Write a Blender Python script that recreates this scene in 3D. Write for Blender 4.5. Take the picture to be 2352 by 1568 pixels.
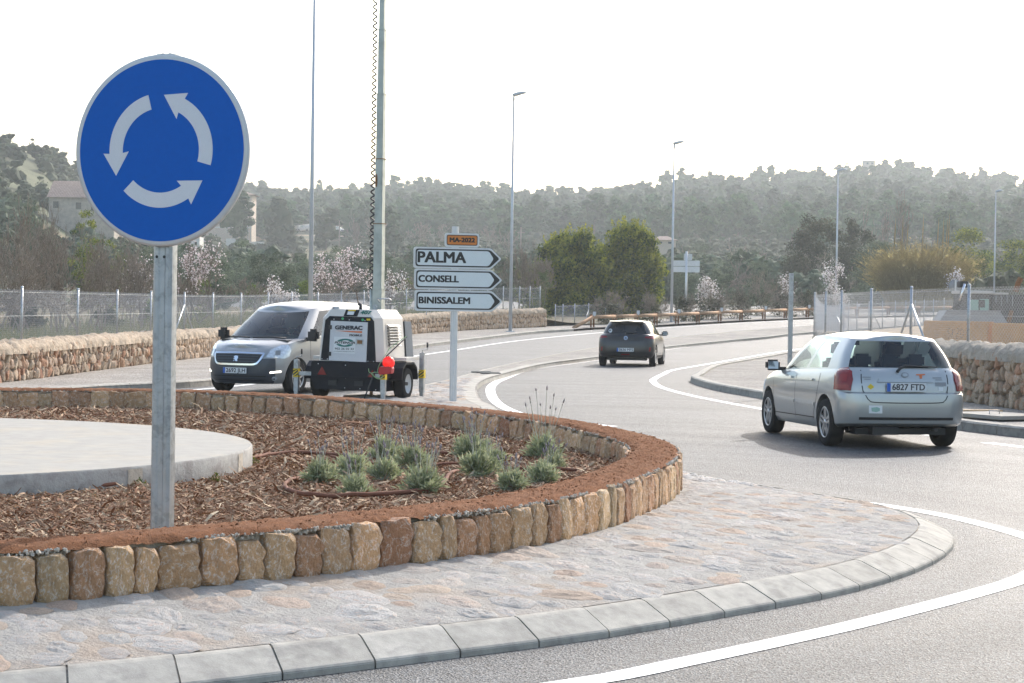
import bpy, bmesh, math, random
import numpy as np
from mathutils import Vector, Matrix, noise
from mathutils.bvhtree import BVHTree

sc = bpy.context.scene
for o in list(sc.objects):
    bpy.data.objects.remove(o)
COL = sc.collection
rnd = random.Random(7)
rng = np.random.default_rng(11)
PI = math.pi

# ------------------------------------------------------------ camera, sky, sun, exposure
FPX, CAMH = 4573.0, 1.70                      # focal length in units of a 2352 px wide frame, lens height
PITCH, ROLL = math.radians(0.927), math.radians(0.86)
cam_d = bpy.data.cameras.new('camera')
cam = bpy.data.objects.new('camera', cam_d)
COL.objects.link(cam)
cam_d.sensor_width = 36.0
cam_d.lens = 36.0 * FPX / 2352.0
cam_d.clip_start = 0.1
cam_d.clip_end = 6000
ROT = Matrix.Rotation(PI / 2 - PITCH, 3, 'X') @ Matrix.Rotation(ROLL, 3, 'Z')
cam.matrix_world = Matrix.Translation((0, 0, CAMH)) @ ROT.to_4x4()
sc.camera = cam

SUN_EL, SUN_AZ = math.radians(33), math.radians(24)      # azimuth measured from +Y towards +X
w = bpy.data.worlds.new('World')
sc.world = w
w.use_nodes = True
nt = w.node_tree
nt.nodes.clear()
sky = nt.nodes.new('ShaderNodeTexSky')
sky.sky_type = 'NISHITA'
sky.sun_disc = False
sky.sun_elevation = SUN_EL
sky.sun_rotation = SUN_AZ
sky.air_density = 1.25
sky.dust_density = 2.8
sky.ozone_density = 1.0
bg = nt.nodes.new('ShaderNodeBackground')
bg.inputs['Strength'].default_value = 0.15
out = nt.nodes.new('ShaderNodeOutputWorld')
nt.links.new(sky.outputs[0], bg.inputs[0])
nt.links.new(bg.outputs[0], out.inputs[0])

sun_d = bpy.data.lights.new('sun', 'SUN')
sun_d.energy = 2.15
sun_d.angle = math.radians(0.6)
sun_d.color = (1.0, 0.975, 0.945)
sun = bpy.data.objects.new('sun', sun_d)
COL.objects.link(sun)
sun_dir = Vector((math.sin(SUN_AZ) * math.cos(SUN_EL), math.cos(SUN_AZ) * math.cos(SUN_EL), math.sin(SUN_EL)))
sun.rotation_euler = sun_dir.to_track_quat('Z', 'Y').to_euler()
sun.location = (20, 40, 60)

sc.view_settings.view_transform = 'Standard'
sc.view_settings.look = 'None'
sc.view_settings.gamma = 1.0
sc.view_settings.use_curve_mapping = False
sc.view_settings.exposure = 1.1
sc.render.engine = 'CYCLES'
sc.cycles.use_denoising = True
sc.cycles.max_bounces = 7
sc.cycles.transparent_max_bounces = 16
sc.cycles.diffuse_bounces = 3
sc.cycles.glossy_bounces = 3
sc.cycles.transmission_bounces = 4
sc.cycles.volume_bounces = 0
sc.cycles.caustics_reflective = False
sc.cycles.caustics_refractive = False
sc.cycles.sample_clamp_indirect = 6.0

HAZE_D, HAZE_G = 0.00038, 0.3

# ------------------------------------------------------------ ground profile and pixel -> ground helpers
def g(y):
    """height of the road above the roundabout as it climbs away"""
    if y < 60: return 0.0
    if y < 100: return 0.000275 * (y - 60) ** 2
    return 0.44 + 0.022 * (y - 100)

def ray(px, py):
    return ROT @ Vector(((px - 1176) / FPX, -(py - 784) / FPX, -1))

def at(px, py, z=0.0):
    d = ray(px, py)
    lo, hi = 1.0, 4000.0
    for _ in range(50):
        m = (lo + hi) / 2
        if CAMH + m * d.z - (g(m * d.y) + z) > 0: lo = m
        else: hi = m
    return Vector((lo * d.x, lo * d.y, g(lo * d.y) + z))

def atd(px, py, depth):
    d = ray(px, py)
    t = depth / d.y
    return Vector((t * d.x, depth, CAMH + t * d.z))

# ------------------------------------------------------------ materials
def nnode(m, t, **kw):
    n = m.node_tree.nodes.new(t)
    for k, v in kw.items(): setattr(n, k, v)
    return n

def mat(name, col, rough=0.6, metal=0.0, var=0.0, scale=8.0, bump=0.0, bscale=40.0, rand=0.0, spec=0.5,
        col2=None, patch=None, coat=0.0, detail=6.0, rvar=0.0, bdist=0.02, tint=None, trans=0.0, coords='Object',
        emit=None, estr=0.0, hrand=0.0, col3=None, vein=None):
    """principled material with noise-driven colour variation, optional second colour in patches, bump, per-object value"""
    m = bpy.data.materials.new(name)
    m.use_nodes = True
    N, L = m.node_tree.nodes, m.node_tree.links
    b = N['Principled BSDF']
    b.inputs['Roughness'].default_value = rough
    b.inputs['Metallic'].default_value = metal
    b.inputs['Specular IOR Level'].default_value = spec if rough < .8 else spec * .4
    if coat:
        b.inputs['Coat Weight'].default_value = coat
        b.inputs['Coat Roughness'].default_value = 0.06
    c4 = (*col, 1)
    b.inputs['Base Color'].default_value = c4
    src = None
    tc = nnode(m, 'ShaderNodeTexCoord')
    def noise_tex(s, det=detail, dist=0.0):
        n = nnode(m, 'ShaderNodeTexNoise')
        n.inputs['Scale'].default_value = s
        n.inputs['Detail'].default_value = det
        n.inputs['Roughness'].default_value = 0.62
        n.inputs['Distortion'].default_value = dist
        L.new(tc.outputs[coords], n.inputs['Vector'])
        return n
    def mix(a, bb, fac, mode='MIX'):
        x = nnode(m, 'ShaderNodeMix', data_type='RGBA', blend_type=mode)
        for s, v in ((6, a), (7, bb)):
            if hasattr(v, 'links'): L.new(v, x.inputs[s])
            else: x.inputs[s].default_value = v
        if hasattr(fac, 'links'): L.new(fac, x.inputs[0])
        else: x.inputs[0].default_value = fac
        return x.outputs[2]
    def ramp(sock, p0, p1, v0=0.0, v1=1.0):
        r = nnode(m, 'ShaderNodeMapRange')
        r.inputs['From Min'].default_value = p0; r.inputs['From Max'].default_value = p1
        r.inputs['To Min'].default_value = v0; r.inputs['To Max'].default_value = v1
        L.new(sock, r.inputs['Value'])
        return r.outputs[0]
    cur = c4
    if col2 is not None:
        p = patch or (scale, 0.45, 0.6)
        n = noise_tex(p[0], 5.0, 0.4)
        cur = mix(c4, (*col2, 1), ramp(n.outputs[0], p[1], p[2]))
    if col3 is not None:
        oi3 = nnode(m, 'ShaderNodeObjectInfo')
        m3 = nnode(m, 'ShaderNodeMath', operation='MULTIPLY'); m3.inputs[1].default_value = 13.7
        L.new(oi3.outputs['Random'], m3.inputs[0])
        f3 = nnode(m, 'ShaderNodeMath', operation='FRACT'); L.new(m3.outputs[0], f3.inputs[0])
        cur = mix(cur, (*col3[0], 1), ramp(f3.outputs[0], col3[1], min(1.0, col3[1] + .25), 0.0, .75))
    if vein is not None:
        n = noise_tex(vein[0], 6.0, 1.2)
        s1 = nnode(m, 'ShaderNodeMath', operation='SUBTRACT'); s1.inputs[1].default_value = 0.5; L.new(n.outputs[0], s1.inputs[0])
        s2 = nnode(m, 'ShaderNodeMath', operation='ABSOLUTE'); L.new(s1.outputs[0], s2.inputs[0])
        cur = mix(cur, (*vein[2], 1), ramp(s2.outputs[0], vein[1], 0.0, 0.0, .8))
    if tint is not None:
        a = nnode(m, 'ShaderNodeAttribute', attribute_name='tint')
        cur = mix(cur, (*tint, 1), a.outputs['Fac'])
    if var:
        n = noise_tex(scale)
        v = ramp(n.outputs[0], 0.25, 0.75, 1 - var, 1 + var)
        cur = mix(cur, v, 1.0, 'MULTIPLY')
    if rand or hrand:
        oi = nnode(m, 'ShaderNodeObjectInfo')
        v = ramp(oi.outputs['Random'], 0, 1, 1 - rand, 1 + rand)
        cur = mix(cur, v, 1.0, 'MULTIPLY')
        if hrand:
            h = nnode(m, 'ShaderNodeHueSaturation')
            ma = nnode(m, 'ShaderNodeMath', operation='MULTIPLY'); ma.inputs[1].default_value = 7.31
            L.new(oi.outputs['Random'], ma.inputs[0])
            mf = nnode(m, 'ShaderNodeMath', operation='FRACT'); L.new(ma.outputs[0], mf.inputs[0])
            L.new(ramp(mf.outputs[0], 0, 1, 0.5 - hrand, 0.5 + hrand), h.inputs['Hue'])
            L.new(ramp(mf.outputs[0], 0, 1, 1 + 8 * hrand, 1 - 8 * hrand), h.inputs['Saturation'])
            if hasattr(cur, 'links'): L.new(cur, h.inputs['Color'])
            else: h.inputs['Color'].default_value = cur
            cur = h.outputs[0]
    if hasattr(cur, 'links'): L.new(cur, b.inputs['Base Color'])
    if rvar:
        n = noise_tex(scale * 1.7)
        L.new(ramp(n.outputs[0], 0.3, 0.7, max(0.02, rough - rvar), min(1, rough + rvar)), b.inputs['Roughness'])
    if bump:
        n = noise_tex(bscale, 8.0)
        bn = nnode(m, 'ShaderNodeBump')
        bn.inputs['Strength'].default_value = bump
        bn.inputs['Distance'].default_value = bdist
        L.new(n.outputs[0], bn.inputs['Height'])
        L.new(bn.outputs[0], b.inputs['Normal'])
    if trans:
        t = nnode(m, 'ShaderNodeBsdfTranslucent')
        if hasattr(cur, 'links'): L.new(cur, t.inputs['Color'])
        else: t.inputs['Color'].default_value = cur
        ms = nnode(m, 'ShaderNodeMixShader')
        ms.inputs[0].default_value = trans
        L.new(b.outputs[0], ms.inputs[1]); L.new(t.outputs[0], ms.inputs[2])
        L.new(ms.outputs[0], N['Material Output'].inputs['Surface'])
    if emit:
        b.inputs['Emission Color'].default_value = (*emit, 1)
        b.inputs['Emission Strength'].default_value = estr
    return m

def glass_mat(name, tint, refl=1.0):
    m = bpy.data.materials.new(name)
    m.use_nodes = True
    N, L = m.node_tree.nodes, m.node_tree.links
    N.remove(N['Principled BSDF'])
    tr = nnode(m, 'ShaderNodeBsdfTransparent'); tr.inputs[0].default_value = (*tint, 1)
    gl = nnode(m, 'ShaderNodeBsdfGlossy'); gl.inputs['Roughness'].default_value = 0.02
    fr = nnode(m, 'ShaderNodeFresnel'); fr.inputs['IOR'].default_value = 1.65
    ms = nnode(m, 'ShaderNodeMixShader')
    L.new(fr.outputs[0], ms.inputs[0]); L.new(tr.outputs[0], ms.inputs[1]); L.new(gl.outputs[0], ms.inputs[2])
    L.new(ms.outputs[0], N['Material Output'].inputs['Surface'])
    return m

M = {}
M['asphalt'] = None
M['paint_white'] = mat('road_paint', (0.80, 0.80, 0.78), 0.55, var=0.10, scale=30, bump=0.35, bscale=160, bdist=0.004, col2=(0.30, 0.30, 0.30), patch=(120, 0.54, 0.68))
M['kerb'] = mat('kerb_concrete', (0.385, 0.36, 0.315), 0.9, var=0.26, scale=9, bump=0.35, bscale=90, rand=0.08, bdist=0.006, col2=(0.30, 0.28, 0.25), patch=(5, 0.52, 0.66))
M['concrete'] = mat('concrete_slab', (0.35, 0.33, 0.295), 0.9, var=0.12, scale=6, bump=0.3, bscale=70, bdist=0.006, col2=(0.385, 0.345, 0.285), patch=(1.6, 0.5, 0.65))
M['concrete_side'] = mat('concrete_edge', (0.36, 0.345, 0.32), 0.9, var=0.2, scale=10, bump=0.6, bscale=45, bdist=0.012, col2=(0.28, 0.26, 0.24), patch=(4, 0.52, 0.62))
M['mortar'] = mat('mortar', (0.55, 0.49, 0.41), 0.95, var=0.2, scale=18, bump=0.8, bscale=60, bdist=0.02)
M['apron'] = mat('apron_mortar', (0.35, 0.33, 0.30), 0.95, var=0.22, scale=9, bump=0.9, bscale=42, bdist=0.018, col2=(0.39, 0.30, 0.225), patch=(0.9, 0.5, 0.72))
M['apron_stone'] = mat('apron_stone', (0.44, 0.415, 0.385), 0.9, var=0.25, scale=14, bump=0.6, bscale=24, bdist=0.03, rand=0.10, col2=(0.47, 0.36, 0.285), patch=(7, 0.52, 0.68), hrand=0.006, col3=((0.46, 0.34, 0.25), .62))
M['bed_stone'] = mat('bed_stone', (0.52, 0.33, 0.18), 0.88, var=0.3, scale=5, bump=0.7, bscale=14, bdist=0.035, rand=0.22, col2=(0.60, 0.50, 0.40), patch=(10, 0.57, 0.62), hrand=0.008, col3=((0.36, 0.155, 0.085), .74), vein=(2.6, .022, (0.66, 0.58, 0.50)))
M['wall_stone'] = mat('rubble_stone', (0.46, 0.335, 0.235), 0.9, var=0.25, scale=9, bump=0.7, bscale=22, bdist=0.03, rand=0.25, col2=(0.46, 0.40, 0.33), patch=(6, 0.5, 0.62), hrand=0.008, col3=((0.44, 0.24, 0.145), .6))
M['wall_core'] = mat('rubble_joint', (0.23, 0.175, 0.13), 0.95, var=0.3, scale=12, bump=0.8, bscale=30)
M['wall_cap'] = mat('rubble_cap', (0.45, 0.36, 0.27), 0.95, var=0.25, scale=7, bump=1.0, bscale=14, bdist=0.05, col2=(0.36, 0.25, 0.17), patch=(5, 0.56, 0.66))
M['wall_cap_grey'] = mat('rubble_cap_grey', (0.42, 0.365, 0.30), 0.95, var=0.22, scale=5, bump=1.0, bscale=12, bdist=0.06, col2=(0.37, 0.24, 0.16), patch=(4.5, 0.6, 0.68))
M['soil'] = mat('red_soil', (0.27, 0.115, 0.052), 0.97, var=0.35, scale=30, bump=1.0, bscale=110, bdist=0.03, col2=(0.31, 0.15, 0.078), patch=(5, 0.5, 0.7))
M['mulch'] = mat('mulch_soil', (0.14, 0.066, 0.034), 0.97, var=0.4, scale=20, bump=1.0, bscale=60, bdist=0.03)
M['chip'] = mat('bark_chip', (0.25, 0.128, 0.072), 0.9, tint=(0.62, 0.48, 0.32), var=0.25, scale=40)
M['gravel'] = None
M['galv'] = mat('galvanised_steel', (0.44, 0.46, 0.48), 0.42, 0.75, var=0.18, scale=9, rvar=0.12, bump=0.05, bscale=120, col2=(0.34, 0.355, 0.37), patch=(22, 0.5, 0.62))
M['alu'] = mat('sign_back_aluminium', (0.62, 0.63, 0.64), 0.42, 0.5, var=0.06, scale=6)
M['lampgrey'] = mat('lamp_grey', (0.50, 0.53, 0.56), 0.45, 0.4, var=0.05, scale=3)
M['wire'] = mat('fence_wire', (0.52, 0.53, 0.53), 0.4, 0.5)
M['signblue'] = mat('sign_blue', (0.0, 0.115, 0.50), 0.4, var=0.05, scale=30, spec=0.2, bump=0.03, bscale=12)
M['signwhite'] = mat('sign_white', (0.72, 0.72, 0.74), 0.38, var=0.03, scale=40)
M['signrim'] = mat('sign_rim', (0.66, 0.65, 0.63), 0.35, var=0.03, scale=20)
M['arrowwhite'] = mat('arrow_panel_white', (0.68, 0.73, 0.73), 0.4, var=0.03, scale=8)
M['signblack'] = mat('sign_black', (0.022, 0.02, 0.018), 0.45)
M['signorange'] = mat('sign_orange', (0.62, 0.20, 0.035), 0.45, var=0.04, scale=20)
M['black'] = mat('black_plastic', (0.018, 0.018, 0.02), 0.5)
M['rubber'] = mat('tyre_rubber', (0.022, 0.021, 0.021), 0.85, var=0.2, scale=20)
M['seat'] = mat('seat_fabric', (0.03, 0.034, 0.045), 0.9)
M['alloy'] = mat('wheel_alloy', (0.50, 0.50, 0.51), 0.35, 0.8)
M['chrome'] = mat('chrome', (0.75, 0.76, 0.78), 0.12, 1.0)
M['plate'] = mat('plate_white', (0.72, 0.73, 0.73), 0.4)
M['plateblue'] = mat('plate_blue', (0.02, 0.12, 0.5), 0.4)
M['ink'] = mat('plate_ink', (0.03, 0.03, 0.04), 0.5)
M['redlens'] = mat('red_lens', (0.21, 0.004, 0.006), 0.25, coat=0.2, var=0.25, scale=18)
M['amberlens'] = mat('amber_lens', (0.27, 0.012, 0.010), 0.25, coat=0.2)
M['silver'] = mat('silver_paint', (0.42, 0.432, 0.425), 0.32, 0.55, coat=0.9, var=0.02, scale=3)
M['carblack'] = mat('black_paint', (0.010, 0.010, 0.013), 0.3, 0.0, coat=0.45)
M['vanwhite'] = mat('van_silver_paint', (0.34, 0.34, 0.335), 0.35, 0.4, coat=0.7)
M['greyplastic'] = mat('grey_bumper', (0.05, 0.058, 0.07), 0.45, coat=0.2)
M['glass'] = glass_mat('car_glass', (0.70, 0.82, 0.80))
M['glassdark'] = glass_mat('dark_glass', (0.25, 0.27, 0.28))
M['lens'] = mat('clear_lens', (0.62, 0.66, 0.70), 0.08, 0.3, coat=1.0, var=0.3, scale=25)
M['drl'] = mat('running_light', (0.9, 0.88, 0.82), 0.3, emit=(1.0, 0.93, 0.8), estr=2.2)
M['skin'] = mat('skin', (0.45, 0.27, 0.2), 0.6)
M['cloth'] = mat('dark_clothing', (0.03, 0.035, 0.05), 0.9)
M['hair'] = mat('dark_hair', (0.02, 0.015, 0.012), 0.7)
M['genwhite'] = mat('generator_white', (0.66, 0.62, 0.57), 0.45, var=0.05, scale=4, col2=(0.50, 0.42, 0.36), patch=(3, 0.66, 0.85))
M['gendoor'] = mat('generator_door', (0.60, 0.60, 0.61), 0.45, var=0.04, scale=5)
M['genblack'] = mat('generator_black', (0.012, 0.013, 0.018), 0.5, spec=0.2, var=0.2, scale=6)
M['galvmast'] = mat('mast_steel', (0.46, 0.49, 0.45), 0.5, 0.45, var=0.12, scale=5, col2=(0.34, 0.36, 0.33), patch=(3, 0.5, 0.7))
M['rust'] = mat('rust', (0.22, 0.11, 0.05), 0.8, var=0.3, scale=20)
M['yellow'] = mat('yellow_sticker', (0.72, 0.50, 0.02), 0.5)
M['green'] = mat('green_sticker', (0.05, 0.40, 0.15), 0.5)
M['logo_green'] = mat('logo_green', (0.02, 0.16, 0.13), 0.5)
M['orange_print'] = mat('orange_print', (0.62, 0.16, 0.05), 0.5)
M['redlamp'] = mat('red_warning_lamp', (0.75, 0.02, 0.015), 0.15, coat=1.0, trans=0.5, emit=(1.0, 0.03, 0.02), estr=0.7)
M['redplastic'] = mat('red_plastic', (0.42, 0.015, 0.02), 0.4)
M['greencable'] = mat('green_cable', (0.30, 0.48, 0.24), 0.5)
M['timber'] = mat('treated_log', (0.40, 0.245, 0.145), 0.85, var=0.3, scale=5, bump=0.5, bscale=20, col2=(0.28, 0.16, 0.09), patch=(3, 0.55, 0.7))
M['timberpost'] = mat('timber_post', (0.21, 0.10, 0.05), 0.85, var=0.3, scale=6)
M['refl'] = mat('reflector', (0.62, 0.63, 0.64), 0.4)
M['barrier'] = mat('orange_concrete', (0.56, 0.30, 0.125), 0.85, var=0.15, scale=2.5, col2=(0.46, 0.28, 0.16), patch=(1.5, 0.5, 0.7), bump=0.2, bscale=30)
M['machinegrey'] = mat('machine_grey', (0.26, 0.27, 0.28), 0.6, var=0.1, scale=3)
M['machinedark'] = mat('machine_dark', (0.07, 0.065, 0.06), 0.7, var=0.3, scale=5)
M['machinewhite'] = mat('machine_white', (0.6, 0.58, 0.55), 0.5, var=0.1, scale=3)
M['cabglass'] = mat('cab_glass_green', (0.30, 0.48, 0.42), 0.15, coat=0.5)
M['hose'] = mat('irrigation_hose', (0.19, 0.085, 0.055), 0.85, var=0.1, scale=4)
M['plaster'] = mat('house_plaster', (0.55, 0.45, 0.36), 0.9, var=0.08, scale=0.4)
M['plasterwhite'] = mat('white_render', (0.68, 0.65, 0.60), 0.9, var=0.06, scale=0.4)
M['stonewall'] = mat('house_stone', (0.40, 0.35, 0.29), 0.9, var=0.3, scale=1.6, bump=0.4, bscale=3)
M['rooftile'] = mat('roof_tile', (0.34, 0.25, 0.205), 0.9, var=0.25, scale=2)
M['window'] = mat('dark_window', (0.04, 0.05, 0.055), 0.15)
M['woodpole'] = mat('wooden_pole', (0.24, 0.2, 0.16), 0.9)
M['orangeball'] = mat('orange_ball', (0.50, 0.13, 0.04), 0.5, var=0.2, scale=20)
M['plank'] = mat('plank_wood', (0.50, 0.36, 0.22), 0.85, var=0.2, scale=6)

def foliage(name, col, tint, trans=0.35, rand=0.12, var=0.0, hrand=0.0):
    return mat(name, col, 0.75, tint=tint, trans=trans, rand=rand, spec=0.15, hrand=hrand)
M['leaf_pine'] = foliage('pine_needles', (0.022, 0.064, 0.022), (0.078, 0.165, 0.052), 0.2, 0.3, hrand=0.012)
M['leaf_scrub'] = foliage('scrub_leaves', (0.055, 0.08, 0.036), (0.15, 0.175, 0.085), 0.3, 0.25, hrand=0.02)
M['leaf_carob'] = foliage('carob_leaves', (0.028, 0.064, 0.009), (0.36, 0.37, 0.05), 0.46, 0.05)
M['leaf_olive'] = foliage('olive_leaves', (0.07, 0.098, 0.058), (0.225, 0.265, 0.17), 0.3, 0.15)
M['leaf_dark'] = foliage('dark_leaves', (0.035, 0.045, 0.025), (0.11, 0.115, 0.06), 0.3, 0.15)
M['leaf_cane'] = foliage('cane_leaves', (0.34, 0.265, 0.10), (0.56, 0.46, 0.20), 0.5, 0.05)
M['leaf_lime'] = foliage('fresh_leaves', (0.10, 0.14, 0.035), (0.26, 0.32, 0.09), 0.4, 0.1)
M['leaf_lav'] = foliage('lavender_leaves', (0.16, 0.21, 0.085), (0.46, 0.48, 0.31), 0.3, 0.1)
M['lav_flower'] = mat('lavender_flower', (0.28, 0.24, 0.245), 0.9, tint=(0.30, 0.28, 0.28))
M['lav_stalk'] = mat('lavender_stalk', (0.44, 0.45, 0.36), 0.8)
M['twig'] = mat('bare_twig', (0.19, 0.15, 0.115), 0.9, tint=(0.38, 0.325, 0.265), rand=0.15)
M['bark'] = mat('bark', (0.13, 0.105, 0.08), 0.95, var=0.3, scale=6)
M['blossom'] = mat('blossom', (0.74, 0.60, 0.60), 0.8, tint=(0.80, 0.75, 0.74), trans=0.35)
M['blossom_white'] = mat('white_blossom', (0.74, 0.67, 0.66), 0.8, tint=(0.80, 0.77, 0.74), trans=0.35)
M['grass_blade'] = mat('grass_blades', (0.10, 0.13, 0.05), 0.8, tint=(0.26, 0.24, 0.12), trans=0.3)

def asphalt_mat():
    m = bpy.data.materials.new('asphalt'); m.use_nodes = True
    N, L = m.node_tree.nodes, m.node_tree.links
    b = N['Principled BSDF']
    tc = nnode(m, 'ShaderNodeTexCoord')
    v = nnode(m, 'ShaderNodeTexVoronoi'); v.inputs['Scale'].default_value = 75
    n1 = nnode(m, 'ShaderNodeTexNoise'); n1.inputs['Scale'].default_value = 130; n1.inputs['Detail'].default_value = 3
    n2 = nnode(m, 'ShaderNodeTexNoise'); n2.inputs['Scale'].default_value = 0.35; n2.inputs['Detail'].default_value = 5
    n3 = nnode(m, 'ShaderNodeTexNoise'); n3.inputs['Scale'].default_value = 6; n3.inputs['Detail'].default_value = 6
    for x in (v, n1, n2, n3): L.new(tc.outputs['Object'], x.inputs['Vector'])
    r = nnode(m, 'ShaderNodeValToRGB')
    r.color_ramp.elements[0].position = 0.1; r.color_ramp.elements[0].color = (0.007, 0.0075, 0.0085, 1)
    r.color_ramp.elements[1].position = 0.9; r.color_ramp.elements[1].color = (0.135, 0.142, 0.152, 1)
    L.new(v.outputs['Color'], r.inputs[0])
    mx = nnode(m, 'ShaderNodeMix', data_type='RGBA', blend_type='MULTIPLY'); mx.inputs[0].default_value = 1
    mr = nnode(m, 'ShaderNodeMapRange'); mr.inputs['From Min'].default_value = .3; mr.inputs['From Max'].default_value = .7
    mr.inputs['To Min'].default_value = 0.82; mr.inputs['To Max'].default_value = 1.2
    L.new(n2.outputs[0], mr.inputs['Value'])
    L.new(r.outputs[0], mx.inputs[6]); L.new(mr.outputs[0], mx.inputs[7])
    mx2 = nnode(m, 'ShaderNodeMix', data_type='RGBA', blend_type='MULTIPLY'); mx2.inputs[0].default_value = 1
    mr2 = nnode(m, 'ShaderNodeMapRange'); mr2.inputs['From Min'].default_value = .3; mr2.inputs['From Max'].default_value = .7
    mr2.inputs['To Min'].default_value = 0.85; mr2.inputs['To Max'].default_value = 1.15
    L.new(n3.outputs[0], mr2.inputs['Value'])
    L.new(mx.outputs[2], mx2.inputs[6]); L.new(mr2.outputs[0], mx2.inputs[7])
    # tyre-polished bands running round the island
    sp = nnode(m, 'ShaderNodeVectorMath', operation='SUBTRACT'); sp.inputs[1].default_value = (-3.0, 15.5, 0)
    ln = nnode(m, 'ShaderNodeVectorMath', operation='LENGTH')
    n4 = nnode(m, 'ShaderNodeTexNoise', noise_dimensions='1D'); n4.inputs['Scale'].default_value = 1.1; n4.inputs['Detail'].default_value = 6
    L.new(tc.outputs['Object'], sp.inputs[0]); L.new(sp.outputs[0], ln.inputs[0]); L.new(ln.outputs['Value'], n4.inputs['W'])
    mr4 = nnode(m, 'ShaderNodeMapRange'); mr4.inputs['From Min'].default_value = .32; mr4.inputs['From Max'].default_value = .68
    mr4.inputs['To Min'].default_value = 0.9; mr4.inputs['To Max'].default_value = 1.06
    L.new(n4.outputs[0], mr4.inputs['Value'])
    mx4 = nnode(m, 'ShaderNodeMix', data_type='RGBA', blend_type='MULTIPLY'); mx4.inputs[0].default_value = 1
    L.new(mx2.outputs[2], mx4.inputs[6]); L.new(mr4.outputs[0], mx4.inputs[7])
    L.new(mx4.outputs[2], b.inputs['Base Color'])
    rr = nnode(m, 'ShaderNodeMapRange'); rr.inputs['From Min'].default_value = .3; rr.inputs['From Max'].default_value = .7
    rr.inputs['To Min'].default_value = 0.605; rr.inputs['To Max'].default_value = 0.565
    L.new(n4.outputs[0], rr.inputs['Value']); L.new(rr.outputs[0], b.inputs['Roughness'])
    b.inputs['Roughness'].default_value = 0.58
    b.inputs['Specular IOR Level'].default_value = 0.3
    ad = nnode(m, 'ShaderNodeMath', operation='ADD')
    L.new(v.outputs['Distance'], ad.inputs[0]); L.new(n1.outputs[0], ad.inputs[1])
    bn = nnode(m, 'ShaderNodeBump'); bn.inputs['Strength'].default_value = 0.9; bn.inputs['Distance'].default_value = 0.012
    L.new(ad.outputs[0], bn.inputs['Height']); L.new(bn.outputs[0], b.inputs['Normal'])
    return m
M['asphalt'] = asphalt_mat()

def gravel_mat(name, c0, c1, c2, sc_=26):
    m = bpy.data.materials.new(name); m.use_nodes = True
    N, L = m.node_tree.nodes, m.node_tree.links
    b = N['Principled BSDF']; b.inputs['Roughness'].default_value = 0.95
    tc = nnode(m, 'ShaderNodeTexCoord')
    v = nnode(m, 'ShaderNodeTexVoronoi'); v.inputs['Scale'].default_value = sc_
    n2 = nnode(m, 'ShaderNodeTexNoise'); n2.inputs['Scale'].default_value = 0.6; n2.inputs['Detail'].default_value = 6
    for x in (v, n2): L.new(tc.outputs['Object'], x.inputs['Vector'])
    r = nnode(m, 'ShaderNodeValToRGB')
    e = r.color_ramp.elements
    e[0].position = 0.05; e[0].color = (*c0, 1); e[1].position = 0.95; e[1].color = (*c2, 1)
    x = e.new(0.5); x.color = (*c1, 1)
    L.new(v.outputs['Color'], r.inputs[0])
    mx = nnode(m, 'ShaderNodeMix', data_type='RGBA', blend_type='MULTIPLY'); mx.inputs[0].default_value = 1
    mr = nnode(m, 'ShaderNodeMapRange'); mr.inputs['From Min'].default_value = .3; mr.inputs['From Max'].default_value = .7
    mr.inputs['To Min'].default_value = 0.8; mr.inputs['To Max'].default_value = 1.2
    L.new(n2.outputs[0], mr.inputs['Value']); L.new(r.outputs[0], mx.inputs[6]); L.new(mr.outputs[0], mx.inputs[7])
    L.new(mx.outputs[2], b.inputs['Base Color'])
    bn = nnode(m, 'ShaderNodeBump'); bn.inputs['Strength'].default_value = 1; bn.inputs['Distance'].default_value = 0.03
    bn.invert = True
    L.new(v.outputs['Distance'], bn.inputs['Height']); L.new(bn.outputs[0], b.inputs['Normal'])
    return m
M['gravel'] = gravel_mat('gravel', (0.17, 0.15, 0.128), (0.30, 0.27, 0.235), (0.46, 0.42, 0.375))
M['dirt'] = gravel_mat('dirt', (0.22, 0.16, 0.10), (0.30, 0.22, 0.14), (0.36, 0.29, 0.2), 8)
M['field'] = mat('field_grass', (0.12, 0.105, 0.06), 0.95, var=0.35, scale=1.2, col2=(0.20, 0.155, 0.10), patch=(0.15, 0.42, 0.58), bump=0.6, bscale=6, bdist=0.1)
M['hillsoil'] = mat('hill_ground', (0.10, 0.105, 0.055), 0.95, var=0.3, scale=0.12, col2=(0.26, 0.16, 0.09), patch=(0.022, 0.56, 0.66), bump=0.5, bscale=1, bdist=0.3)

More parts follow.
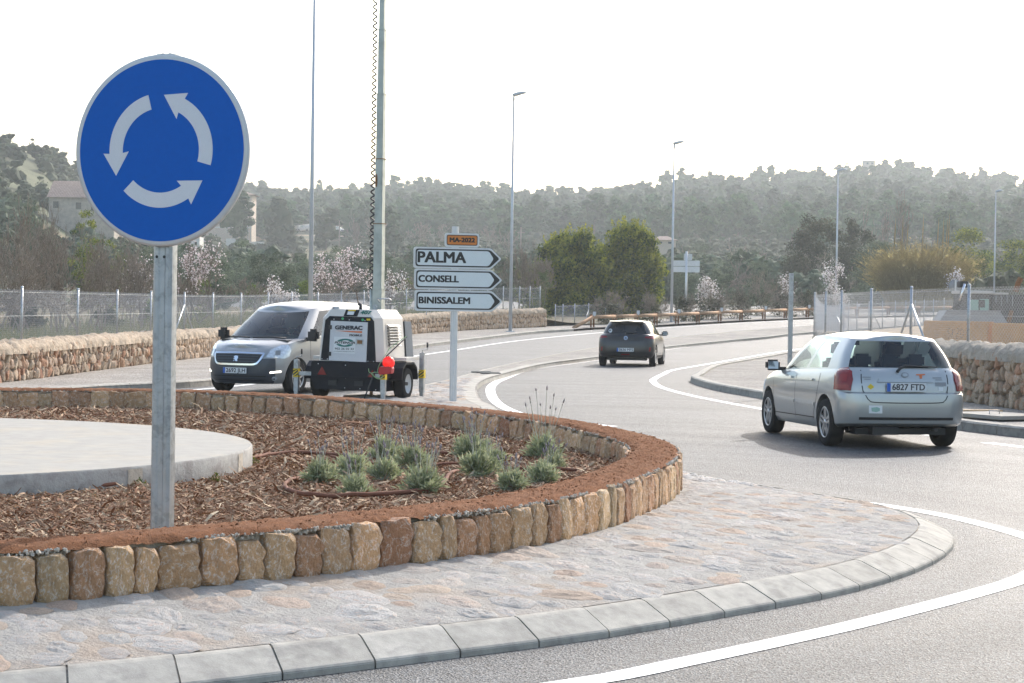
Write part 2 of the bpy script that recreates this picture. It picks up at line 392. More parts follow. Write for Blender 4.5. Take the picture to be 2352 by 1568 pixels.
# ------------------------------------------------------------ mesh building
class MB:
    def __init__(s):
        s.v, s.f, s.mi, s.sm = [], [], [], []
    def add(s, vs, fs, mi=0, sm=False):
        o = len(s.v)
        s.v.extend([tuple(p) for p in vs])
        for f in fs:
            s.f.append(tuple(i + o for i in f)); s.mi.append(mi); s.sm.append(sm)
        return s
    def box(s, c, size, rot=None, mi=0, taper=(1, 1)):
        hx, hy, hz = size[0] / 2, size[1] / 2, size[2] / 2
        vs = []
        for z in (-1, 1):
            tx, ty = (1, 1) if z < 0 else taper
            for (x, y) in ((-1, -1), (1, -1), (1, 1), (-1, 1)):
                p = Vector((x * hx * tx, y * hy * ty, z * hz))
                if rot is not None: p = rot @ p
                vs.append(p + Vector(c))
        return s.add(vs, [(3, 2, 1, 0), (4, 5, 6, 7), (0, 1, 5, 4), (1, 2, 6, 5), (2, 3, 7, 6), (3, 0, 4, 7)], mi)
    def tube(s, pts, r, n=8, mi=0, caps=True, sm=True):
        pts = [Vector(p) for p in pts]
        rs = r if isinstance(r, (list, tuple)) else [r] * len(pts)
        vs, fs = [], []
        up = Vector((0, 0, 1))
        prev = None
        for i, p in enumerate(pts):
            t = (pts[min(i + 1, len(pts) - 1)] - pts[max(i - 1, 0)])
            if t.length < 1e-9: t = Vector((0, 0, 1))
            t.normalize()
            if prev is None:
                a = t.cross(up)
                if a.length < 0.05: a = t.cross(Vector((1, 0, 0)))
            else:
                a = prev - t * prev.dot(t)
                if a.length < 1e-4: a = t.orthogonal()
            a.normalize(); prev = a
            b = t.cross(a)
            for k in range(n):
                th = 2 * PI * k / n
                vs.append(p + (a * math.cos(th) + b * math.sin(th)) * rs[i])
        for i in range(len(pts) - 1):
            for k in range(n):
                k2 = (k + 1) % n
                fs.append((i * n + k, i * n + k2, (i + 1) * n + k2, (i + 1) * n + k))
        s.add(vs, fs, mi, sm)
        if caps:
            o = len(s.v) - len(vs)
            s.f.append(tuple(o + k for k in reversed(range(n)))); s.mi.append(mi); s.sm.append(False)
            m = o + (len(pts) - 1) * n
            s.f.append(tuple(m + k for k in range(n))); s.mi.append(mi); s.sm.append(False)
        return s
    def lathe(s, prof, n=24, axis='z', c=(0, 0, 0), mi=0, sm=True):
        """profile of (radius, height) revolved"""
        vs, fs = [], []
        for (r, h) in prof:
            for k in range(n):
                th = 2 * PI * k / n
                x, y, z = r * math.cos(th), r * math.sin(th), h
                if axis == 'y': x, y, z = x, z, y
                if axis == 'x': x, y, z = z, x, y
                vs.append((x + c[0], y + c[1], z + c[2]))
        for i in range(len(prof) - 1):
            for k in range(n):
                k2 = (k + 1) % n
                q = (i * n + k, i * n + k2, (i + 1) * n + k2, (i + 1) * n + k)
                fs.append(q if axis != 'y' else q[::-1])
        return s.add(vs, fs, mi, sm)
    def prism(s, poly, t0, t1, fr=None, mi=0):
        """2D polygon extruded along the third axis; fr maps (a, b, t) -> point"""
        fr = fr or (lambda a, b, t: (a, b, t))
        n = len(poly)
        vs = [fr(a, b, t0) for a, b in poly] + [fr(a, b, t1) for a, b in poly]
        fs = [tuple(reversed(range(n))), tuple(range(n, 2 * n))]
        for i in range(n):
            j = (i + 1) % n
            fs.append((i, j, n + j, n + i))
        return s.add(vs, fs, mi)
    def grid(s, P, mi=0, sm=True, closed=False):
        """P: list of rows of points"""
        nr, nc = len(P), len(P[0])
        vs = [p for row in P for p in row]
        fs = []
        for i in range(nr - 1):
            for j in range(nc - (0 if closed else 1)):
                j2 = (j + 1) % nc
                fs.append((i * nc + j, i * nc + j2, (i + 1) * nc + j2, (i + 1) * nc + j))
        return s.add(vs, fs, mi, sm)
    def mesh(s, name, mats=()):
        me = bpy.data.meshes.new(name)
        me.from_pydata(s.v, [], s.f)
        for m in mats: me.materials.append(m)
        if len(mats) > 1: me.polygons.foreach_set('material_index', s.mi)
        me.polygons.foreach_set('use_smooth', s.sm)
        me.update()
        return me
    def build(s, name, mats, parent=None, bevel=0.0, fix=False, sharp=None):
        if not isinstance(mats, (list, tuple)): mats = [mats]
        me = s.mesh(name, mats)
        if bevel or fix:
            bm = bmesh.new(); bm.from_mesh(me)
            if fix: bmesh.ops.recalc_face_normals(bm, faces=bm.faces)
            if bevel:
                es = [e for e in bm.edges if len(e.link_faces) == 2 and e.calc_face_angle(0) > 0.5]
                bmesh.ops.bevel(bm, geom=es, offset=bevel, segments=2, affect='EDGES', clamp_overlap=True)
            bm.to_mesh(me); bm.free()
        if sharp is not None: me.set_sharp_from_angle(angle=sharp)
        return link(name, me, parent)

def link(name, data, parent=None):
    o = bpy.data.objects.new(name, data)
    COL.objects.link(o)
    if parent is not None: o.parent = parent
    return o

def thing(name, label, cat, loc=(0, 0, 0), rz=0.0, group=None, data=None):
    o = link(name, data)
    o.location = loc
    o.rotation_euler = (0, 0, rz)
    return tag(o, label, cat, group)

def tag(o, label, cat, group=None):
    o['label'] = label; o['category'] = cat
    if group: o['group'] = group
    return o

def kind(o, k, label=None):
    o['kind'] = k
    if label: o['label'] = label
    return o

def copy_tree(o, parent=None):
    c = o.copy(); COL.objects.link(c)
    c.parent = parent
    for ch in o.children: copy_tree(ch, c)
    return c

def np_mesh(name, V, F, mats, tint=None, smooth=False):
    """V (n,3), F (m,k) with k = 3 or 4"""
    me = bpy.data.meshes.new(name)
    n, m, k = len(V), len(F), F.shape[1]
    me.vertices.add(n); me.loops.add(m * k); me.polygons.add(m)
    me.vertices.foreach_set('co', np.ascontiguousarray(V, dtype=np.float32).ravel())
    me.loops.foreach_set('vertex_index', np.ascontiguousarray(F, dtype=np.int32).ravel())
    me.polygons.foreach_set('loop_start', np.arange(0, m * k, k, dtype=np.int32))
    me.polygons.foreach_set('use_smooth', np.full(m, smooth, dtype=bool))
    if not isinstance(mats, (list, tuple)): mats = [mats]
    for x in mats: me.materials.append(x)
    if tint is not None:
        a = me.attributes.new('tint', 'FLOAT', 'POINT')
        a.data.foreach_set('value', np.ascontiguousarray(tint, dtype=np.float32))
    me.update(calc_edges=True)
    me.validate()
    return me

def text_mesh(txt, size, mat_, bold=0.0, align='CENTER', name='lettering', width=None, shear=0.0, space=1.0):
    cu = bpy.data.curves.new(name, 'FONT')
    cu.body = txt; cu.size = size; cu.align_x = align; cu.align_y = 'CENTER'
    cu.extrude = 0.0; cu.resolution_u = 3; cu.shear = shear; cu.space_character = space
    ob = bpy.data.objects.new(name, cu); COL.objects.link(ob)
    dg = bpy.context.evaluated_depsgraph_get()
    me = bpy.data.meshes.new_from_object(ob.evaluated_get(dg), depsgraph=dg)
    bpy.data.objects.remove(ob); bpy.data.curves.remove(cu)
    me.name = name
    me.materials.clear(); me.materials.append(mat_)
    if width:
        xs = [v.co.x for v in me.vertices]
        k = width / (max(xs) - min(xs))
        for v in me.vertices: v.co.x *= k
    if bold:
        bm = bmesh.new()
        for i, (dx, dy) in enumerate(((0, 0), (-bold, bold * .6), (bold, bold * .6), (-bold, -bold * .6), (bold, -bold * .6))):
            m2 = me.copy(); m2.transform(Matrix.Translation((dx, dy, i * .0002))); bm.from_mesh(m2); bpy.data.meshes.remove(m2)
        bm.to_mesh(me); bm.free()
    return me

def put_text(name, txt, size, mat_, M4, parent, **kw):
    """flat lettering mesh placed by a 4x4 matrix in the parent's space"""
    me = text_mesh(txt, size, mat_, **kw)
    me.transform(M4)
    return link(name, me, parent)

def frame4(o, ax, ay):
    ax = Vector(ax).normalized(); ay = Vector(ay).normalized(); az = ax.cross(ay)
    m = Matrix((ax, ay, az)).transposed().to_4x4()
    m.translation = Vector(o)
    return m

def spline(pts, n, closed=False):
    """Catmull-Rom through pts (tuples of any length), n samples evenly by parameter then by length"""
    P = np.array([tuple(p) for p in pts], float)
    if closed: Q = np.vstack([P[-1], P, P[0], P[1]])
    else: Q = np.vstack([2 * P[0] - P[1], P, 2 * P[-1] - P[-2]])
    res = []
    for i in range(1, len(Q) - 2):
        p0, p1, p2, p3 = Q[i - 1], Q[i], Q[i + 1], Q[i + 2]
        for t in np.linspace(0, 1, 24, endpoint=False):
            res.append(0.5 * ((2 * p1) + (-p0 + p2) * t + (2 * p0 - 5 * p1 + 4 * p2 - p3) * t * t + (-p0 + 3 * p1 - 3 * p2 + p3) * t ** 3))
    res.append(Q[-2])
    res = np.array(res)
    s = np.concatenate([[0], np.cumsum(np.linalg.norm(np.diff(res[:, :2], axis=0), axis=1))])
    tt = np.linspace(0, s[-1], n)
    return np.stack([np.interp(tt, s, res[:, k]) for k in range(res.shape[1])], axis=1)

def plen(P):
    return float(np.sum(np.linalg.norm(np.diff(P[:, :2], axis=0), axis=1)))

def normals2(P):
    t = np.gradient(P[:, :2], axis=0)
    t /= np.linalg.norm(t, axis=1)[:, None] + 1e-9
    return np.stack([-t[:, 1], t[:, 0]], axis=1)          # left-hand normal

def sheet(name, poly, off, mat_, step=4.0, zf=None):
    """flat polygon in plan, cut every few metres so that it follows the ground profile"""
    bm = bmesh.new()
    vs = [bm.verts.new((p[0], p[1], 0)) for p in poly]
    f = bm.faces.new(vs)
    if f.normal.z < 0: f.normal_flip()
    ys = [p[1] for p in poly]
    y = math.floor(min(ys) / step) * step
    while y < max(ys):
        if y > 56:
            bmesh.ops.bisect_plane(bm, geom=bm.verts[:] + bm.edges[:] + bm.faces[:], plane_co=(0, y, 0), plane_no=(0, 1, 0))
        y += step
    bmesh.ops.triangulate(bm, faces=bm.faces[:])
    for v in bm.verts: v.co.z = (zf(v.co.x, v.co.y) if zf else g(v.co.y)) + off
    bmesh.ops.recalc_face_normals(bm, faces=bm.faces)
    if sum(fc.normal.z for fc in bm.faces) < 0:
        bmesh.ops.reverse_faces(bm, faces=bm.faces)
    me = bpy.data.meshes.new(name); bm.to_mesh(me); bm.free()
    me.materials.append(mat_)
    return link(name, me)

def ribbon(name, P, width, off, mat_, parent=None):
    """painted line of a given width along plan points"""
    N = normals2(P)
    if not hasattr(width, '__len__'): width = [width] * len(P)
    mb = MB()
    rows = []
    for i in range(len(P)):
        x, y = P[i, :2]
        a = (x + N[i, 0] * width[i] / 2, y + N[i, 1] * width[i] / 2)
        b = (x - N[i, 0] * width[i] / 2, y - N[i, 1] * width[i] / 2)
        rows.append([(b[0], b[1], g(b[1]) + off), (a[0], a[1], g(a[1]) + off)])
    mb.grid(rows, sm=False)
    o = mb.build(name, mat_, parent, fix=True)
    if o.data.polygons[0].normal.z < 0: o.data.flip_normals()
    return o

def rock_mesh(name, mat_, seed, sub=2, rough=0.25, squash=(1, 1, 1), boxy=0.0, freq=1.6, cuts=0):
    """irregular stone about 1 unit across"""
    bm = bmesh.new()
    bmesh.ops.create_icosphere(bm, subdivisions=sub, radius=0.5)
    off = Vector((seed * 3.1, seed * 1.7, -seed * 2.3))
    rc = random.Random(seed * 7 + 3)
    planes = []
    for k in range(cuts):
        q = Vector((rc.gauss(0, 1), rc.gauss(0, 1), rc.gauss(0, 1))).normalized()
        mx = max(abs(q.x), abs(q.y), abs(q.z))
        planes.append((q, (0.5 / mx * (1 - boxy) + (abs(q.x) + abs(q.y) + abs(q.z)) * .5 * boxy) * (rc.uniform(.66, .86) if boxy < .9 else rc.uniform(.78, .93))))
    for v in bm.verts:
        p = v.co.copy()
        if boxy:
            m = max(abs(p.x), abs(p.y), abs(p.z))
            p = p.lerp(p * (0.5 / m), boxy)
        d = noise.noise(p * freq * 2 + off) * rough + noise.noise(p * freq * 5 + off) * rough * 0.45
        p *= 1 + d
        for q, e in planes:
            t = p.dot(q) - e
            if t > 0: p -= q * t * .92
        v.co = Vector((p.x * squash[0], p.y * squash[1], p.z * squash[2]))
    bmesh.ops.recalc_face_normals(bm, faces=bm.faces)
    me = bpy.data.meshes.new(name); bm.to_mesh(me); bm.free()
    me.materials.append(mat_)
    return me
# ============================================================ SETTING
def interp_path(P, y):
    return float(np.interp(y, [p[1] for p in P], [p[0] for p in P]))

GUARD = [(3.0, 107.6), (4.46, 110.0), (6.4, 113.4), (8.35, 116.6), (11.54, 123.0), (14.99, 130.2), (18.71, 137.3), (21.6, 142.3), (26, 148.5), (34, 157), (46, 167), (60, 176)]
LWALL = [(-10.6, 34.0), (-9.98, 38.7), (-9.8, 42), (-9.75, 46), (-9.65, 50), (-9.5, 55), (-9.2, 60.5), (-8.2, 72), (-6.6, 85), (-5.08, 93.15), (-3.0, 100), (-0.6, 105), (1.83, 109.3)]
RWALL = [(10.0, 22), (9.35, 28), (9.0, 31), (8.69, 33.7), (8.38, 36.8), (8.15, 40.5), (8.05, 45), (8.1, 50), (8.4, 55.5)]
FENCE2 = [(8.55, 56.2), (10.5, 68), (13, 82), (15.5, 95), (18.4, 109), (23, 118.5), (28.3, 129.5), (36, 141)]

RX = [-1600, -400, 0, 100, 180, 350, 560, 800, 1000, 1200, 1500, 1600, 1800, 2000, 2200, 2352, 2800, 3800]
RY = [300, 310, 338, 362, 395, 440, 478, 480, 466, 486, 468, 448, 440, 411, 427, 445, 470, 510]
RR = [420, 420, 420, 440, 520, 760, 900, 900, 900, 900, 900, 920, 960, 1000, 1000, 1000, 1000, 1000]
RH = [1.7 + (710 + .015 * (x - 1176) - y) * r / FPX for x, y, r in zip(RX, RY, RR)]
RU = [(x - 1176) / FPX for x in RX]

def T(x, y):
    """terrain height beyond the end of the road"""
    y = max(y, 1.0)
    u = x / y
    R_ = float(np.interp(u, RU, RR)); H_ = float(np.interp(u, RU, RH))
    if y <= 140: b = g(y)
    else:
        t = (y - 140) / (R_ - 140)
        b = 1.32 + (H_ - 1.32) * t ** 1.5 if t <= 1 else max(-25.0, H_ - (y - R_) * 0.10)
    xg = interp_path(GUARD, y) if y < 176 else 60 + (y - 176) * 1.2
    if x > xg - 3:
        k = min(1, max(0, (y - 150) / 45))
        b -= 0.9 * (1 - k) * min(1, (x - xg + 3) / 3)
    b += 0.5 * noise.noise((x * 0.02, y * 0.02, 3.0)) * min(1, max(0, (y - 160) / 100)) * 3
    return b

def field_z(x, y):
    k = 1 - min(1, max(0, (y - 112) / 30))
    return g(y) + 0.03 + 0.78 * k * (1 if y < 108 else max(0.15, 1 - (y - 108) / 6)) + 0.0

def ground_z(x, y):
    return field_z(x, y) if y < 143 else T(x, y)

# hills: one terrain sheet up to and past the ridges
def make_hills():
    rows = []
    ys = list(np.arange(143, 260, 6)) + list(np.arange(260, 620, 14)) + list(np.arange(620, 1500, 26)) + [2200, 4000]
    us = np.arange(-0.62, 0.72, 0.012)
    for y in ys: rows.append([(u * y, y, T(u * y, y)) for u in us])
    mb = MB(); mb.grid(rows)
    o = mb.build('hills', M['hillsoil'], fix=True)
    if o.data.polygons[0].normal.z < 0: o.data.flip_normals()
    return kind(o, 'structure')
make_hills()

kind(sheet('road', [(-45, -12), (70, -12), (70, 190), (-45, 190)], 0.0, M['asphalt'], 3.0), 'structure')

fp = [(-150, 20), (-11.0, 20), (-10.95, 34), (-10.3, 39), (-10.15, 44), (-10.05, 50), (-9.85, 55), (-9.55, 60.5), (-8.55, 72), (-6.95, 85), (-5.4, 93.3), (-3.3, 100.3), (-.9, 105.5), (2.0, 110.5), (5.2, 115), (10, 126), (18, 141.5), (24, 150), (-150, 150)]
kind(sheet('field', fp, 0.0, M['field'], 4.0, zf=field_z), 'structure')

LK = spline([(-16, 28), (-12, 31.6), (-8.97, 34.9), (-7.82, 38.07), (-6.36, 41.44), (-5.45, 48), (-4.75, 60), (-4.08, 75.08), (-2.34, 86.5), (.9, 100.2), (3.3, 106.3)], 110)
lv = [tuple(p) for p in LK] + [(4.4, 109.2), (8.3, 115.5), (11.5, 122.3), (15, 129.6), (21.3, 140.6), (30, 151), (44, 163),
      (40, 168), (18, 146), (10, 131), (2.6, 115), (-4, 104), (-9.2, 86), (-10.3, 60), (-11.2, 34), (-18, 30)]
kind(sheet('gravel_verge', lv, 0.115, M['gravel'], 3.0), 'structure')

RK = spline([(13, 19.5), (9.6, 23.4), (7.9, 26.4), (7.23, 28.0), (6.71, 29.55), (5.72, 34.5), (4.92, 39.75), (4.5, 42.84), (4.33, 45.87), (4.36, 48.5), (4.68, 50.6), (5.36, 55.4), (6.37, 60.8), (9.26, 71.8), (10.75, 76.8), (15.6, 91), (21, 104), (29, 120)], 130)
rv = [tuple(p) for p in RK] + [(26, 122), (18, 108.5), (12.8, 82), (10.2, 68), (8.6, 56.2), (8.25, 50), (8.3, 40), (8.8, 34), (9.6, 27), (14, 20)]
kind(sheet('gravel_verge', rv, 0.115, M['gravel'], 3.0), 'structure')
site = [(9.7, 22), (9.3, 28), (9.0, 33), (8.5, 38), (8.3, 45), (8.35, 50), (8.8, 56), (10.9, 68), (13.4, 82), (15.9, 95), (18.9, 109.5), (28.8, 130), (60, 150), (60, 22)]
def site_z(x, y):
    return g(y) + 0.13 + 0.45 * min(1, max(0, (95 - y) / 30))
kind(sheet('building_site_ground', site, 0.0, M['dirt'], 4.0, zf=site_z), 'structure')

# splitter island between the two carriageways
SL = spline([(-2.75, 37.6), (-1.82, 41.2), (-1.25, 46.3), (-.5, 54.3), (1.35, 69.0), (3.8, 81.8), (7.55, 95.3), (12.5, 107.9), (18, 119.6), (26, 134)], 100)
SR = spline([(-1.6, 30.2), (-.27, 31.18), (-.52, 34.6), (-.65, 38.0), (-.70, 41.6), (-.57, 45.2), (-.25, 48.4), (.97, 58.5), (2.98, 67.8), (6.33, 82.0), (10.22, 92.95), (12.71, 98.9), (15.93, 106.7), (26, 126)], 110)
nose = [(-1.6, 30.2), (-2.3, 31.2), (-2.9, 33.6), (-3.0, 35.8), (-2.75, 37.6)]
kind(sheet('splitter_island', [tuple(p) for p in SL] + [(30, 133), (29, 127)] + [tuple(p) for p in SR[::-1]] + nose[1:4], 0.115, M['gravel'], 3.0), 'structure')
pav = [p for p in SL if p[1] < 47.5]; pavr = [p for p in SR if p[1] < 47.5]
kind(sheet('splitter_paving', [(p[0] + .12, p[1]) for p in pav] + [(p[0] - .25, p[1]) for p in pavr[::-1]] + [(-2.2, 31.4), (-2.75, 33.7), (-2.85, 35.8)], 0.122, M['apron'], 3.0), 'structure')

SP_PAV = [o for o in sc.objects if o.name.startswith('splitter_paving')][0]
# kerbs of separate blocks
def kerb(P, side, width, height, blk, label, maxy=200.0):
    """P: road-edge line in plan; side: +1 if the raised ground lies to the left of P"""
    L_ = plen(P)
    n = max(2, int(L_ / blk))
    Q = spline(P, n * 4 + 1)
    N = normals2(Q) * side
    root = link('kerb', None); root['kind'] = 'structure'; root['label'] = label
    rest = MB()
    gap = 0.012 / blk * 4
    cnt = 0
    prof = [(0.0, -0.06), (0.012, height - 0.025), (0.04, height), (width, height + 0.004), (width, -0.05)]
    for k in range(n):
        mb = MB()
        idx = np.linspace(k * 4 + gap, k * 4 + 4 - gap, 4)
        rows = []
        for t in idx:
            i = min(int(t), len(Q) - 2); f = t - i
            p = Q[i] * (1 - f) + Q[i + 1] * f; nn = N[i] * (1 - f) + N[i + 1] * f
            rows.append([(p[0] + nn[0] * a, p[1] + nn[1] * a, g(p[1]) + z) for a, z in prof])
        tgt = mb if rows[0][0][1] < maxy else rest
        tgt.grid(rows, sm=False)
        o = len(tgt.v)
        tgt.add(rows[0], [(0, 1, 2, 3, 4)]); tgt.add(rows[-1], [(4, 3, 2, 1, 0)])
        if tgt is mb: mb.build('kerb_block', M['kerb'], root, fix=True)
    if rest.v:
        kind(rest.build('far_kerb_blocks', M['kerb'], root, fix=True), 'stuff')
    # joint bed
    mb = MB(); rows = []
    for i in range(len(Q)):
        rows.append([(Q[i][0] + N[i][0] * a, Q[i][1] + N[i][1] * a, g(Q[i][1]) + z) for a, z in ((.012, -.03), (.02, height - .02), (width - .01, height - .012))])
    mb.grid(rows, sm=False); mb.build('kerb_joint', M['mortar'], root, fix=True)
    return root
kerb(LK, +1, 0.22, 0.14, 1.0, 'pale concrete kerb along the gravel verge below the left stone wall', 112)
kerb(RK, -1, 0.22, 0.15, 1.0, 'concrete kerb round the gravel verge on the right')
kerb(SR, +1, 0.26, 0.12, 1.0, 'pale kerb curving along the near edge of the splitter island')
kerb(SL, -1, 0.14, 0.118, 1.0, 'low kerb along the far edge of the splitter island')

# painted lines
def line(name, pts, wd, n=60):
    P = spline(pts, n)
    return kind(ribbon(name, P, wd, 0.004, M['paint_white']), 'structure')
line('edge_line', [(-12, 34.3), (-8.3, 36.5), (-6.2, 40), (-4.95, 48), (-4.2, 58), (-3.62, 66.68), (-2.4, 75.93), (.16, 90.5), (4.74, 104.8), (11.96, 121.5), (20.76, 138.4), (30, 149)], 0.16, 160)
line('edge_line', [(-3.3, 35.2), (-2.75, 37.9), (-2.0, 41.06), (-1.45, 46.23), (-.72, 54.21), (1.1, 68.9), (3.55, 81.66), (7.3, 95.2), (12.25, 107.82), (17.8, 119.57), (26, 135)], 0.15, 120)
line('edge_line', [(1.5, 29.2), (.55, 31), (.05, 33.0), (-.27, 36.3), (-.42, 40.5), (-.42, 44.4), (-.18, 48.6), (.68, 57.2), (3.1, 68.5), (6.5, 82.6), (10.4, 93.6), (15.9, 106.8), (25, 125)], 0.2, 120)
line('edge_line', [(5.2, 31), (4.42, 35.31), (3.82, 39.17), (3.5, 42.16), (3.36, 45), (3.42, 47.9), (3.58, 50), (4.15, 54.22), (5.0, 59.3), (8.4, 72.6), (11.5, 83), (16, 95), (24, 112)], 0.17, 110)
line('edge_line', [(-5, 6.3), (-2.5, 7.25), (-.9, 8.1), *[tuple(at(x_, y_)[:2]) for x_, y_ in ((1330, 1568), (1568, 1522), (1901, 1450), (2067, 1409), (2233, 1365), (2351, 1328))], (3.85, 14.0), (4.02, 15.1), (3.78, 16.6), (3.40, 17.6), (2.85, 18.45), (2.4, 19.2), (1.6, 21.0), (.65, 23.4), (-.9, 26.0), (-3, 29), (-6, 30.3)], 0.17, 140)
for (a, b) in (((5.15, 30.4), (6.05, 27.95)), ((6.4, 26.75), (7.1, 24.7)), ((7.5, 23.6), (8.2, 21.5))):
    line('yield_dash', [a, ((a[0] + b[0]) / 2 + .02, (a[1] + b[1]) / 2), b], 0.2, 6)

# ------------------------------------------------------------ the roundabout's planted island, in polar form about its middle
CX, CY = -4.2, 17.5
def polar(pts, smooth=3.0):
    a = np.array([math.atan2(p[1] - CY, p[0] - CX) for p in pts])
    r = np.array([math.hypot(p[1] - CY, p[0] - CX) for p in pts])
    o = np.argsort(a); a, r = a[o], r[o]
    a = np.concatenate([a[-3:] - 2 * PI, a, a[:3] + 2 * PI]); r = np.concatenate([r[-3:], r, r[:3]])
    th = np.linspace(-PI, PI, 721)[:-1]
    rr = np.interp(th, a, r)
    k = np.exp(-0.5 * (np.arange(-20, 21) / (smooth * 2)) ** 2); k /= k.sum()
    rr = np.convolve(np.concatenate([rr[-20:], rr, rr[:20]]), k, 'valid')
    return th, rr
def rfun(tab):
    th, rr = tab
    th2 = np.append(th, PI); rr2 = np.append(rr, rr[0])
    return lambda a: float(np.interp((a + PI) % (2 * PI) - PI, th2, rr2))
W_OUT = rfun(polar([(-2.41, 9.39), (-1.99, 9.70), (-1.68, 10.14), (-1.15, 10.55), (-.92, 10.84), (-.50, 11.31), (-.22, 11.68), (.11, 12.1), (.33, 12.60), (.62, 13.27), (.93, 14.30), (1.14, 15.11), (1.33, 16.04), (1.44, 16.91), (1.47, 17.7), (1.36, 18.6), (1.06, 19.92), (.53, 21.65), (-.29, 23.3), (-1.19, 24.6), (-2.17, 25.75), (-2.94, 26.5), (-4.1, 27.3), (-5.2, 27.5), (-6.92, 27.1), (-9.2, 25.8), (-12, 22.5), (-13, 17.5), (-12, 12.8), (-9, 9.6), (-5.5, 8.5), (-3.8, 8.65)]))
K_ROAD = rfun(polar([(-5, 6.9), (-3, 7.72), (-1.72, 8.48), (-1.18, 8.9), (-.64, 9.34), (-.15, 9.75), (.35, 10.15), (.8, 10.63), (1.32, 11.22), (1.68, 11.6), (2.05, 12.06), (2.52, 12.8), (2.95, 13.68), (3.30, 14.7), (3.42, 15.4), (3.36, 16.4), (2.98, 17.3), (2.55, 18.15), (2.15, 19.0), (1.4, 20.9), (.5, 23.2), (-.9, 25.6), (-2.5, 27.6), (-4.3, 29.2), (-6.5, 29.6), (-9.5, 29), (-13.5, 25), (-15.5, 18), (-13.5, 10.5), (-9, 7)], 2.0))
K_W = 0.26
def PT(a, r, z=0.0): return Vector((CX + r * math.cos(a), CY + r * math.sin(a), z))
W_T = 0.45
Z_MUL, Z_TOP = 0.37, 0.53
def ZB(a):
    """height at which the apron meets the wall: it falls towards the tip of the bed"""
    return float(np.interp(a, [-2.1, -1.1, -.56, -.1, .6], [.305, .265, .245, .205, .19]))
def mul_z(x, y): return Z_MUL - .095 * min(1, max(0, (y - 13.5) / 8)) + 0.022 * noise.noise((x * 1.7, y * 1.7, 1)) + .012 * noise.noise((x * 7, y * 7, 2))
def at_mul(px, py):
    p = at(px, py, Z_MUL)
    for _ in range(3): p = at(px, py, mul_z(p.x, p.y))
    return p
def in_view(x, y, m=0.3): return y > 4 and abs(x) < 0.262 * y + m

# apron: sloping paving ring between kerb and wall
rows = []
AN = 360
for i in range(AN):
    a = -PI + 2 * PI * i / AN
    r0, r1 = K_ROAD(a) - K_W - 0.01, W_OUT(a) - 0.12
    row = []
    for j in range(11):
        t = j / 10; r = r0 + (r1 - r0) * t
        p = PT(a, r)
        z = 0.122 + (ZB(a) - 0.122) * t ** 0.9
        row.append((p.x, p.y, z))
    rows.append(row)
rows.append(rows[0])
mb = MB(); mb.grid(rows)
apron = kind(mb.build('island_apron', M['apron'], fix=True), 'structure', 'sloping pale apron of stones set in mortar round the planted island')
if apron.data.polygons[0].normal.z < 0: apron.data.flip_normals()
def dome_mesh(name, m, seed):
    """rough stone top rising out of mortar, one unit across"""
    mb = MB(); o = Vector((seed * 5.3, -seed * 2.1, seed)); rws = []
    nr, ns = 8, 26
    for i in range(nr + 1):
        q = i / nr; row = []
        for k in range(ns):
            a = 2 * PI * k / ns
            rad = .5 * (1 + .28 * noise.noise(Vector((math.cos(a) * 1.1, math.sin(a) * 1.1, 0)) + o) + .14 * noise.noise(Vector((math.cos(a) * 3, math.sin(a) * 3, 4)) + o))
            x, y = rad * q * math.cos(a), rad * q * math.sin(a)
            z = (1 - q ** 2.6) * (.6 + .5 * noise.noise(Vector((x * 3.2, y * 3.2, 9)) + o) + .26 * noise.noise(Vector((x * 8, y * 8, 3)) + o))
            row.append((x, y, max(-.12, z) if i < nr else -.12))
        rws.append(row)
    mb.grid(rws, sm=False, closed=True)
    return mb.mesh(name, [m])
ST = [dome_mesh('apron_stone', M['apron_stone'], 40 + k) for k in range(12)]
# every stone sits loosely apart from its neighbours
pts = []
tries = 0
r2 = random.Random(5)
while tries < 30000 and len(pts) < 640:
    tries += 1
    a = r2.uniform(-2.3, 1.0); t = r2.random()
    r0, r1 = K_ROAD(a) - K_W - 0.08, W_OUT(a) + 0.07
    r = r0 + (r1 - r0) * t
    p = PT(a, r)
    if not in_view(p.x, p.y, 0.2): continue
    s = r2.uniform(0.13, 0.31)
    if any((p.x - q[0]) ** 2 + (p.y - q[1]) ** 2 < (0.47 * (s + q[2])) ** 2 for q in pts): continue
    sl = (ZB(a) - .122) / (r0 - r1); nrm = Vector((math.cos(a) * sl, math.sin(a) * sl, 1)).normalized()
    ra = K_ROAD(a) - K_W - .01; ta = max(0, min(1, (r - ra) / (W_OUT(a) - .12 - ra)))
    pts.append((p.x, p.y, s, 0.122 + (ZB(a) - .122) * ta ** .9, nrm))
r2b = random.Random(15); sp = []
while len(sp) < 190:
    y = r2b.uniform(30.6, 47.3); xl = interp_path(SL, y) if y > 37.6 else -2.8; xr = interp_path(SR[8:], y) - .3
    x = r2b.uniform(xl + .2, xr)
    s = r2b.uniform(.18, .38)
    if xr - xl < .5 or any((x - q[0]) ** 2 + (y - q[1]) ** 2 < (.42 * (s + q[2])) ** 2 for q in sp): 
        if r2b.random() < .004: break
        continue
    sp.append((x, y, s))
for i, (x, y, s) in enumerate(sp):
    o = link('stone', ST[i % 12], SP_PAV); o.location = (x, y, .122); o.rotation_euler = (0, 0, r2b.uniform(0, 6.28)); o.scale = (s * 1.2, s, .028)
pts.sort(key=lambda q: q[1])
rest = []
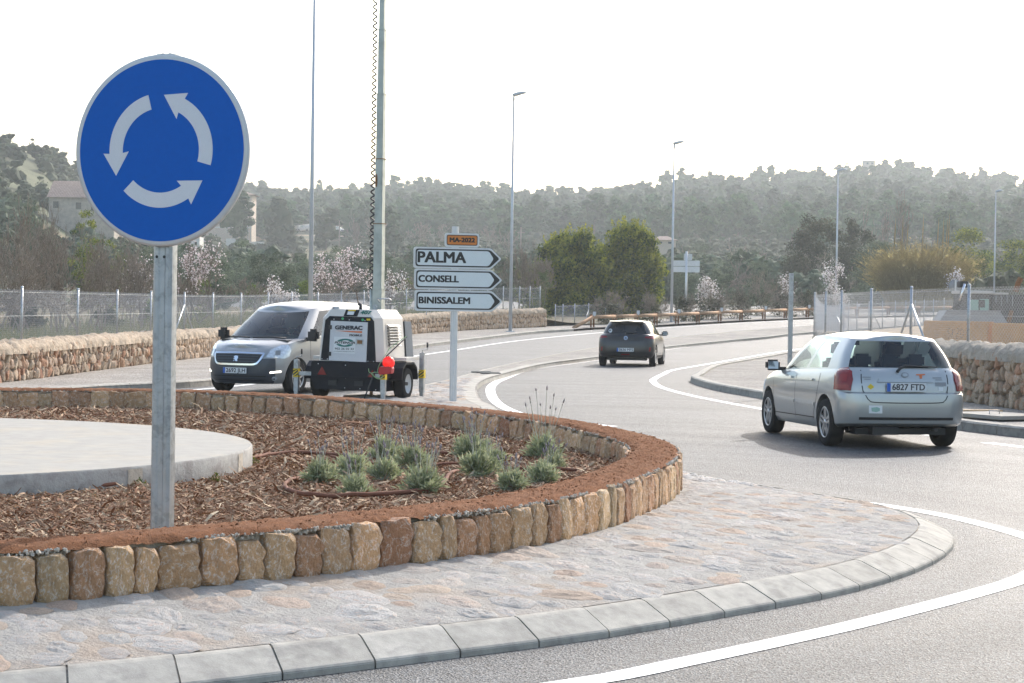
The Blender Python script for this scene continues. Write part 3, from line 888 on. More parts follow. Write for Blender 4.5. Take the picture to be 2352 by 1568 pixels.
for i, (x, y, s, z, nrm) in enumerate(pts):
    if i < 295:
        o = link('stone', ST[i % 12], apron)
        o.location = (x, y, z)
        o.rotation_euler = (nrm.to_track_quat('Z', 'Y').to_matrix() @ Matrix.Rotation(r2.uniform(0, 6.28), 3, 'Z')).to_euler()
        o.scale = (s * r2.uniform(.95, 1.4), s * r2.uniform(.75, 1.05), s * r2.uniform(.055, .105))
    else: rest.append((x, y, s, z, nrm))
if rest:
    mb = MB()
    lo = ST[:5]
    for i, (x, y, s, z, nrm) in enumerate(rest):
        me = lo[i % 5]; R = nrm.to_track_quat('Z', 'Y').to_matrix() @ Matrix.Rotation(r2.uniform(0, 6.28), 3, 'Z')
        mb.add([R @ Vector((v.co.x * s * 1.15, v.co.y * s * .9, v.co.z * .026)) + Vector((x, y, z)) for v in me.vertices], [tuple(f.vertices) for f in me.polygons], 0, False)
    kind(mb.build('far_stones', M['apron_stone'], apron), 'stuff')

# sloping kerb blocks round the island
kroot = link('island_kerb', None); kind(kroot, 'structure', 'mountable grey kerb of sloping concrete blocks round the planted island')
a = -2.75
while a < 2.6:
    r = K_ROAD(a)
    near = -2.4 < a < 0.75
    da = (0.497 if near else 1.0) / r
    mb = MB(); rws = []
    gp = 0.005 / r
    zz = rnd.uniform(-.003, .003)
    pr_ = [(0.0, -0.08), (0.0, 0.03), (-0.012, 0.042), (-0.20, 0.116), (-0.225, 0.122), (-K_W - .0, 0.124), (-K_W, -0.05)]
    A0, A1 = a + gp, a + da - gp
    for t in (0, 1):                                   # straight blocks laid as a polygon
        aa = A0 + (A1 - A0) * t
        rws.append([tuple(PT(aa, K_ROAD(aa) + d, z + zz)) for d, z in pr_])
    mb.grid(rws, sm=False)
    nn = len(pr_)
    mb.add(rws[0], [tuple(range(nn))]); mb.add(rws[1], [tuple(reversed(range(nn)))])
    mb.build('kerb_block', M['kerb'], kroot, fix=True, bevel=0.004)
    a += da
rws = []
for i in range(AN + 1):
    a = -PI + 2 * PI * i / AN
    rws.append([tuple(PT(a, K_ROAD(a) + d, z)) for d, z in ((-0.02, -.03), (-0.03, 0.03), (-0.20, 0.104), (-K_W - .06, 0.115))])
mb = MB(); mb.grid(rws, sm=False); mb.build('kerb_joint', M['mortar'], kroot, fix=True)

# low stone wall of the bed
bed = thing('planter_wall', 'low ring wall of squared brown stones topped with red soil round the planting bed', 'wall', (CX, CY, 0))
def BL(p): return (p[0] - CX, p[1] - CY, p[2])
rws = []
for i in range(AN + 1):
    a = -PI + 2 * PI * i / AN
    ro = W_OUT(a)
    rws.append([BL(PT(a, ro - d, z)) for d, z in ((.075, 0.2), (.06, .50), (W_T - .06, .50), (W_T - .07, .2))])
mb = MB(); mb.grid(rws, sm=False); mb.build('mortar_core', M['mortar'], bed, fix=True)
BS = [rock_mesh('bed_stone', M['bed_stone'], k, 3, 0.12, (1, 1, 1), 0.97, 0.9, 7) for k in range(10)]
r3 = random.Random(21)
def face_stones(a0, a1, inner):
    a = a0
    while a < a1:
        r = W_OUT(a) - (W_T if inner else 0)
        wd = r3.choice([.12, .15, .17, .19, .21, .235]) * (1.18 if inner else 1.0)
        da = wd / r
        am = a + da / 2
        rm = W_OUT(am) - (W_T if inner else 0)
        # tangent of the wall line
        pa, pb = PT(am - .01, W_OUT(am - .01)), PT(am + .01, W_OUT(am + .01))
        ang = math.atan2(pb.y - pa.y, pb.x - pa.x)
        dep = 0.15
        z0 = ZB(am) - .03 if not inner else mul_z(*PT(am, rm)[:2]) - .05
        h = (.505 if not inner else .50) - z0 + r3.uniform(-.035, .012)
        rc = rm + (dep * .42 if inner else -dep * .42)
        p = PT(am, rc)
        o = link('stone', BS[r3.randrange(10)], bed)
        o.location = BL((p.x, p.y, z0 + h / 2 + (.0 if not inner else .0)))
        o.rotation_euler = (r3.uniform(-.06, .06), r3.uniform(-.07, .07), ang + r3.choice([0, PI]) + r3.uniform(-.08, .08))
        o.scale = (wd * 1.06, dep * 1.05, h * 1.0)
        a += da * 1.03
face_stones(-2.05, 0.62, False)
face_stones(-0.35, 2.35, True)
# soil on top
rws = []
SN = 1500
for i in range(SN + 1):
    a = -2.3 + (2.45 + 2.3) * i / SN
    ro = W_OUT(a)
    row = []
    for j in range(15):
        t = j / 14
        e = min(t, 1 - t) * 14
        jit = 0.018 * noise.noise((a * 40, t * 4, 7))
        p = PT(a, ro - 0.012 - (W_T - .024) * t + jit)
        z = Z_TOP - .028 + .030 * min(1, e / 2.2) ** 0.6 + 0.014 * noise.noise((p.x * 14, p.y * 14, 0)) + 0.010 * noise.noise((p.x * 45, p.y * 45, 3))
        row.append(BL((p.x, p.y, z)))
    rws.append(row)
mb = MB(); mb.grid(rws)
so = mb.build('soil_top', M['soil'], bed, fix=True)
if so.data.polygons[0].normal.z < 0: so.data.flip_normals()

def crumbs(name, mat_, items, parent=None, seed=0):
    """many little lumps as one mesh: items of (x, y, z, size)"""
    bm = bmesh.new(); bmesh.ops.create_icosphere(bm, subdivisions=1, radius=0.5)
    v0 = np.array([v.co[:] for v in bm.verts]); f0 = np.array([[v.index for v in f.verts] for f in bm.faces]); bm.free()
    R = np.random.default_rng(seed)
    n = len(items); I = np.array(items)
    V = v0[None] * (1 + R.normal(0, .3, (n, len(v0), 1)))
    V = V * I[:, 3][:, None, None] * R.uniform(.7, 1.3, (n, 1, 3)) + I[:, :3][:, None, :]
    F = f0[None] + (np.arange(n) * len(v0))[:, None, None]
    me = np_mesh(name, V.reshape(-1, 3), F.reshape(-1, 3), mat_, smooth=False)
    o = link(name, me, parent); kind(o, 'stuff')
    return o
it = []
for k in range(4200):
    a = rnd.uniform(-2.1, 1.9); t = rnd.random() ** 0.8
    p = PT(a, W_OUT(a) - .02 - (W_T - .04) * t)
    if not in_view(p.x, p.y): continue
    it.append((*BL((p.x, p.y, Z_TOP + .002)), rnd.choice([.004, .005, .006, .008, .012])))
crumbs('soil_crumbs', M['soil'], it, bed, 3)
it = []
for k in range(9000):
    inner = k % 4 == 0
    a = rnd.uniform(-2.1, 0.8) if not inner else rnd.uniform(-.3, 2.0)
    d = abs(rnd.gauss(0, .02)) + .012
    p = PT(a, W_OUT(a) - (d if not inner else W_T - d))
    if not in_view(p.x, p.y): continue
    if noise.noise((a * 9, 0, 5)) < -0.25: continue
    it.append((*BL((p.x, p.y, Z_TOP - .022 - abs(rnd.gauss(0, .012)))), rnd.choice([.008, .01, .012, .016, .022])))
crumbs('mortar_crumbs', M['mortar'], it, bed, 4)

# earth of the bed, bark mulch
rws = []
for i in range(241):
    a = -PI + 2 * PI * i / 240
    r1 = W_OUT(a) - W_T + .06
    row = []
    for j in range(46):
        r = r1 * j / 45
        p = PT(a, r); row.append((p.x, p.y, mul_z(p.x, p.y)))
    rws.append(row)
mb = MB(); mb.grid(rws)
be = kind(mb.build('bed_earth', M['mulch'], fix=True), 'structure')
if be.data.polygons[0].normal.z < 0: be.data.flip_normals()

DC, DR = Vector((-6.02, 16.42, 0)), 3.86
def make_chips(n, seed):
    R = np.random.default_rng(seed)
    xs, ys, zs = [], [], []
    while len(xs) < n:
        y = 9.5 + (R.random() ** 1.25) * 17.5
        x = R.uniform(-.27, .27) * y
        a = math.atan2(y - CY, x - CX); r = math.hypot(x - CX, y - CY)
        if r > W_OUT(a) - W_T - .01 or math.hypot(x - DC.x, y - DC.y) < DR: continue
        if x > 1.4: continue
        xs.append(x); ys.append(y); zs.append(mul_z(x, y))
    P = np.stack([xs, ys, zs], 1)
    L = np.clip(R.lognormal(-3.95, .7, n), .008, .14)
    L *= np.clip(P[:, 1] / 14, .8, 1.5)
    Wd = np.minimum(L * R.uniform(.05, .22, n), .022) + .0022
    th = R.uniform(0, 2 * PI, n); tilt = R.normal(0.08, .28, n); roll = R.normal(0, .6, n)
    d = np.stack([np.cos(th) * np.cos(tilt), np.sin(th) * np.cos(tilt), np.sin(tilt)], 1)
    sd = np.stack([-np.sin(th), np.cos(th), 0 * th], 1)
    up = np.cross(d, sd)
    sd = sd * np.cos(roll)[:, None] + up * np.sin(roll)[:, None]
    up = np.cross(d, sd)
    P[:, 2] += .006 + np.abs(np.sin(tilt)) * L * .45 + R.uniform(0, .012, n)
    hl, hw = (L / 2)[:, None] * d, (Wd / 2)[:, None] * sd
    bend = up * (L * R.uniform(-.1, .14, n))[:, None]
    V = np.stack([P - hl - hw * .7, P - hl + hw * .7, P + hw + bend, P - hw + bend, P + hl + hw * .5, P + hl - hw * .5], 1)
    o = (np.arange(n) * 6)[:, None]
    F = np.concatenate([o + np.array([[0, 3, 2, 1]]), o + np.array([[3, 5, 4, 2]])])
    tint = np.clip(R.normal(.2, .36, n), 0, 1)
    return np_mesh('bark_mulch', V.reshape(-1, 3), F, M['chip'], np.repeat(tint, 6))
kind(link('bark_mulch', make_chips(190000, 2)), 'stuff')

# concrete disc in the bed
disc = thing('concrete_plinth', 'round low pale concrete slab lying in the mulch behind the blue sign', 'slab', tuple(DC))
mb = MB()
mb.lathe([(DR - .004, Z_MUL - .16), (DR, Z_MUL), (DR, .505), (DR - .012, .52)], 160, mi=1)
mb.add([(math.cos(2 * PI * k / 160) * (DR - .012), math.sin(2 * PI * k / 160) * (DR - .012), .52) for k in range(160)], [tuple(range(160))], 0)
mb.build('slab', [M['concrete'], M['concrete_side']], disc)
for px in (358, 500):
    p = at(px, 1122 if px < 400 else 1078, Z_MUL) - DC
    aj = math.atan2(p.y, p.x)
    mb = MB()
    mb.grid([[((DR + .0035) * math.cos(aj + s), (DR + .0035) * math.sin(aj + s), z) for z in (Z_MUL - .03, .503)] for s in np.linspace(-.02, .02, 5)])
    mb.build('joint', M['mortar'], disc)

# irrigation hose
def hose(name, pix, label, r=.011, z=Z_MUL + .022):
    P = [at_mul(x, y) for x, y in pix]
    Q = spline([tuple(p) for p in P], 90)
    Q = [(q[0], q[1], mul_z(q[0], q[1]) + .040) for q in Q]
    mb = MB(); mb.tube(Q, r, 8)
    o = mb.build(name, M['hose'])
    return tag(o, label, 'hose')
hose('irrigation_hose', [(-40, 1138), (60, 1136), (130, 1132), (260, 1124), (345, 1112), (420, 1100), (490, 1087), (545, 1072), (566, 1063), (620, 1053), (690, 1048), (760, 1053), (850, 1053), (950, 1052), (1055, 1050)], 'brown irrigation hose running along the edge of the round concrete slab', .016)
hose('irrigation_hose', [(760, 1058), (800, 1063), (850, 1072), (905, 1080), (935, 1080), (1000, 1077), (1075, 1075)], 'brown irrigation hose crossing behind the middle row of lavenders')
hose('irrigation_hose', [(700, 1107), (672, 1112), (655, 1122), (657, 1132), (676, 1142), (720, 1148), (800, 1149), (900, 1146), (980, 1140), (1010, 1131), (1023, 1116), (1030, 1103), (1042, 1094), (1060, 1090)], 'brown hose loop curving round the front lavenders near the soil rim', .016)
hose('irrigation_hose', [(1130, 1085), (1200, 1086), (1260, 1087), (1325, 1090)], 'short brown hose stretch behind the lavenders nearest the bed tip', .013)

# ------------------------------------------------------------ rubble walls
def rubble_wall(path, side, hfun, label, size, band, keep, y0, y1, capmat, thick=0.5, sizev=.5, end_cap=False, seed=1):
    """path: foot of the visible face; side +1: that face looks to the right of the path direction"""
    Q = spline(path, int(plen(np.array(path)) / .25))
    N = -normals2(Q) * side
    bx, by = Q[len(Q) // 2]
    root = thing('stone_wall', label, 'wall', (bx, by, 0))
    B = lambda x, y, z: (x - bx, y - by, z)
    Rr = random.Random(seed)
    # joint core
    rws = []
    for i in range(len(Q)):
        z = g(Q[i][1]) + .1; h = hfun(Q[i][1])
        rws.append([B(Q[i][0] - N[i][0] * d, Q[i][1] - N[i][1] * d, z + zz) for d, zz in ((.06, -.1), (.07, h - .1), (thick - .06, h - .1), (thick - .05, -.1))])
    mb = MB(); mb.grid(rws, sm=False)
    mb.add(rws[0], [(0, 1, 2, 3)]); mb.add(rws[-1], [(3, 2, 1, 0)])
    mb.build('mortar_core', M['wall_core'], root, fix=True)
    # rounded cap
    rws = []
    F_ = spline(path, int(plen(np.array(path)) / .07))
    NF = -normals2(F_) * side
    for i in range(len(F_)):
        z = g(F_[i][1]) + .115; h = hfun(F_[i][1])
        row = []
        for j in range(13):
            th = PI * j / 12
            d = thick / 2 - (thick / 2 + .035) * math.cos(th)
            zz = h - band[1] + band[1] * math.sin(th) ** .7
            p = (F_[i][0] - NF[i][0] * d, F_[i][1] - NF[i][1] * d)
            k = noise.noise((p[0] * 4.2 + zz * 3, p[1] * 4.2, zz * 5 + seed)) * .06 + noise.noise((p[0] * 11, p[1] * 11, zz * 12)) * .05
            row.append(B(p[0] + NF[i][0] * k * math.cos(th), p[1] + NF[i][1] * k * math.cos(th), z + zz + k * math.sin(th)))
        rws.append(row)
    mb = MB(); mb.grid(rws)
    n = len(rws[0])
    mb.add(rws[0], [tuple(range(n))]); mb.add(rws[-1], [tuple(reversed(range(n)))])
    mb.build('mortar_cap', capmat, root, fix=True)
    # facing stones in rough courses
    vs = [rock_mesh('wall_stone', M['wall_stone'], 80 + k + seed * 20, 3, 0.3, (1, 1, 1), 0.6, 0.9, 12) for k in range(9)]
    lo = [rock_mesh('wall_stone_far', M['wall_stone'], 80 + k + seed * 20, 2, 0.3, (1, 1, 1), 0.6, 0.9, 10) for k in range(6)]
    seg = np.concatenate([[0], np.cumsum(np.linalg.norm(np.diff(Q[:, :2], axis=0), axis=1))])
    items = []
    nrow = 0
    hb = band[0]
    nr = max(2, int(round(hb / (size * .88))))
    for r_ in range(nr):
        s = Rr.uniform(0, size)
        while s < seg[-1]:
            wd = size * Rr.uniform(1 - sizev, 1 + sizev)
            sm_ = s + wd / 2
            if sm_ >= seg[-1]: break
            i = min(int(np.searchsorted(seg, sm_)), len(Q) - 1)
            x, y = Q[i]
            if y0 <= y <= y1:
                hh = hfun(y) - band[1] * .75
                zc = (r_ + .5) / nr * hh + Rr.uniform(-.28, .28) * size
                items.append((math.hypot(x, y), x, y, N[i], g(y) + .115 + zc, wd, hh / nr))
            s += wd * .93
    if end_cap:                                           # stones round the far end of the wall
        x, y = Q[-1]
        tdir = Q[-1] - Q[-2]; tdir /= np.linalg.norm(tdir)
        for r_ in range(nr):
            for d in np.arange(.08, thick, size * .95):
                hh = hfun(y) - band[1] * .75
                items.append((500, x - N[-1][0] * d + tdir[0] * .04, y - N[-1][1] * d + tdir[1] * .04, tdir, g(y) + .115 + (r_ + .5) / nr * hh, size, hh / nr))
    items.sort(key=lambda q: q[0])
    far = MB()
    for k, (dd, x, y, n_, z, wd, hh) in enumerate(items):
        e = (Rr.uniform(-.3, .3), Rr.uniform(-1.0, 1.0), math.atan2(n_[1], n_[0]) - PI / 2 + Rr.uniform(-.3, .3))
        sc_ = (wd * Rr.uniform(1.0, 1.2), size * Rr.uniform(.75, .95), hh * Rr.uniform(.8, 1.4))
        off = Rr.uniform(-.03, .015)
        loc = B(x - n_[0] * (size * .28 - off), y - n_[1] * (size * .28 - off), z)
        if k < keep:
            o = link('stone', vs[k % 9], root); o.location = loc; o.rotation_euler = e; o.scale = sc_
        else:
            me = lo[k % 6]
            mt = Matrix.LocRotScale(Vector(loc), Matrix.Rotation(e[2], 3, 'Z') @ Matrix.Rotation(e[1], 3, 'Y'), Vector(sc_))
            far.add([mt @ v.co for v in me.vertices], [tuple(f.vertices) for f in me.polygons], 0, False)
    if far.v: kind(far.build('far_stones', M['wall_stone'], root), 'stuff')
    return root
rubble_wall(LWALL, +1, lambda y: float(np.interp(y, [38, 60, 100, 110], [.80, .85, .97, 1.03])), 'long low rubble stone wall with mortar cap under the wire fence beyond the van', .19, (.53, .26), 290, 36.5, 112, M['wall_cap'], end_cap=True)
rubble_wall(RWALL, -1, lambda y: 1.10, 'tall rubble stone wall with grey mortar cap behind the silver hatchback', .21, (.80, .30), 290, 30, 56, M['wall_cap_grey'], seed=2)

# ------------------------------------------------------------ wire fences
def seen_on(path, px):
    """distance along path where the picture column px crosses it"""
    d = ray(px, 710 + .015 * (px - 1176)); u = d.x / d.y
    P = spline(path, 800)
    f = P[:, 0] - u * P[:, 1]
    i = int(np.argmin(np.abs(f)))
    return P[i]
def fence(path, zb, zt, posts, label, pitch=.085, braces=(), post_r=.025, wire_r=.0022, over=.06, low=None):
    P = spline(path, int(plen(spline(path, 200)) / .25) + 2)
    seg = np.concatenate([[0], np.cumsum(np.linalg.norm(np.diff(P[:, :2], axis=0), axis=1))])
    L_ = seg[-1]
    X = lambda s: (float(np.interp(s, seg, P[:, 0])), float(np.interp(s, seg, P[:, 1])))
    bx, by = X(L_ / 2)
    root = thing('wire_fence', label, 'fence', (bx, by, 0))
    def pt(s, t):
        x, y = X(s)
        a, b = zb(x, y), zt(x, y)
        return (x - bx, y - by, a + (b - a) * t)
    for (x, y) in posts:
        mb = MB(); a, b = (low or zb)(x, y), zt(x, y) + over
        mb.tube([(0, 0, a - .1), (0, 0, b)], post_r, 8); mb.lathe([(post_r * 1.15, b - .03), (post_r * 1.15, b + .005), (0.001, b + .012)], 8)
        o = mb.build('post', M['galv'], root); o.location = (x - bx, y - by, 0)
    for (x, y, dx, dy) in braces:
        mb = MB(); a, b = zb(x, y), zt(x, y)
        mb.tube([(0, 0, a + (b - a) * .72), (dx, dy, a - .05)], post_r * .8, 6)
        o = mb.build('brace', M['galv'], root); o.location = (x - bx, y - by, 0)
    mb = MB()
    H = zt(*X(L_ / 2)) - zb(*X(L_ / 2))
    nst = int((L_ + H) / pitch)
    for k in range(nst):
        s0 = -H + k * pitch
        for sg in (0, 1):
            a, b = s0, s0 + H
            ta, tb = (0, 1) if sg == 0 else (1, 0)
            if a < 0: ta = ta + (tb - ta) * (-a / H); a = 0
            if b > L_: tb = tb - (tb - ta) * ((b - L_) / (b - a)) if b > a else tb; b = L_
            if b - a < .02: continue
            mb.tube([pt(a, ta), pt(b, tb)], wire_r, 3, caps=False, sm=False)
    kind(mb.build('wire_mesh', M['wire'], root), 'stuff')
    for t in (.03, .5, .95):
        mb = MB(); mb.tube([pt(s, t) for s in np.linspace(0, L_, int(L_ / 2))], wire_r * 1.7, 3, caps=False)
        mb.build('tension_wire', M['wire'], root)
    return root
LF = [(x - .3, y + .1) for x, y in LWALL[:-1]] + [(1.55, 109.6)]
lfposts = [tuple(seen_on(LF, px)) for px in (-60, 50, 178, 270, 347, 424, 489, 554, 617, 671, 730, 784.5, 836, 882, 934, 985, 1035, 1080, 1120, 1155, 1193, 1216, 1240)]
br = []
for px, s in ((424, 1), (424, -1), (985, 1), (985, -1)):
    q = seen_on(LF, px); br.append((q[0], q[1], .05 * s, 1.4 * s))
wtop = lambda x, y: g(y) + .115 + float(np.interp(y, [38, 60, 100, 110], [.74, .80, .92, .97]))
fence(LF, wtop, lambda x, y: g(y) + float(np.interp(y, [38, 60, 90, 110], [1.95, 2.0, 2.18, 2.30])), lfposts, 'long chain link fence with steel posts on the stone wall at left', braces=br)
F3 = [(2.4, 111.5), (3.4, 114.0), (5.0, 118.5), (6.6, 121.5)]
fence(F3, lambda x, y: g(y) + .1, lambda x, y: g(y) + 1.25, [tuple(seen_on(F3, px)) for px in (1268, 1293, 1320, 1352, 1391)], 'short lower wire fence between the wall end and the guardrail', pitch=.09, braces=[(*seen_on(F3, 1352), -.3, -1.0)])
RF = [(x + .25, y) for x, y in RWALL[:-1]] + [(8.5, 56.2)]
rposts = [tuple(seen_on(RF, px)) for px in (2225, 2093, 2001, 1933, 1897)] + [(8.52, 56.1), (9.2, 31.5)]
q = seen_on(RF, 2093)
fence(RF, lambda x, y: 1.18, lambda x, y: 2.24, rposts, 'chain link fence on the right stone wall in front of the orange barriers', pitch=.08, post_r=.03, wire_r=.0019, braces=[(q[0], q[1], .05, -1.3), (q[0], q[1], .0, 1.3)])
f2p = spline(FENCE2, 38)
fence(FENCE2, lambda x, y: site_z(x, y) - .05, lambda x, y: g(y) + .1 + 1.55 + .45 * min(1, max(0, (100 - y) / 40)), [tuple(p) for p in f2p], 'far chain link fence along the exit road beyond the site corner', pitch=.09, post_r=.028, braces=[(15.5, 95, .3, -1.4), (20.5, 113.6, .8, 1.2)])

# ------------------------------------------------------------ timber guardrail
gp_ = spline(GUARD, 400)
grail = thing('guardrail', 'brown timber log guardrail on short posts beside the far road', 'guardrail', (GUARD[3][0], GUARD[3][1], 0))
gx, gy = GUARD[3]
gposts = [seen_on(GUARD, px) for px in (1362, 1413, 1461, 1507, 1555, 1604, 1654, 1703, 1755, 1804, 1855)]
d0 = gposts[-1] - gposts[-2]
q = gposts[-1].copy()
while q[0] < 52:
    i = int(np.argmin(np.hypot(gp_[:, 0] - q[0], gp_[:, 1] - q[1])))
    t = gp_[min(i + 3, 399)] - gp_[max(i - 3, 0)]; t /= np.linalg.norm(t)
    q = gp_[i] + t * 4.4; gposts.append(q.copy())
for k, p in enumerate(gposts):
    z = g(p[1])
    for s in (-1, 1):
        mb = MB(); mb.box((p[0] - gx + s * .075 , p[1] - gy + .05, z + .40), (.09, .14, .86))
        mb.build('post', M['timberpost'], grail)
rail_z = .68
first = at(1317, 757, .02)
ends = [Vector((first.x, first.y, g(first.y) + .12))] + [Vector((p[0], p[1] - .16, g(p[1]) + rail_z)) for p in gposts]
for a, b in zip(ends[:-1], ends[1:]):
    d = (b - a).normalized() * .003
    mb = MB(); mb.tube([a + d - Vector((gx, gy, 0)), (a + b) / 2 - Vector((gx, gy, 0)), b - d - Vector((gx, gy, 0))], .095, 10)
    mb.build('log_rail', M['timber'], grail)
for k in range(len(ends) - 1):
    if k in (1, 3, 5, 7, 9, 11, 13):
        p = ends[k] - Vector((gx, gy, 0))
        mb = MB(); mb.box(p + Vector((.1, -.02, .2)), (.17, .03, .2)); mb.box(p + Vector((.1, 0, .1)), (.1, .03, .1))
        mb.build('reflector', M['refl'], grail)
# ============================================================ SIGNS AND LAMPS
# blue roundabout sign
def make_round_sign():
    Z0 = 10.78
    base = atd(371, 1205, Z0)
    base.z = 0.30
    top = atd(378, 570, Z0)
    R_ = 438 / 2 * Z0 / FPX
    cen = atd(373.5, 347, Z0)
    rz = math.radians(-17.5)
    s = thing('roundabout_sign', 'big round blue sign with three white circling arrows on a grey steel post', 'road sign', base, rz)
    zc = cen.z - base.z
    H = zc + R_ + .006
    # post: channelled steel section, 100 x 50
    mb = MB()
    prof = [(-.050, -.018), (-.036, -.030), (-.020, -.030), (-.012, -.024), (.012, -.024), (.020, -.030), (.036, -.030), (.050, -.018), (.052, .0), (.052, .030), (.044, .036), (-.044, .036), (-.052, .030), (-.052, 0)]
    mb.prism([(a * 1.12, b * 1.1) for a, b in prof], 0, H)
    mb.build('post', M['galv'], s)
    for k, x in ((0, -.022), (1, .022)):
        mb = MB(); mb.lathe([(.0, -.0005), (.0085, -.0005)], 12, 'y', (x - .008, -.034, zc - R_ - .055)); mb.build('bolt_hole', M['black'], s)
        mb = MB(); mb.tube([(x - .002, .0, zc + R_ - .01), (x - .002, .0, zc + R_ + .012)], .013, 8); mb.build('bolt', M['galv'], s)
    yf = -.060
    mb = MB()
    mb.lathe([(0, .0), (R_ * .965, 0), (R_, .004), (R_, .026), (R_ * .985, .03), (R_ * .94, .03), (0, .03)], 96, 'y', (0, yf, zc))
    mb.build('sign_rim', M['signrim'], s)
    def disc_at(name, r, y, m):
        mb = MB(); mb.add([(r * math.cos(2 * PI * k / 96), y, zc + r * math.sin(2 * PI * k / 96)) for k in range(96)], [tuple(range(96))]); return mb.build(name, m, s)
    disc_at('blue_face', R_ * .947, yf - .0016, M['signblue'])
    for q in range(3):
        o_ = math.radians(120 * q)
        a0, a1, a2 = math.radians(104.5) + o_, math.radians(183) + o_, math.radians(207) + o_
        ro, ri = .597 * R_, .440 * R_
        P = [(ro * math.cos(a), ro * math.sin(a)) for a in np.linspace(a0, a1, 26)]
        rm = (ro + ri) / 2; hw = .149 * R_
        P += [((rm + hw) * math.cos(a1 - .01), (rm + hw) * math.sin(a1 - .01)), (.578 * R_ * math.cos(a2), .578 * R_ * math.sin(a2)), ((rm - hw) * math.cos(a1 - .035), (rm - hw) * math.sin(a1 - .035))]
        P += [(ri * math.cos(a), ri * math.sin(a)) for a in np.linspace(a1, a0, 26)]
        mb = MB(); mb.add([(a, yf - .0030, zc + b) for a, b in P], [tuple(range(len(P)))])
        mb.build('arrow', M['signwhite'], s, fix=False)
    mb = MB(); mb.box((0, yf - .0022, zc + R_ * .66), (R_ * 1.36, .0006, .0012)); mb.build('film_seam', M['signblue'], s)
make_round_sign()

# stack of arrow boards
def rounded(poly, rad, n=4):
    out = []
    m = len(poly)
    for i in range(m):
        p = Vector(poly[i]); a = Vector(poly[i - 1]); b = Vector(poly[(i + 1) % m])
        r = rad[i] if isinstance(rad, (list, tuple)) else rad
        u, v = (a - p), (b - p)
        r = min(r, u.length * .45, v.length * .45)
        q0, q1 = p + u.normalized() * r, p + v.normalized() * r
        for k in range(n + 1):
            t = k / n
            out.append(tuple(q0 * (1 - t) ** 2 + p * 2 * t * (1 - t) + q1 * t * t))
    return out
def make_arrow_signs():
    Z0 = 33.9; k = Z0 / FPX
    base = atd(1040, 940, Z0); base.z = .11
    s = thing('direction_sign', 'stack of white arrow direction boards under an orange plate on a grey pole', 'road sign', base, math.radians(13))
    fz = lambda y: CAMH - (y - 708) * k - base.z
    mb = MB()
    prof = [(.062 * (1 if i % 2 else .9) * math.cos(i * PI / 12), .062 * (1 if i % 2 else .9) * math.sin(i * PI / 12)) for i in range(24)]
    mb.prism(prof, 0, fz(520)); mb.build('pole', M['alu'], s)
    px0 = 1041
    def board(x0, x1, y0, y1, txt, cap, tx0, tx1, label):
        L_, H_ = (x1 - x0) * k * 1.025, (y1 - y0) * k
        ox, oz = (x0 - px0) * k * 1.025, fz((y0 + y1) / 2)
        F = lambda a, b, t: (ox + a, -.075 - t, oz + b)
        h = H_ / 2
        def shape(i, xi=0, sh=0):
            return rounded([(i + xi, h - i), (L_ * .875 - i * .4 - sh * .2, h - i), (L_ - i * 1.25 - sh, 0), (L_ * .875 - i * .4 - sh * .2, -h + i), (i + xi, -h + i)], [.05, .04, .035, .04, .05])
        mb = MB(); mb.prism(shape(0), -.035, 0, F); b = mb.build('arrow_board', M['alu'], s, fix=True); b['label'] = label
        for nm, sp, t, m in (('board_border', shape(.030), .0020, M['signblack']), ('board_field', shape(.052, 0, .075), .0036, M['arrowwhite'])):
            mb = MB(); mb.add([F(a, c, t) for a, c in sp], [tuple(range(len(sp)))]); o = mb.build(nm, m, b)
            if o.data.polygons[0].normal.y > 0: o.data.flip_normals()
        tw = (tx1 - tx0) * k * 1.025
        M4 = frame4((ox + (tx0 - x0) * k * 1.025 + tw / 2, -.075 - .0052, oz), (1, 0, 0), (0, 0, 1))
        put_text('lettering', txt, cap * k / .70, M['signblack'], M4, b, bold=.010 if cap > 20 else .0075, width=tw)
    board(945.5, 1146, 568.5, 617, 'PALMA', 24.2, 954, 1062, 'white arrow board reading PALMA')
    board(947.5, 1148.5, 618, 665, 'CONSELL', 14.8, 957, 1047, 'white arrow board reading CONSELL')
    board(949, 1150, 667, 714.5, 'BINISSALEM', 14.6, 958.5, 1074, 'white arrow board reading BINISSALEM')
    x0, x1, y0, y1 = 1015.5, 1094, 535.5, 567.5
    L_, H_ = (x1 - x0) * k * 1.025, (y1 - y0) * k; ox, oz = (x0 - px0) * k * 1.025, fz((y0 + y1) / 2)
    F = lambda a, b, t: (ox + a, -.075 - t, oz + b)
    shp = lambda i: rounded([(i, H_ / 2 - i), (L_ - i, H_ / 2 - i), (L_ - i, -H_ / 2 + i), (i, -H_ / 2 + i)], .05 - i * .5)
    mb = MB(); mb.prism(shp(0), -.03, 0, F); b = mb.build('road_number_plate', M['alu'], s, fix=True); b['label'] = 'small orange plate reading MA-2022'
    for nm, i, t, m in (('plate_border', .03, .002, M['signblack']), ('plate_field', .043, .0036, M['signorange'])):
        sp = shp(i); mb = MB(); mb.add([F(a, c, t) for a, c in sp], [tuple(range(len(sp)))]); o = mb.build(nm, m, b)
        if o.data.polygons[0].normal.y > 0: o.data.flip_normals()
    put_text('lettering', 'MA-2022', 9.8 * k / .70, M['signblack'], frame4((ox + L_ / 2, -.075 - .0052, oz), (1, 0, 0), (0, 0, 1)), b, bold=.006, width=58 * k)
make_arrow_signs()

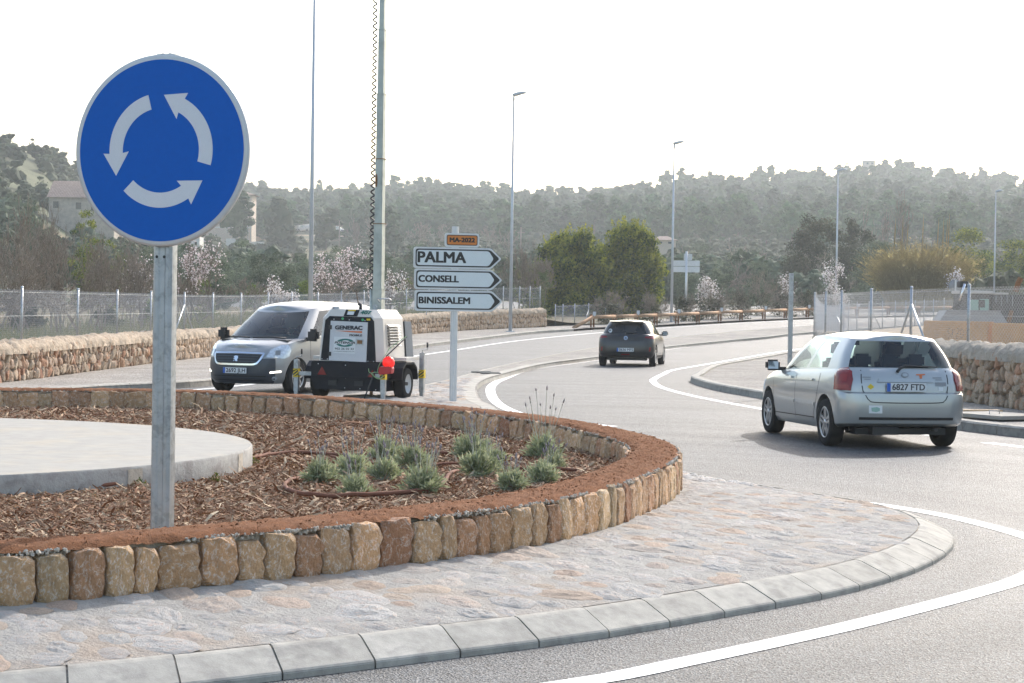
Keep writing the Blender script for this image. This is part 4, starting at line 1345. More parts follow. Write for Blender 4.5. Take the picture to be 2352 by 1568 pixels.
# street lamps
def lamp_parts(root, h):
    mb = MB(); mb.tube([(0, 0, 0), (0, 0, h * .45), (0, 0, h - .25)], [.095, .072, .042], 10); mb.build('pole', M['lampgrey'], root)
    mb = MB(); mb.tube([(0, 0, h - .26), (0, 0, h - .18), (.01, 0, h + .02)], [.045, .058, .042], 8); mb.build('bracket', M['lampgrey'], root)
    mb = MB()
    rws = []
    for (x, wd, z0, z1) in ((-.08, .04, .03, .09), (0, .10, -.02, .13), (.18, .14, .0, .19), (.38, .13, .07, .225), (.54, .10, .115, .225), (.66, .06, .15, .185), (.70, .02, .165, .175)):
        rws.append([(x, -wd, h + (z0 + z1) / 2), (x, -wd * .6, h + z1), (x, wd * .6, h + z1), (x, wd, h + (z0 + z1) / 2), (x, wd * .6, h + z0), (x, -wd * .6, h + z0)])
    mb.grid(rws, closed=True); mb.add(rws[0], [(5, 4, 3, 2, 1, 0)]); mb.add(rws[-1], [(0, 1, 2, 3, 4, 5)])
    mb.build('lamp_head', M['lampgrey'], root, fix=True)
    mb = MB(); mb.box((0, 0, .02), (.4, .4, .04)); mb.build('base_plate', M['lampgrey'], root)
GRP = 'tall grey street lamps along the road'
def lamp(px, py, Z0, topy, label, rz=0.1):
    p = atd(px, py, Z0)
    gz = ground_z(p.x, p.y) if Z0 > 140 else g(Z0) + .11
    h = (CAMH + ((710 + .015 * (px - 1176)) - topy) / FPX * Z0) - gz - .12
    l = thing('street_lamp', label, 'street lamp', (p.x, p.y, gz), rz, GRP)
    lamp_parts(l, h)
lamp(713, 700, 72, -100, 'tall grey lamp post rising behind the roof of the van', .3)
lamp(1172, 765, 100.5, 215, 'grey street lamp standing just right of the arrow boards')
lamp(1542, 743, 122.5, 327, 'grey street lamp behind the dark hatchback beside the white sign backs')
lamp(1919, 745, 151, 390, 'grey street lamp rising in front of the cane clump near the fence corner', .0)
lamp(2282, 735, 187, 438, 'farthest grey street lamp above the parked machine at the right', .0)

# bare steel post, back of a direction sign, back of a round sign
p = at(1813, 897, .115)
t = thing('bare_post', 'lone bare steel post without sign on the right gravel verge', 'post', p, .2)
mb = MB(); hp = CAMH + (719.5 - 627) / FPX * p.y - p.z
mb.prism([(-.043, -.025), (.043, -.025), (.043, .025), (-.043, .025)], 0, hp); mb.build('post', M['galv'], t)
def sign_back():
    Z0 = 126; k = Z0 / FPX
    b = atd(1574.5, 742, Z0); b.z = g(Z0) + .1
    s = thing('direction_sign', 'pair of direction boards seen from behind on a thin pole', 'road sign', b, -.08)
    fz = lambda y: CAMH - (y - 716) * k - b.z
    mb = MB(); mb.tube([(0, 0, 0), (0, 0, fz(577))], .075, 8); mb.build('pole', M['alu'], s)
    for (x0, x1, y0, y1) in ((1547, 1607, 598, 611), (1547, 1607, 612, 625)):
        mb = MB(); mb.box(((x0 + x1) / 2 * k - 1576.5 * k, .12, fz((y0 + y1) / 2)), ((x1 - x0) * k, .05, (y1 - y0) * k)); mb.build('board', M['alu'], s, bevel=.015)
        for sx in (-.45, .45):
            mb = MB(); mb.box((sx, .08, fz((y0 + y1) / 2)), (.06, .03, (y1 - y0) * k * .8)); mb.build('stiffener', M['alu'], s)
    mb = MB(); mb.box((.06, .12, fz(590)), (17 * k, .05, 15 * k)); mb.build('number_plate', M['alu'], s, bevel=.015)
    mb = MB(); mb.box((.32, .05, fz(590)), (.06, .2, 14 * k)); mb.build('plate_edge', M['alu'], s)
sign_back()
Z0 = 128; k = Z0 / FPX
b = atd(2193, 740, Z0); b.z = g(Z0) + .05
t = thing('round_sign', 'grey back of a round road sign behind the right fence', 'road sign', b, .1)
mb = MB(); mb.lathe([(0, 0), (15.5 * k, 0), (15.5 * k, .03), (0, .03)], 40, 'y', (0, .06, CAMH - (657 - 725) * k - b.z)); mb.build('sign_disc', M['machinegrey'], t)
mb = MB(); mb.box((0, 0, (CAMH + (725 - 642) * k - b.z) / 2), (.1, .06, CAMH + (725 - 642) * k - b.z)); mb.build('post', M['alu'], t)

# ============================================================ LIGHT TOWER GENERATOR
def make_generator():
    Z0 = 34.6; k = Z0 / FPX
    b = atd(800, 920, Z0); b.z = .10
    s = thing('light_tower', 'white and black towable light tower trailer with a tall steel mast', 'light tower', b, math.radians(-17))
    S = .158 * k; SX = S / math.cos(math.radians(21))
    zb = CAMH - ((684.9) - 704.5) * k - b.z
    fp = lambda zx, zy: ((zx - 620) * SX, zb - zy * S)
    D_ = 1.25
    FR = lambda a, c, t: (a, t, c)
    # white hood: chamfered prism, lofted so that it narrows upwards
    mb = MB()
    X = lambda v: fp(v, 0)[0]; Zz = lambda v: fp(0, v)[1]
    levels = [(Zz(915), .60, 0.0), (Zz(600), .575, .015), (Zz(285), .545, .03), (Zz(160), .425, .075)]
    rws = []
    for (z, hw, yi) in levels:
        c = .11
        rws.append([(-hw + c * .6, yi, z), (hw - c, yi, z), (hw, yi + .16, z), (hw, D_ - .05, z), (hw - .05, D_, z), (-hw + .05, D_, z), (-hw, D_ - .05, z), (-hw, yi + .1, z)])
    mb.grid(rws, sm=False, closed=True); mb.add(rws[-1], [tuple(range(8))])
    mb.build('hood', M['genwhite'], s, fix=True, bevel=.008)
    def yfront(z):
        return float(np.interp(z, [l[0] for l in levels], [l[2] for l in levels]))
    def flat(name, pts, m, off=.004, parent=s, fix=True):
        mb = MB(); P = [fp(*p) for p in pts]
        mb.add([(x, yfront(z) - off, z) for x, z in P] + [(x, yfront(z) - off + .012, z) for x, z in P], [tuple(range(len(P)))] + [(i, (i + 1) % len(P), len(P) + (i + 1) % len(P), len(P) + i) for i in range(len(P))])
        return mb.build(name, m, parent, fix=True)
    flat('front_frame', [(208, 905), (262, 320), (320, 262), (925, 270), (970, 330), (1012, 915)], M['genblack'], .006)
    flat('top_band', [(522, 262), (548, 165), (748, 165), (722, 262)], M['genblack'], .005)
    door = flat('door', [(334, 908), (346, 330), (885, 345), (878, 922)], M['gendoor'], .022)
    for zy in (425, 812):
        o = flat('hinge', [(320, zy - 30), (366, zy - 30), (366, zy + 30), (320, zy + 30)], M['black'], .032, door)
    o = flat('latch', [(722, 588), (830, 590), (830, 678), (722, 675)], M['galv'], .028, door)
    flat('latch_plate', [(742, 605), (816, 606), (816, 660), (742, 658)], M['rust'], .031, door)
    flat('company_sticker', [(403, 560), (716, 570), (713, 806), (398, 798)], M['plate'], .0245, door)
    def arc(cx, cy, rx_, ry_, a0, a1, n=20): return [(cx + rx_ * math.cos(math.radians(a)), cy + ry_ * math.sin(math.radians(a))) for a in np.linspace(a0, a1, n)]
    flat('logo_ring', arc(570, 640, 128, 52, 195, 345) + arc(575, 640, 62, 30, 335, 205), M['logo_green'], .026, door)
    flat('logo_ring', arc(560, 655, 128, 52, 15, 165) + arc(555, 655, 62, 30, 155, 25), M['logo_green'], .026, door)
    flat('brand_swoosh', [(416, 474), (806, 474), (806, 503), (600, 490)], M['orange_print'], .0245, door)
    def txt(t, cx, cy, h, wd, m, shear=0.0, bold=.003, off=.028, par=door):
        x, z = fp(cx, cy)
        put_text('lettering', t, h * S / .70, M[m], frame4((x, yfront(z) - off, z), (1, 0, 0), (0, 0.03, 1)), par, width=wd * SX, shear=shear, bold=bold)
    txt('GENERAC', 612, 430, 54, 392, 'ink', bold=.007, off=.0255)
    txt('MOBILE', 717, 537, 28, 180, 'ink', bold=.003, off=.0255)
    txt('POTENCIA', 560, 647, 30, 296, 'ink', .25, .003)
    txt('902 26 02 22', 557, 736, 28, 278, 'ink', off=.0265, bold=.001)
    txt('www.potenciamaquinaria.com', 556, 772, 17, 304, 'ink', off=.0265, bold=0)
    txt('407', 836, 206, 48, 160, 'logo_green', .25, .005, off=.012, par=s)
    for (x, y) in ((514, 297), (806, 309)):
        flat('round_sticker', arc(x, y, 18, 19, 0, 345, 16), M['green'], .008)
    flat('warning_sticker', [(862, 290), (915, 290), (915, 318), (862, 318)], M['yellow'], .008)
    flat('warning_sticker', [(583, 168), (690, 168), (690, 186), (583, 186)], M['yellow'], .008)
    flat('rating_plate', [(580, 190), (676, 190), (664, 240), (570, 238)], M['plate'], .008)
    for (x, y) in ((388, 308), (612, 313), (840, 320), (228, 888), (310, 890), (900, 908), (982, 910)):
        flat('bolt', arc(x, y, 8, 8, 0, 330, 10), M['galv'], .012)
    # louvred vent on the right side
    vr = thing_part = MB()
    def side(y, z, off=.0):
        hw = float(np.interp(z, [l[0] for l in levels], [l[1] for l in levels]))
        return (hw + off, y, z)
    z0, z1 = Zz(690), Zz(355)
    mb = MB(); mb.add([side(.30, z0, .006), side(1.0, z0, .006), side(1.0, z1, .006), side(.30, z1, .006)], [(0, 1, 2, 3)])
    v = mb.build('vent_panel', M['genwhite'], s)
    for i in range(8):
        za = z0 + (z1 - z0) * (i + .25) / 8.2; zc = za + (z1 - z0) * .055
        mb = MB(); mb.add([side(.36, za, .008), side(.94, za, .008), side(.94, zc, .008), side(.36, zc, .008)], [(0, 1, 2, 3)]); mb.build('louvre_gap', M['black'], v)
        mb = MB(); mb.add([side(.36, zc, .008), side(.94, zc, .008), side(.94, za - .01, .055), side(.36, za - .01, .055)], [(0, 1, 2, 3), (3, 2, 1, 0)]); mb.build('louvre', M['genwhite'], v)
    mb = MB(); zt = Zz(330); zl = Zz(885)
    mb.add([(.56, D_ + .004, zt), (.61, D_ + .004, zl), (.66, D_ + .24, zl), (.60, D_ + .24, zt), (-.6, D_ + .24, zt), (-.66, D_ + .24, zl), (-.61, D_ + .004, zl), (-.56, D_ + .004, zt)], [(0, 1, 2, 3), (3, 2, 5, 4), (4, 5, 6, 7), (0, 3, 4, 7)])
    mb.build('rear_panel', M['machinegrey'], s)
    # black chassis box
    mb = MB()
    P = [(-.67, Zz(915)), (.66, Zz(925)), (.70, Zz(960)), (.70, Zz(1155)), (.66, Zz(1180)), (.66, Zz(1345)), (-.60, Zz(1330)), (-.69, Zz(1180)), (-.69, Zz(960))]
    mb.prism(P, -.05, D_ + .1, FR); mb.build('chassis', M['genblack'], s, fix=True, bevel=.012)
    mb = MB(); mb.box((0, -.06, Zz(1150)), (1.36, .04, .03)); mb.build('bumper_lip', M['genblack'], s)
    for x in (405, 785):
        xx, zz = fp(x, 1232)
        mb = MB(); mb.box((xx, -.056, zz), (.16, .02, .09)); mb.build('fork_pocket', M['black'], s)
        mb = MB(); mb.box((xx, -.064, zz + .052), (.2, .03, .018)); mb.build('pocket_rim', M['genblack'], s)
    for (x, y) in ((190, 960), (588, 972), (190, 1145), (588, 1158), (580, 1302), (803, 1308), (1030, 1318)):
        xx, zz = fp(x, y); mb = MB(); mb.lathe([(0, -.008), (.009, -.004), (.01, 0)], 8, 'y', (xx, -.052, zz)); mb.build('bolt', M['refl'], s)
    for (a, c, d) in (((247, 995), (183, 1117), (315, 1121)), ((985, 1030), (912, 1140), (1045, 1148))):
        mb = MB(); pp = [fp(*q) for q in (a, c, d)]
        mb.prism(pp, -.062, -.052, FR); mb.build('triangle_reflector', M['redlens'], s, fix=True)
    # outriggers with striped bands and cranks
    def outrigger(x, y, z1, armx):
        mb = MB(); mb.box((x, y, (z1 + .05) / 2 + .03), (.085, .085, z1 - .1)); o = mb.build('outrigger', M['galv'], s, bevel=.006)
        mb = MB(); mb.box((x, y, .13), (.065, .065, .3)); mb.build('inner_leg', M['galv'], o)
        mb = MB(); mb.box((x, y, .02 - .03), (.16, .16, .02)); mb.build('foot_plate', M['galv'], o)
        mb = MB(); mb.box((x, y, .43), (.098, .098, .15)); mb.build('hazard_band', M['yellow'], o)
        for i in range(-1, 3):
            mb = MB()
            zc = .38 + i * .06
            q = [(x - .049, max(.356, min(.504, zc))), (x + .049, max(.356, min(.504, zc + .075))), (x + .049, max(.356, min(.504, zc + .105))), (x - .049, max(.356, min(.504, zc + .03)))]
            if abs(q[0][1] - q[3][1]) < .004 and abs(q[1][1] - q[2][1]) < .004: continue
            mb.add([(a, y - .0505, c) for a, c in q], [(0, 1, 2, 3)]); mb.build('hazard_stripe', M['black'], o)
        mb = MB(); mb.tube([(x, y, z1 - .06), (x, y, z1 + .05), (x + .10, y - .02, z1 + .06), (x + .10, y - .02, z1 + .16)], .009, 6); mb.build('crank', M['galv'], o)
        mb = MB(); mb.tube([(x + .1, y - .02, z1 + .10), (x + .1, y - .02, z1 + .19)], .016, 6); mb.build('crank_grip', M['black'], o)
        mb = MB(); mb.box(((x + armx) / 2, y + .0, .42), (abs(x - armx), .06, .065)); mb.build('outrigger_arm', M['galv'], o)
    outrigger(-1.02, .10, .66, -.62)
    outrigger(.69, -.12, .58, .55)
    outrigger(.98, 1.05, .80, .55)
    mb = MB(); mb.tube([(.04, 1.0, .3), (.04, 1.0, -.08)], .03, 6); mb.build('jockey_leg', M['timber'], s)
    mb = MB(); mb.tube([(.55, -.16, .5), (.37, -.3, -.08)], .013, 6); mb.build('earth_rod', M['machinedark'], s)
    # wheels and mudguards
    for sx in (1, -1):
        wx = .78 * sx
        mb = MB(); mb.lathe([(.17, -.10), (.245, -.10), (.275, -.085), (.283, -.05), (.283, .05), (.275, .085), (.245, .10), (.17, .10)], 28, 'x', (wx, .62, .265))
        wl = mb.build('wheel', M['rubber'], s)
        mb = MB()
        for q in ([(.0, .035), (.05, .04), (.075, .015), (.14, -.01), (.165, .05), (.18, .088)],):
            mb.lathe([(r, h * sx) for r, h in q], 24, 'x', (wx, .62, .265))
        mb.build('rim', M['refl'], wl)
        mb = MB(); mb.lathe([(0, .09 * sx), (.03, .085 * sx), (.035, .03 * sx)], 10, 'x', (wx, .62, .265)); mb.build('hub', M['machinedark'], wl)
        arch = [(.20, .35), (.26, .55), (.40, .64), (.82, .64), (.98, .55), (1.04, .35)]
        inn = [(1.02, .33), (.95, .52), (.81, .605), (.41, .605), (.28, .52), (.22, .33)]
        mb = MB(); mb.prism(arch + inn, wx - .13, wx + .13, lambda a, c, t: (t, a, c)); mb.build('mudguard', M['genblack'], s, fix=True)
        mb = MB(); mb.box((wx - .02 * sx, .85, .70), (.24, .7, .05)); mb.build('step_plate', M['genwhite'], s)
    # red warning lamp on the front right corner
    x, z = fp(1253, 918)
    mb = MB(); mb.lathe([(0, -.055), (.06, -.05), (.095, -.03), (.107, 0), (.107, .035), (.09, .06), (0, .07)], 28, 'y', (x, -.22, z)); L_ = mb.build('warning_lamp', M['redlamp'], s)
    for r in (.03, .06, .088):
        mb = MB(); mb.lathe([(r - .004, -.058 + r * .25), (r, -.062 + r * .25), (r + .004, -.056 + r * .25)], 24, 'y', (x, -.22, z)); mb.build('lens_ring', M['redlens'], L_)
    x, z = fp(1222, 1030)
    mb = MB(); mb.prism([(-.12, -.06), (-.09, -.075), (.115, -.05), (.125, .05), (.08, .075), (-.11, .06)], -.28, -.13, lambda a, c, t: (x + a, t, z + c)); mb.build('lamp_battery_box', M['redplastic'], s, fix=True, bevel=.01)
    mb = MB(); P = [fp(*q) for q in ((1350, 535), (1250, 720), (1210, 800), (1140, 920), (1100, 1000), (1090, 1060), (1150, 1080), (1170, 1130), (1100, 1155), (1030, 1110), (1015, 1075), (1090, 1060), (1160, 1095), (1140, 1145), (1060, 1120), (1020, 1085), (970, 1060), (968, 1010))]
    Q = spline([(a, -.19 + .02 * math.sin(i * 1.7), c) for i, (a, c) in enumerate(P)], 120); Q[:14, 1] = np.linspace(.0, -.19, 14); Q[:14, 0] += np.linspace(.12, 0, 14)
    mb.tube([tuple(q) for q in Q], .0065, 5); mb.build('cable', M['greencable'], s)
    mb = MB(); a = fp(1345, 545); c = fp(1215, 830)
    mb.tube([(a[0] + .1, .1, a[1]), (c[0], -.2, c[1])], .011, 6); mb.build('lamp_stick', M['machinedark'], s)
    # small fittings on top
    mb = MB(); x, z = fp(688, 150); mb.tube([(x, .3, z - .02), (x, .3, z + .06), (x - .04, .3, z + .09)], .03, 8); mb.build('exhaust', M['black'], s)
    mb = MB(); x, z = fp(855, 120); mb.lathe([(.03 + .012 * math.cos(t), .012 * math.sin(t)) for t in np.linspace(0, 2 * PI, 9)], 16, 'y', (x, .45, z)); mb.build('lifting_ring', M['galv'], s)
    mb = MB(); mb.tube([(.40, .4, zb - .06 - .0), (.40, .3, zb + .0), (.62, .3, zb - .0), (.62, .4, zb - .02)], .013, 6); mb.build('handle', M['galv'], s)
    # telescopic mast
    mx, my = .30, .62
    zf = lambda y: CAMH + (705.3 - y) * (Z0 + .6) / FPX - b.z
    cuts = [(770, 664, .170), (664, 515, .155), (515, 367, .140), (367, 219, .125), (219, 72, .108), (72, -76, .092), (-76, -224, .078)]
    for i, (ya, yb, wd) in enumerate(cuts):
        mb = MB(); za, zc = zf(ya), zf(yb)
        mb.box((mx, my, (za + zc) / 2), (wd, wd, zc - za)); o = mb.build('mast_section', M['galvmast'], s)
        mb = MB(); mb.box((mx, my, zc + .006), (wd * 1.22, wd * 1.22, .012)); mb.build('mast_collar', M['rust'] if i in (2, 1) else M['galvmast'], o)
        mb = MB(); mb.box((mx + wd * .28, my - wd / 2 - .004, (za + zc) / 2 - .05), (.03, .008, (zc - za) * .86)); mb.build('mast_rail', M['galvmast'], o)
    mb = MB(); mb.tube([(mx - .14, my + .02, zf(770)), (mx - .14, my + .02, zf(664))], .035, 10); mb.build('winch_tube', M['galvmast'], s)
    mb = MB(); zz = zf(416); mb.add([(mx - .045 + .022 * math.cos(t), my - .0735, zz + .12 * math.sin(t)) for t in np.linspace(0, 2 * PI, 14)[:-1]], [tuple(reversed(range(13)))]); mb.build('rust_stain', M['rust'], s, fix=True)
    mb = MB()
    zs = np.linspace(zf(668), zf(-224), 1500)
    mb.tube([(mx - .118 + .032 * math.cos((z - zs[0]) / .112 * 2 * PI), my - .05 + .026 * math.sin((z - zs[0]) / .112 * 2 * PI), z) for z in zs], .014, 5)
    mb.build('coiled_cable', M['black'], s)
make_generator()

# ============================================================ CARS
NR, NC, NS, NF = 8, 6, 22, 8
def half_ring(xr, xf, wd, cr, cf, bow_r, bow_f, tr, tf, L_):
    pts = []
    for k in range(NR + 1): pts.append((xr, (wd - cr) * k / NR))
    for k in range(1, NC + 1):
        a = PI / 2 * k / NC; pts.append((xr + cr - cr * math.cos(a), wd - cr + cr * math.sin(a)))
    for k in range(1, NS + 1):
        pts.append((xr + cr + (xf - cf - xr - cr) * k / NS, wd))
    for k in range(1, NC + 1):
        a = PI / 2 * k / NC; pts.append((xf - cf + cf * math.sin(a), wd - cf + cf * math.cos(a)))
    for k in range(1, NF + 1): pts.append((xf, (wd - cf) * (1 - k / NF)))
    xa, xb = L_ * .35, L_ * .62
    res = []
    for x, y in pts:
        f = 1 - tr * max(0, (xa - x) / xa) ** 2 - tf * max(0, (x - xb) / (L_ - xb)) ** 2
        q = (y / wd) ** 2
        x2 = x + bow_r * q * max(0, 1 - (x - xr) / .6) - bow_f * q * max(0, 1 - (xf - x) / .9)
        res.append((x2, y * f))
    return res
def ztab(t, x):
    if not hasattr(t, '__len__'): return t
    return float(np.interp(x, [q[0] for q in t], [q[1] for q in t]))
HN = NR + 1 + NC + NS + NC + NF
def full(h): return h + [(x, -y) for x, y in h[-2:0:-1]]
def ladder(mb, ring, crown, mi, m=8, flip=False, sm=True):
    """skin across a full ring joining left and right points; crown lifts the middle"""
    rws = []
    for i in range(HN):
        a = ring[i]; bb = ring[-i if i else 0]
        if i in (0, HN - 1): rws.append([a] * (m + 1)); continue
        row = []
        for k in range(m + 1):
            t = k / m
            z = a[2] + (crown(a[0]) if callable(crown) else crown) * (1 - (2 * t - 1) ** 2)
            row.append((a[0], a[1] * (1 - 2 * t), z))
        rws.append(row)
    mb.grid(rws, mi, sm)

def make_body(spec, mats):
    """mats: paint, black; returns mesh of lower body with wheel arches cut plus the painted part of the cabin, and glass mesh"""
    L_ = spec['L']
    low = spec['low']; rings = []
    for lv in low:
        h = half_ring(lv['xr'], lv['xf'], lv['w'], lv.get('cr', .22), lv.get('cf', .3), lv.get('br', .06), lv.get('bf', .12), spec.get('tr', .03), spec.get('tf', .08), L_)
        rings.append([(x, y, ztab(lv['z'], x)) for x, y in full(h)])
    mb = MB()
    fine = [rings[0]]
    for a, c in zip(rings[:-1], rings[1:]): fine.append(c)
    mb.grid(fine, 0, True, closed=True)
    ladder(mb, rings[-1], lambda x: spec['hood_crown'] * min(1, max(.15, (x - 2.2) / 1.0)), 0)
    ladder(mb, rings[0], 0.0, 1)
    me = mb.mesh('body', mats)
    bm = bmesh.new(); bm.from_mesh(me)
    bmesh.ops.remove_doubles(bm, verts=bm.verts, dist=.0005)
    bmesh.ops.dissolve_degenerate(bm, edges=bm.edges, dist=.0002)
    bmesh.ops.recalc_face_normals(bm, faces=bm.faces); bm.to_mesh(me); bm.free()
    ob = bpy.data.objects.new('tmp', me); COL.objects.link(ob)
    cb = MB()
    for wx in spec['wheels']:
        for sgn in (1, -1):
            cb.lathe([(0, .42 * sgn), (spec['arch'], .42 * sgn), (spec['arch'], 1.3 * sgn), (0, 1.3 * sgn)], 40, 'y', (wx, 0, spec['wr'] + .01), mi=1)
    cme = cb.mesh('cut', mats)
    bm = bmesh.new(); bm.from_mesh(cme); bmesh.ops.remove_doubles(bm, verts=bm.verts, dist=.0005); bmesh.ops.recalc_face_normals(bm, faces=bm.faces); bm.to_mesh(cme); bm.free()
    co = bpy.data.objects.new('cut', cme); COL.objects.link(co)
    md = ob.modifiers.new('b', 'BOOLEAN'); md.operation = 'DIFFERENCE'; md.object = co; md.solver = 'EXACT'
    dg = bpy.context.evaluated_depsgraph_get()
    cut = bpy.data.meshes.new_from_object(ob.evaluated_get(dg), depsgraph=dg)
    bpy.data.objects.remove(ob); bpy.data.objects.remove(co)
    # cabin
    gh = spec['cab']; g0, g1 = gh['bot'], gh['top']
    nv = len(gh['rows'])
    grings = []
    for t in gh['rows']:
        lerp = lambda a, c: a + (c - a) * t
        bul = gh.get('bulge', .025) * math.sin(PI * min(1, t * .9))
        h = half_ring(lerp(g0['xr'], g1['xr']) - bul * .6, lerp(g0['xf'], g1['xf']) + bul * 1.2, lerp(g0['w'], g1['w']) + bul, lerp(g0['cr'], g1['cr']), lerp(g0['cf'], g1['cf']), lerp(g0.get('br', .06), g1.get('br', .06)), lerp(g0.get('bf', .2), g1.get('bf', .16)), gh.get('tr', .03), gh.get('tf', .03), L_)
        grings.append([(x, y, ztab(g0['z'], x) * (1 - t) + ztab(g1['z'], x) * t) for x, y in full(h)])
    n = len(grings[0])
    sym = lambda i: i if i < HN else n - i               # column index on the half ring (columns i..i+1)
    cab, gl = MB(), MB()
    cab.add([], []); 
    V = [p for r in grings for p in r]
    cab.v = [tuple(p) for p in V]; gl.v = [tuple(p) for p in V]
    for j in range(nv - 1):
        for i in range(n):
            i2 = (i + 1) % n
            f = (j * n + i, j * n + i2, (j + 1) * n + i2, (j + 1) * n + i)
            hi = i if i < HN - 1 else n - 1 - i
            k = gh['cell'](hi, j)
            if k == 2: gl.f.append(f); gl.mi.append(0); gl.sm.append(True)
            else: cab.f.append(f); cab.mi.append(k); cab.sm.append(True)
    ladder(cab, grings[-1], lambda x: gh['crown'], 0)
    cme = cab.mesh('cab', mats)
    bm = bmesh.new(); bm.from_mesh(cut); bm.from_mesh(cme)
    bmesh.ops.remove_doubles(bm, verts=bm.verts, dist=.0004)
    bmesh.ops.delete(bm, geom=[v for v in bm.verts if not v.link_faces], context='VERTS')
    bm.to_mesh(cut); bm.free()
    cut.materials.clear()
    for m in mats: cut.materials.append(m)
    for p in cut.polygons: p.use_smooth = True
    cut.set_sharp_from_angle(angle=math.radians(38))
    gme = gl.mesh('glass', [spec['glass']])
    bm = bmesh.new(); bm.from_mesh(gme)
    bmesh.ops.delete(bm, geom=[v for v in bm.verts if not v.link_faces], context='VERTS')
    bmesh.ops.recalc_face_normals(bm, faces=bm.faces); bm.to_mesh(gme); bm.free()
    return cut, gme, grings

class Proj:
    """drops flat shapes on to a body along a direction"""
    def __init__(s, meshes):
        bm = bmesh.new()
        for m in meshes: bm.from_mesh(m)
        s.t = BVHTree.FromBMesh(bm); bm.free()
    def hit(s, p, d):
        h = s.t.ray_cast(p, d)
        if h[0] is None: return s.t.find_nearest(p + d * 4)[0]
        return h[0]
    def patch(s, name, poly, org, ax, ay, d, off, m, parent, step=.06, skirt=.02):
        org, ax, ay, d = Vector(org), Vector(ax).normalized(), Vector(ay).normalized(), Vector(d).normalized()
        bm = bmesh.new()
        f = bm.faces.new([bm.verts.new((u, v, 0)) for u, v in poly])
        us = [p[0] for p in poly]; vs = [p[1] for p in poly]
        for (lo, hi, no) in ((min(us), max(us), (1, 0, 0)), (min(vs), max(vs), (0, 1, 0))):
            k = lo + step
            while k < hi - step * .3:
                bmesh.ops.bisect_plane(bm, geom=bm.verts[:] + bm.edges[:] + bm.faces[:], plane_co=(k * no[0], k * no[1], 0), plane_no=no)
                k += step
        for v in bm.verts:
            p = org + ax * v.co.x + ay * v.co.y
            v.co = s.hit(p, d) - d * off
        if skirt:
            be = [e for e in bm.edges if e.is_boundary]
            r = bmesh.ops.extrude_edge_only(bm, edges=be)
            for v in r['geom']:
                if isinstance(v, bmesh.types.BMVert): v.co += d * (off + skirt)
        bmesh.ops.recalc_face_normals(bm, faces=bm.faces)
        me = bpy.data.meshes.new(name); bm.to_mesh(me); bm.free()
        me.materials.append(m)
        for p in me.polygons: p.use_smooth = True
        me.set_sharp_from_angle(angle=math.radians(35))
        return link(name, me, parent)
    def seam(s, name, pts, org, ax, ay, d, wd, m, parent, off=.0015):
        org, ax, ay, d = Vector(org), Vector(ax).normalized(), Vector(ay).normalized(), Vector(d).normalized()
        P = spline(pts, max(6, int(plen(np.array(pts)) / .05))) if len(pts) > 2 else np.array([np.array(pts[0]) + (np.array(pts[1]) - np.array(pts[0])) * t for t in np.linspace(0, 1, 12)])
        N = normals2(P); rws = []
        for i in range(len(P)):
            row = []
            for sg in (-1, 1):
                u, v = P[i] + N[i] * sg * wd / 2
                row.append(s.hit(org + ax * u + ay * v, d) - d * off)
            rws.append(row)
        mb = MB(); mb.grid(rws); return mb.build(name, m, parent)

def wheel(parent, x, y, r, wd, sgn, rimr, style=5):
    mb = MB(); h = wd / 2
    mb.lathe([(rimr, -h * .9), (r * .93, -h), (r * .985, -h * .8), (r, -h * .5), (r, h * .5), (r * .985, h * .8), (r * .93, h), (rimr, h * .9)], 36, 'y', (x, y, r))
    w_ = mb.build('wheel', M['rubber'], parent)
    mb = MB(); o = sgn
    mb.lathe([(rimr * 1.02, h * .88 * o), (rimr * .95, h * .86 * o), (rimr * .9, h * .3 * o), (rimr * .3, h * .2 * o), (0, h * .2 * o)], 32, 'y', (x, y, r), mi=1)
    mb.lathe([(rimr * 1.02, h * .89 * o), (rimr * .97, h * .96 * o), (rimr * .92, h * .85 * o)], 32, 'y', (x, y, r))
    for k in range(style):
        a = 2 * PI * k / style + .3
        Rm = Matrix.Rotation(-a, 3, 'Y')
        for dx in (-.12, .12):
            c = Rm @ Vector((rimr * .55, 0, dx * rimr * 1.2))
            mb.box((x + c.x, y + h * .74 * o, r + c.z), (rimr * .9, h * .22, rimr * .17), Rm)
    mb.lathe([(0, h * .92 * o), (rimr * .2, h * .9 * o), (rimr * .24, h * .6 * o)], 16, 'y', (x, y, r))
    mb.build('rim', [M['alloy'], M['black']], w_)
    return w_

def plate(parent, c, rz, txt, wd=.52, ht=.11, tilt=0.0):
    """registration plate; rz turns its face; c is the centre in the parent's space"""
    R_ = Matrix.Rotation(rz, 3, 'Z')
    mb = MB(); mb.box(c, (wd, .012, ht), R_); p = mb.build('number_plate', M['plate'], parent, bevel=.003)
    q = R_ @ Vector((-wd * .455, -.0075, 0)) + Vector(c)
    mb = MB(); mb.box(q, (wd * .09, .002, ht * .98), R_); mb.build('blue_band', M['plateblue'], p)
    fx, fz_ = R_ @ Vector((1, 0, 0)), Vector((0, 0, 1))
    put_text('lettering', txt, ht * .70 / .70, M['ink'], frame4(R_ @ Vector((wd * .045, -.0085, 0)) + Vector(c), fx, fz_), p, width=wd * .82, bold=.002)
    return p

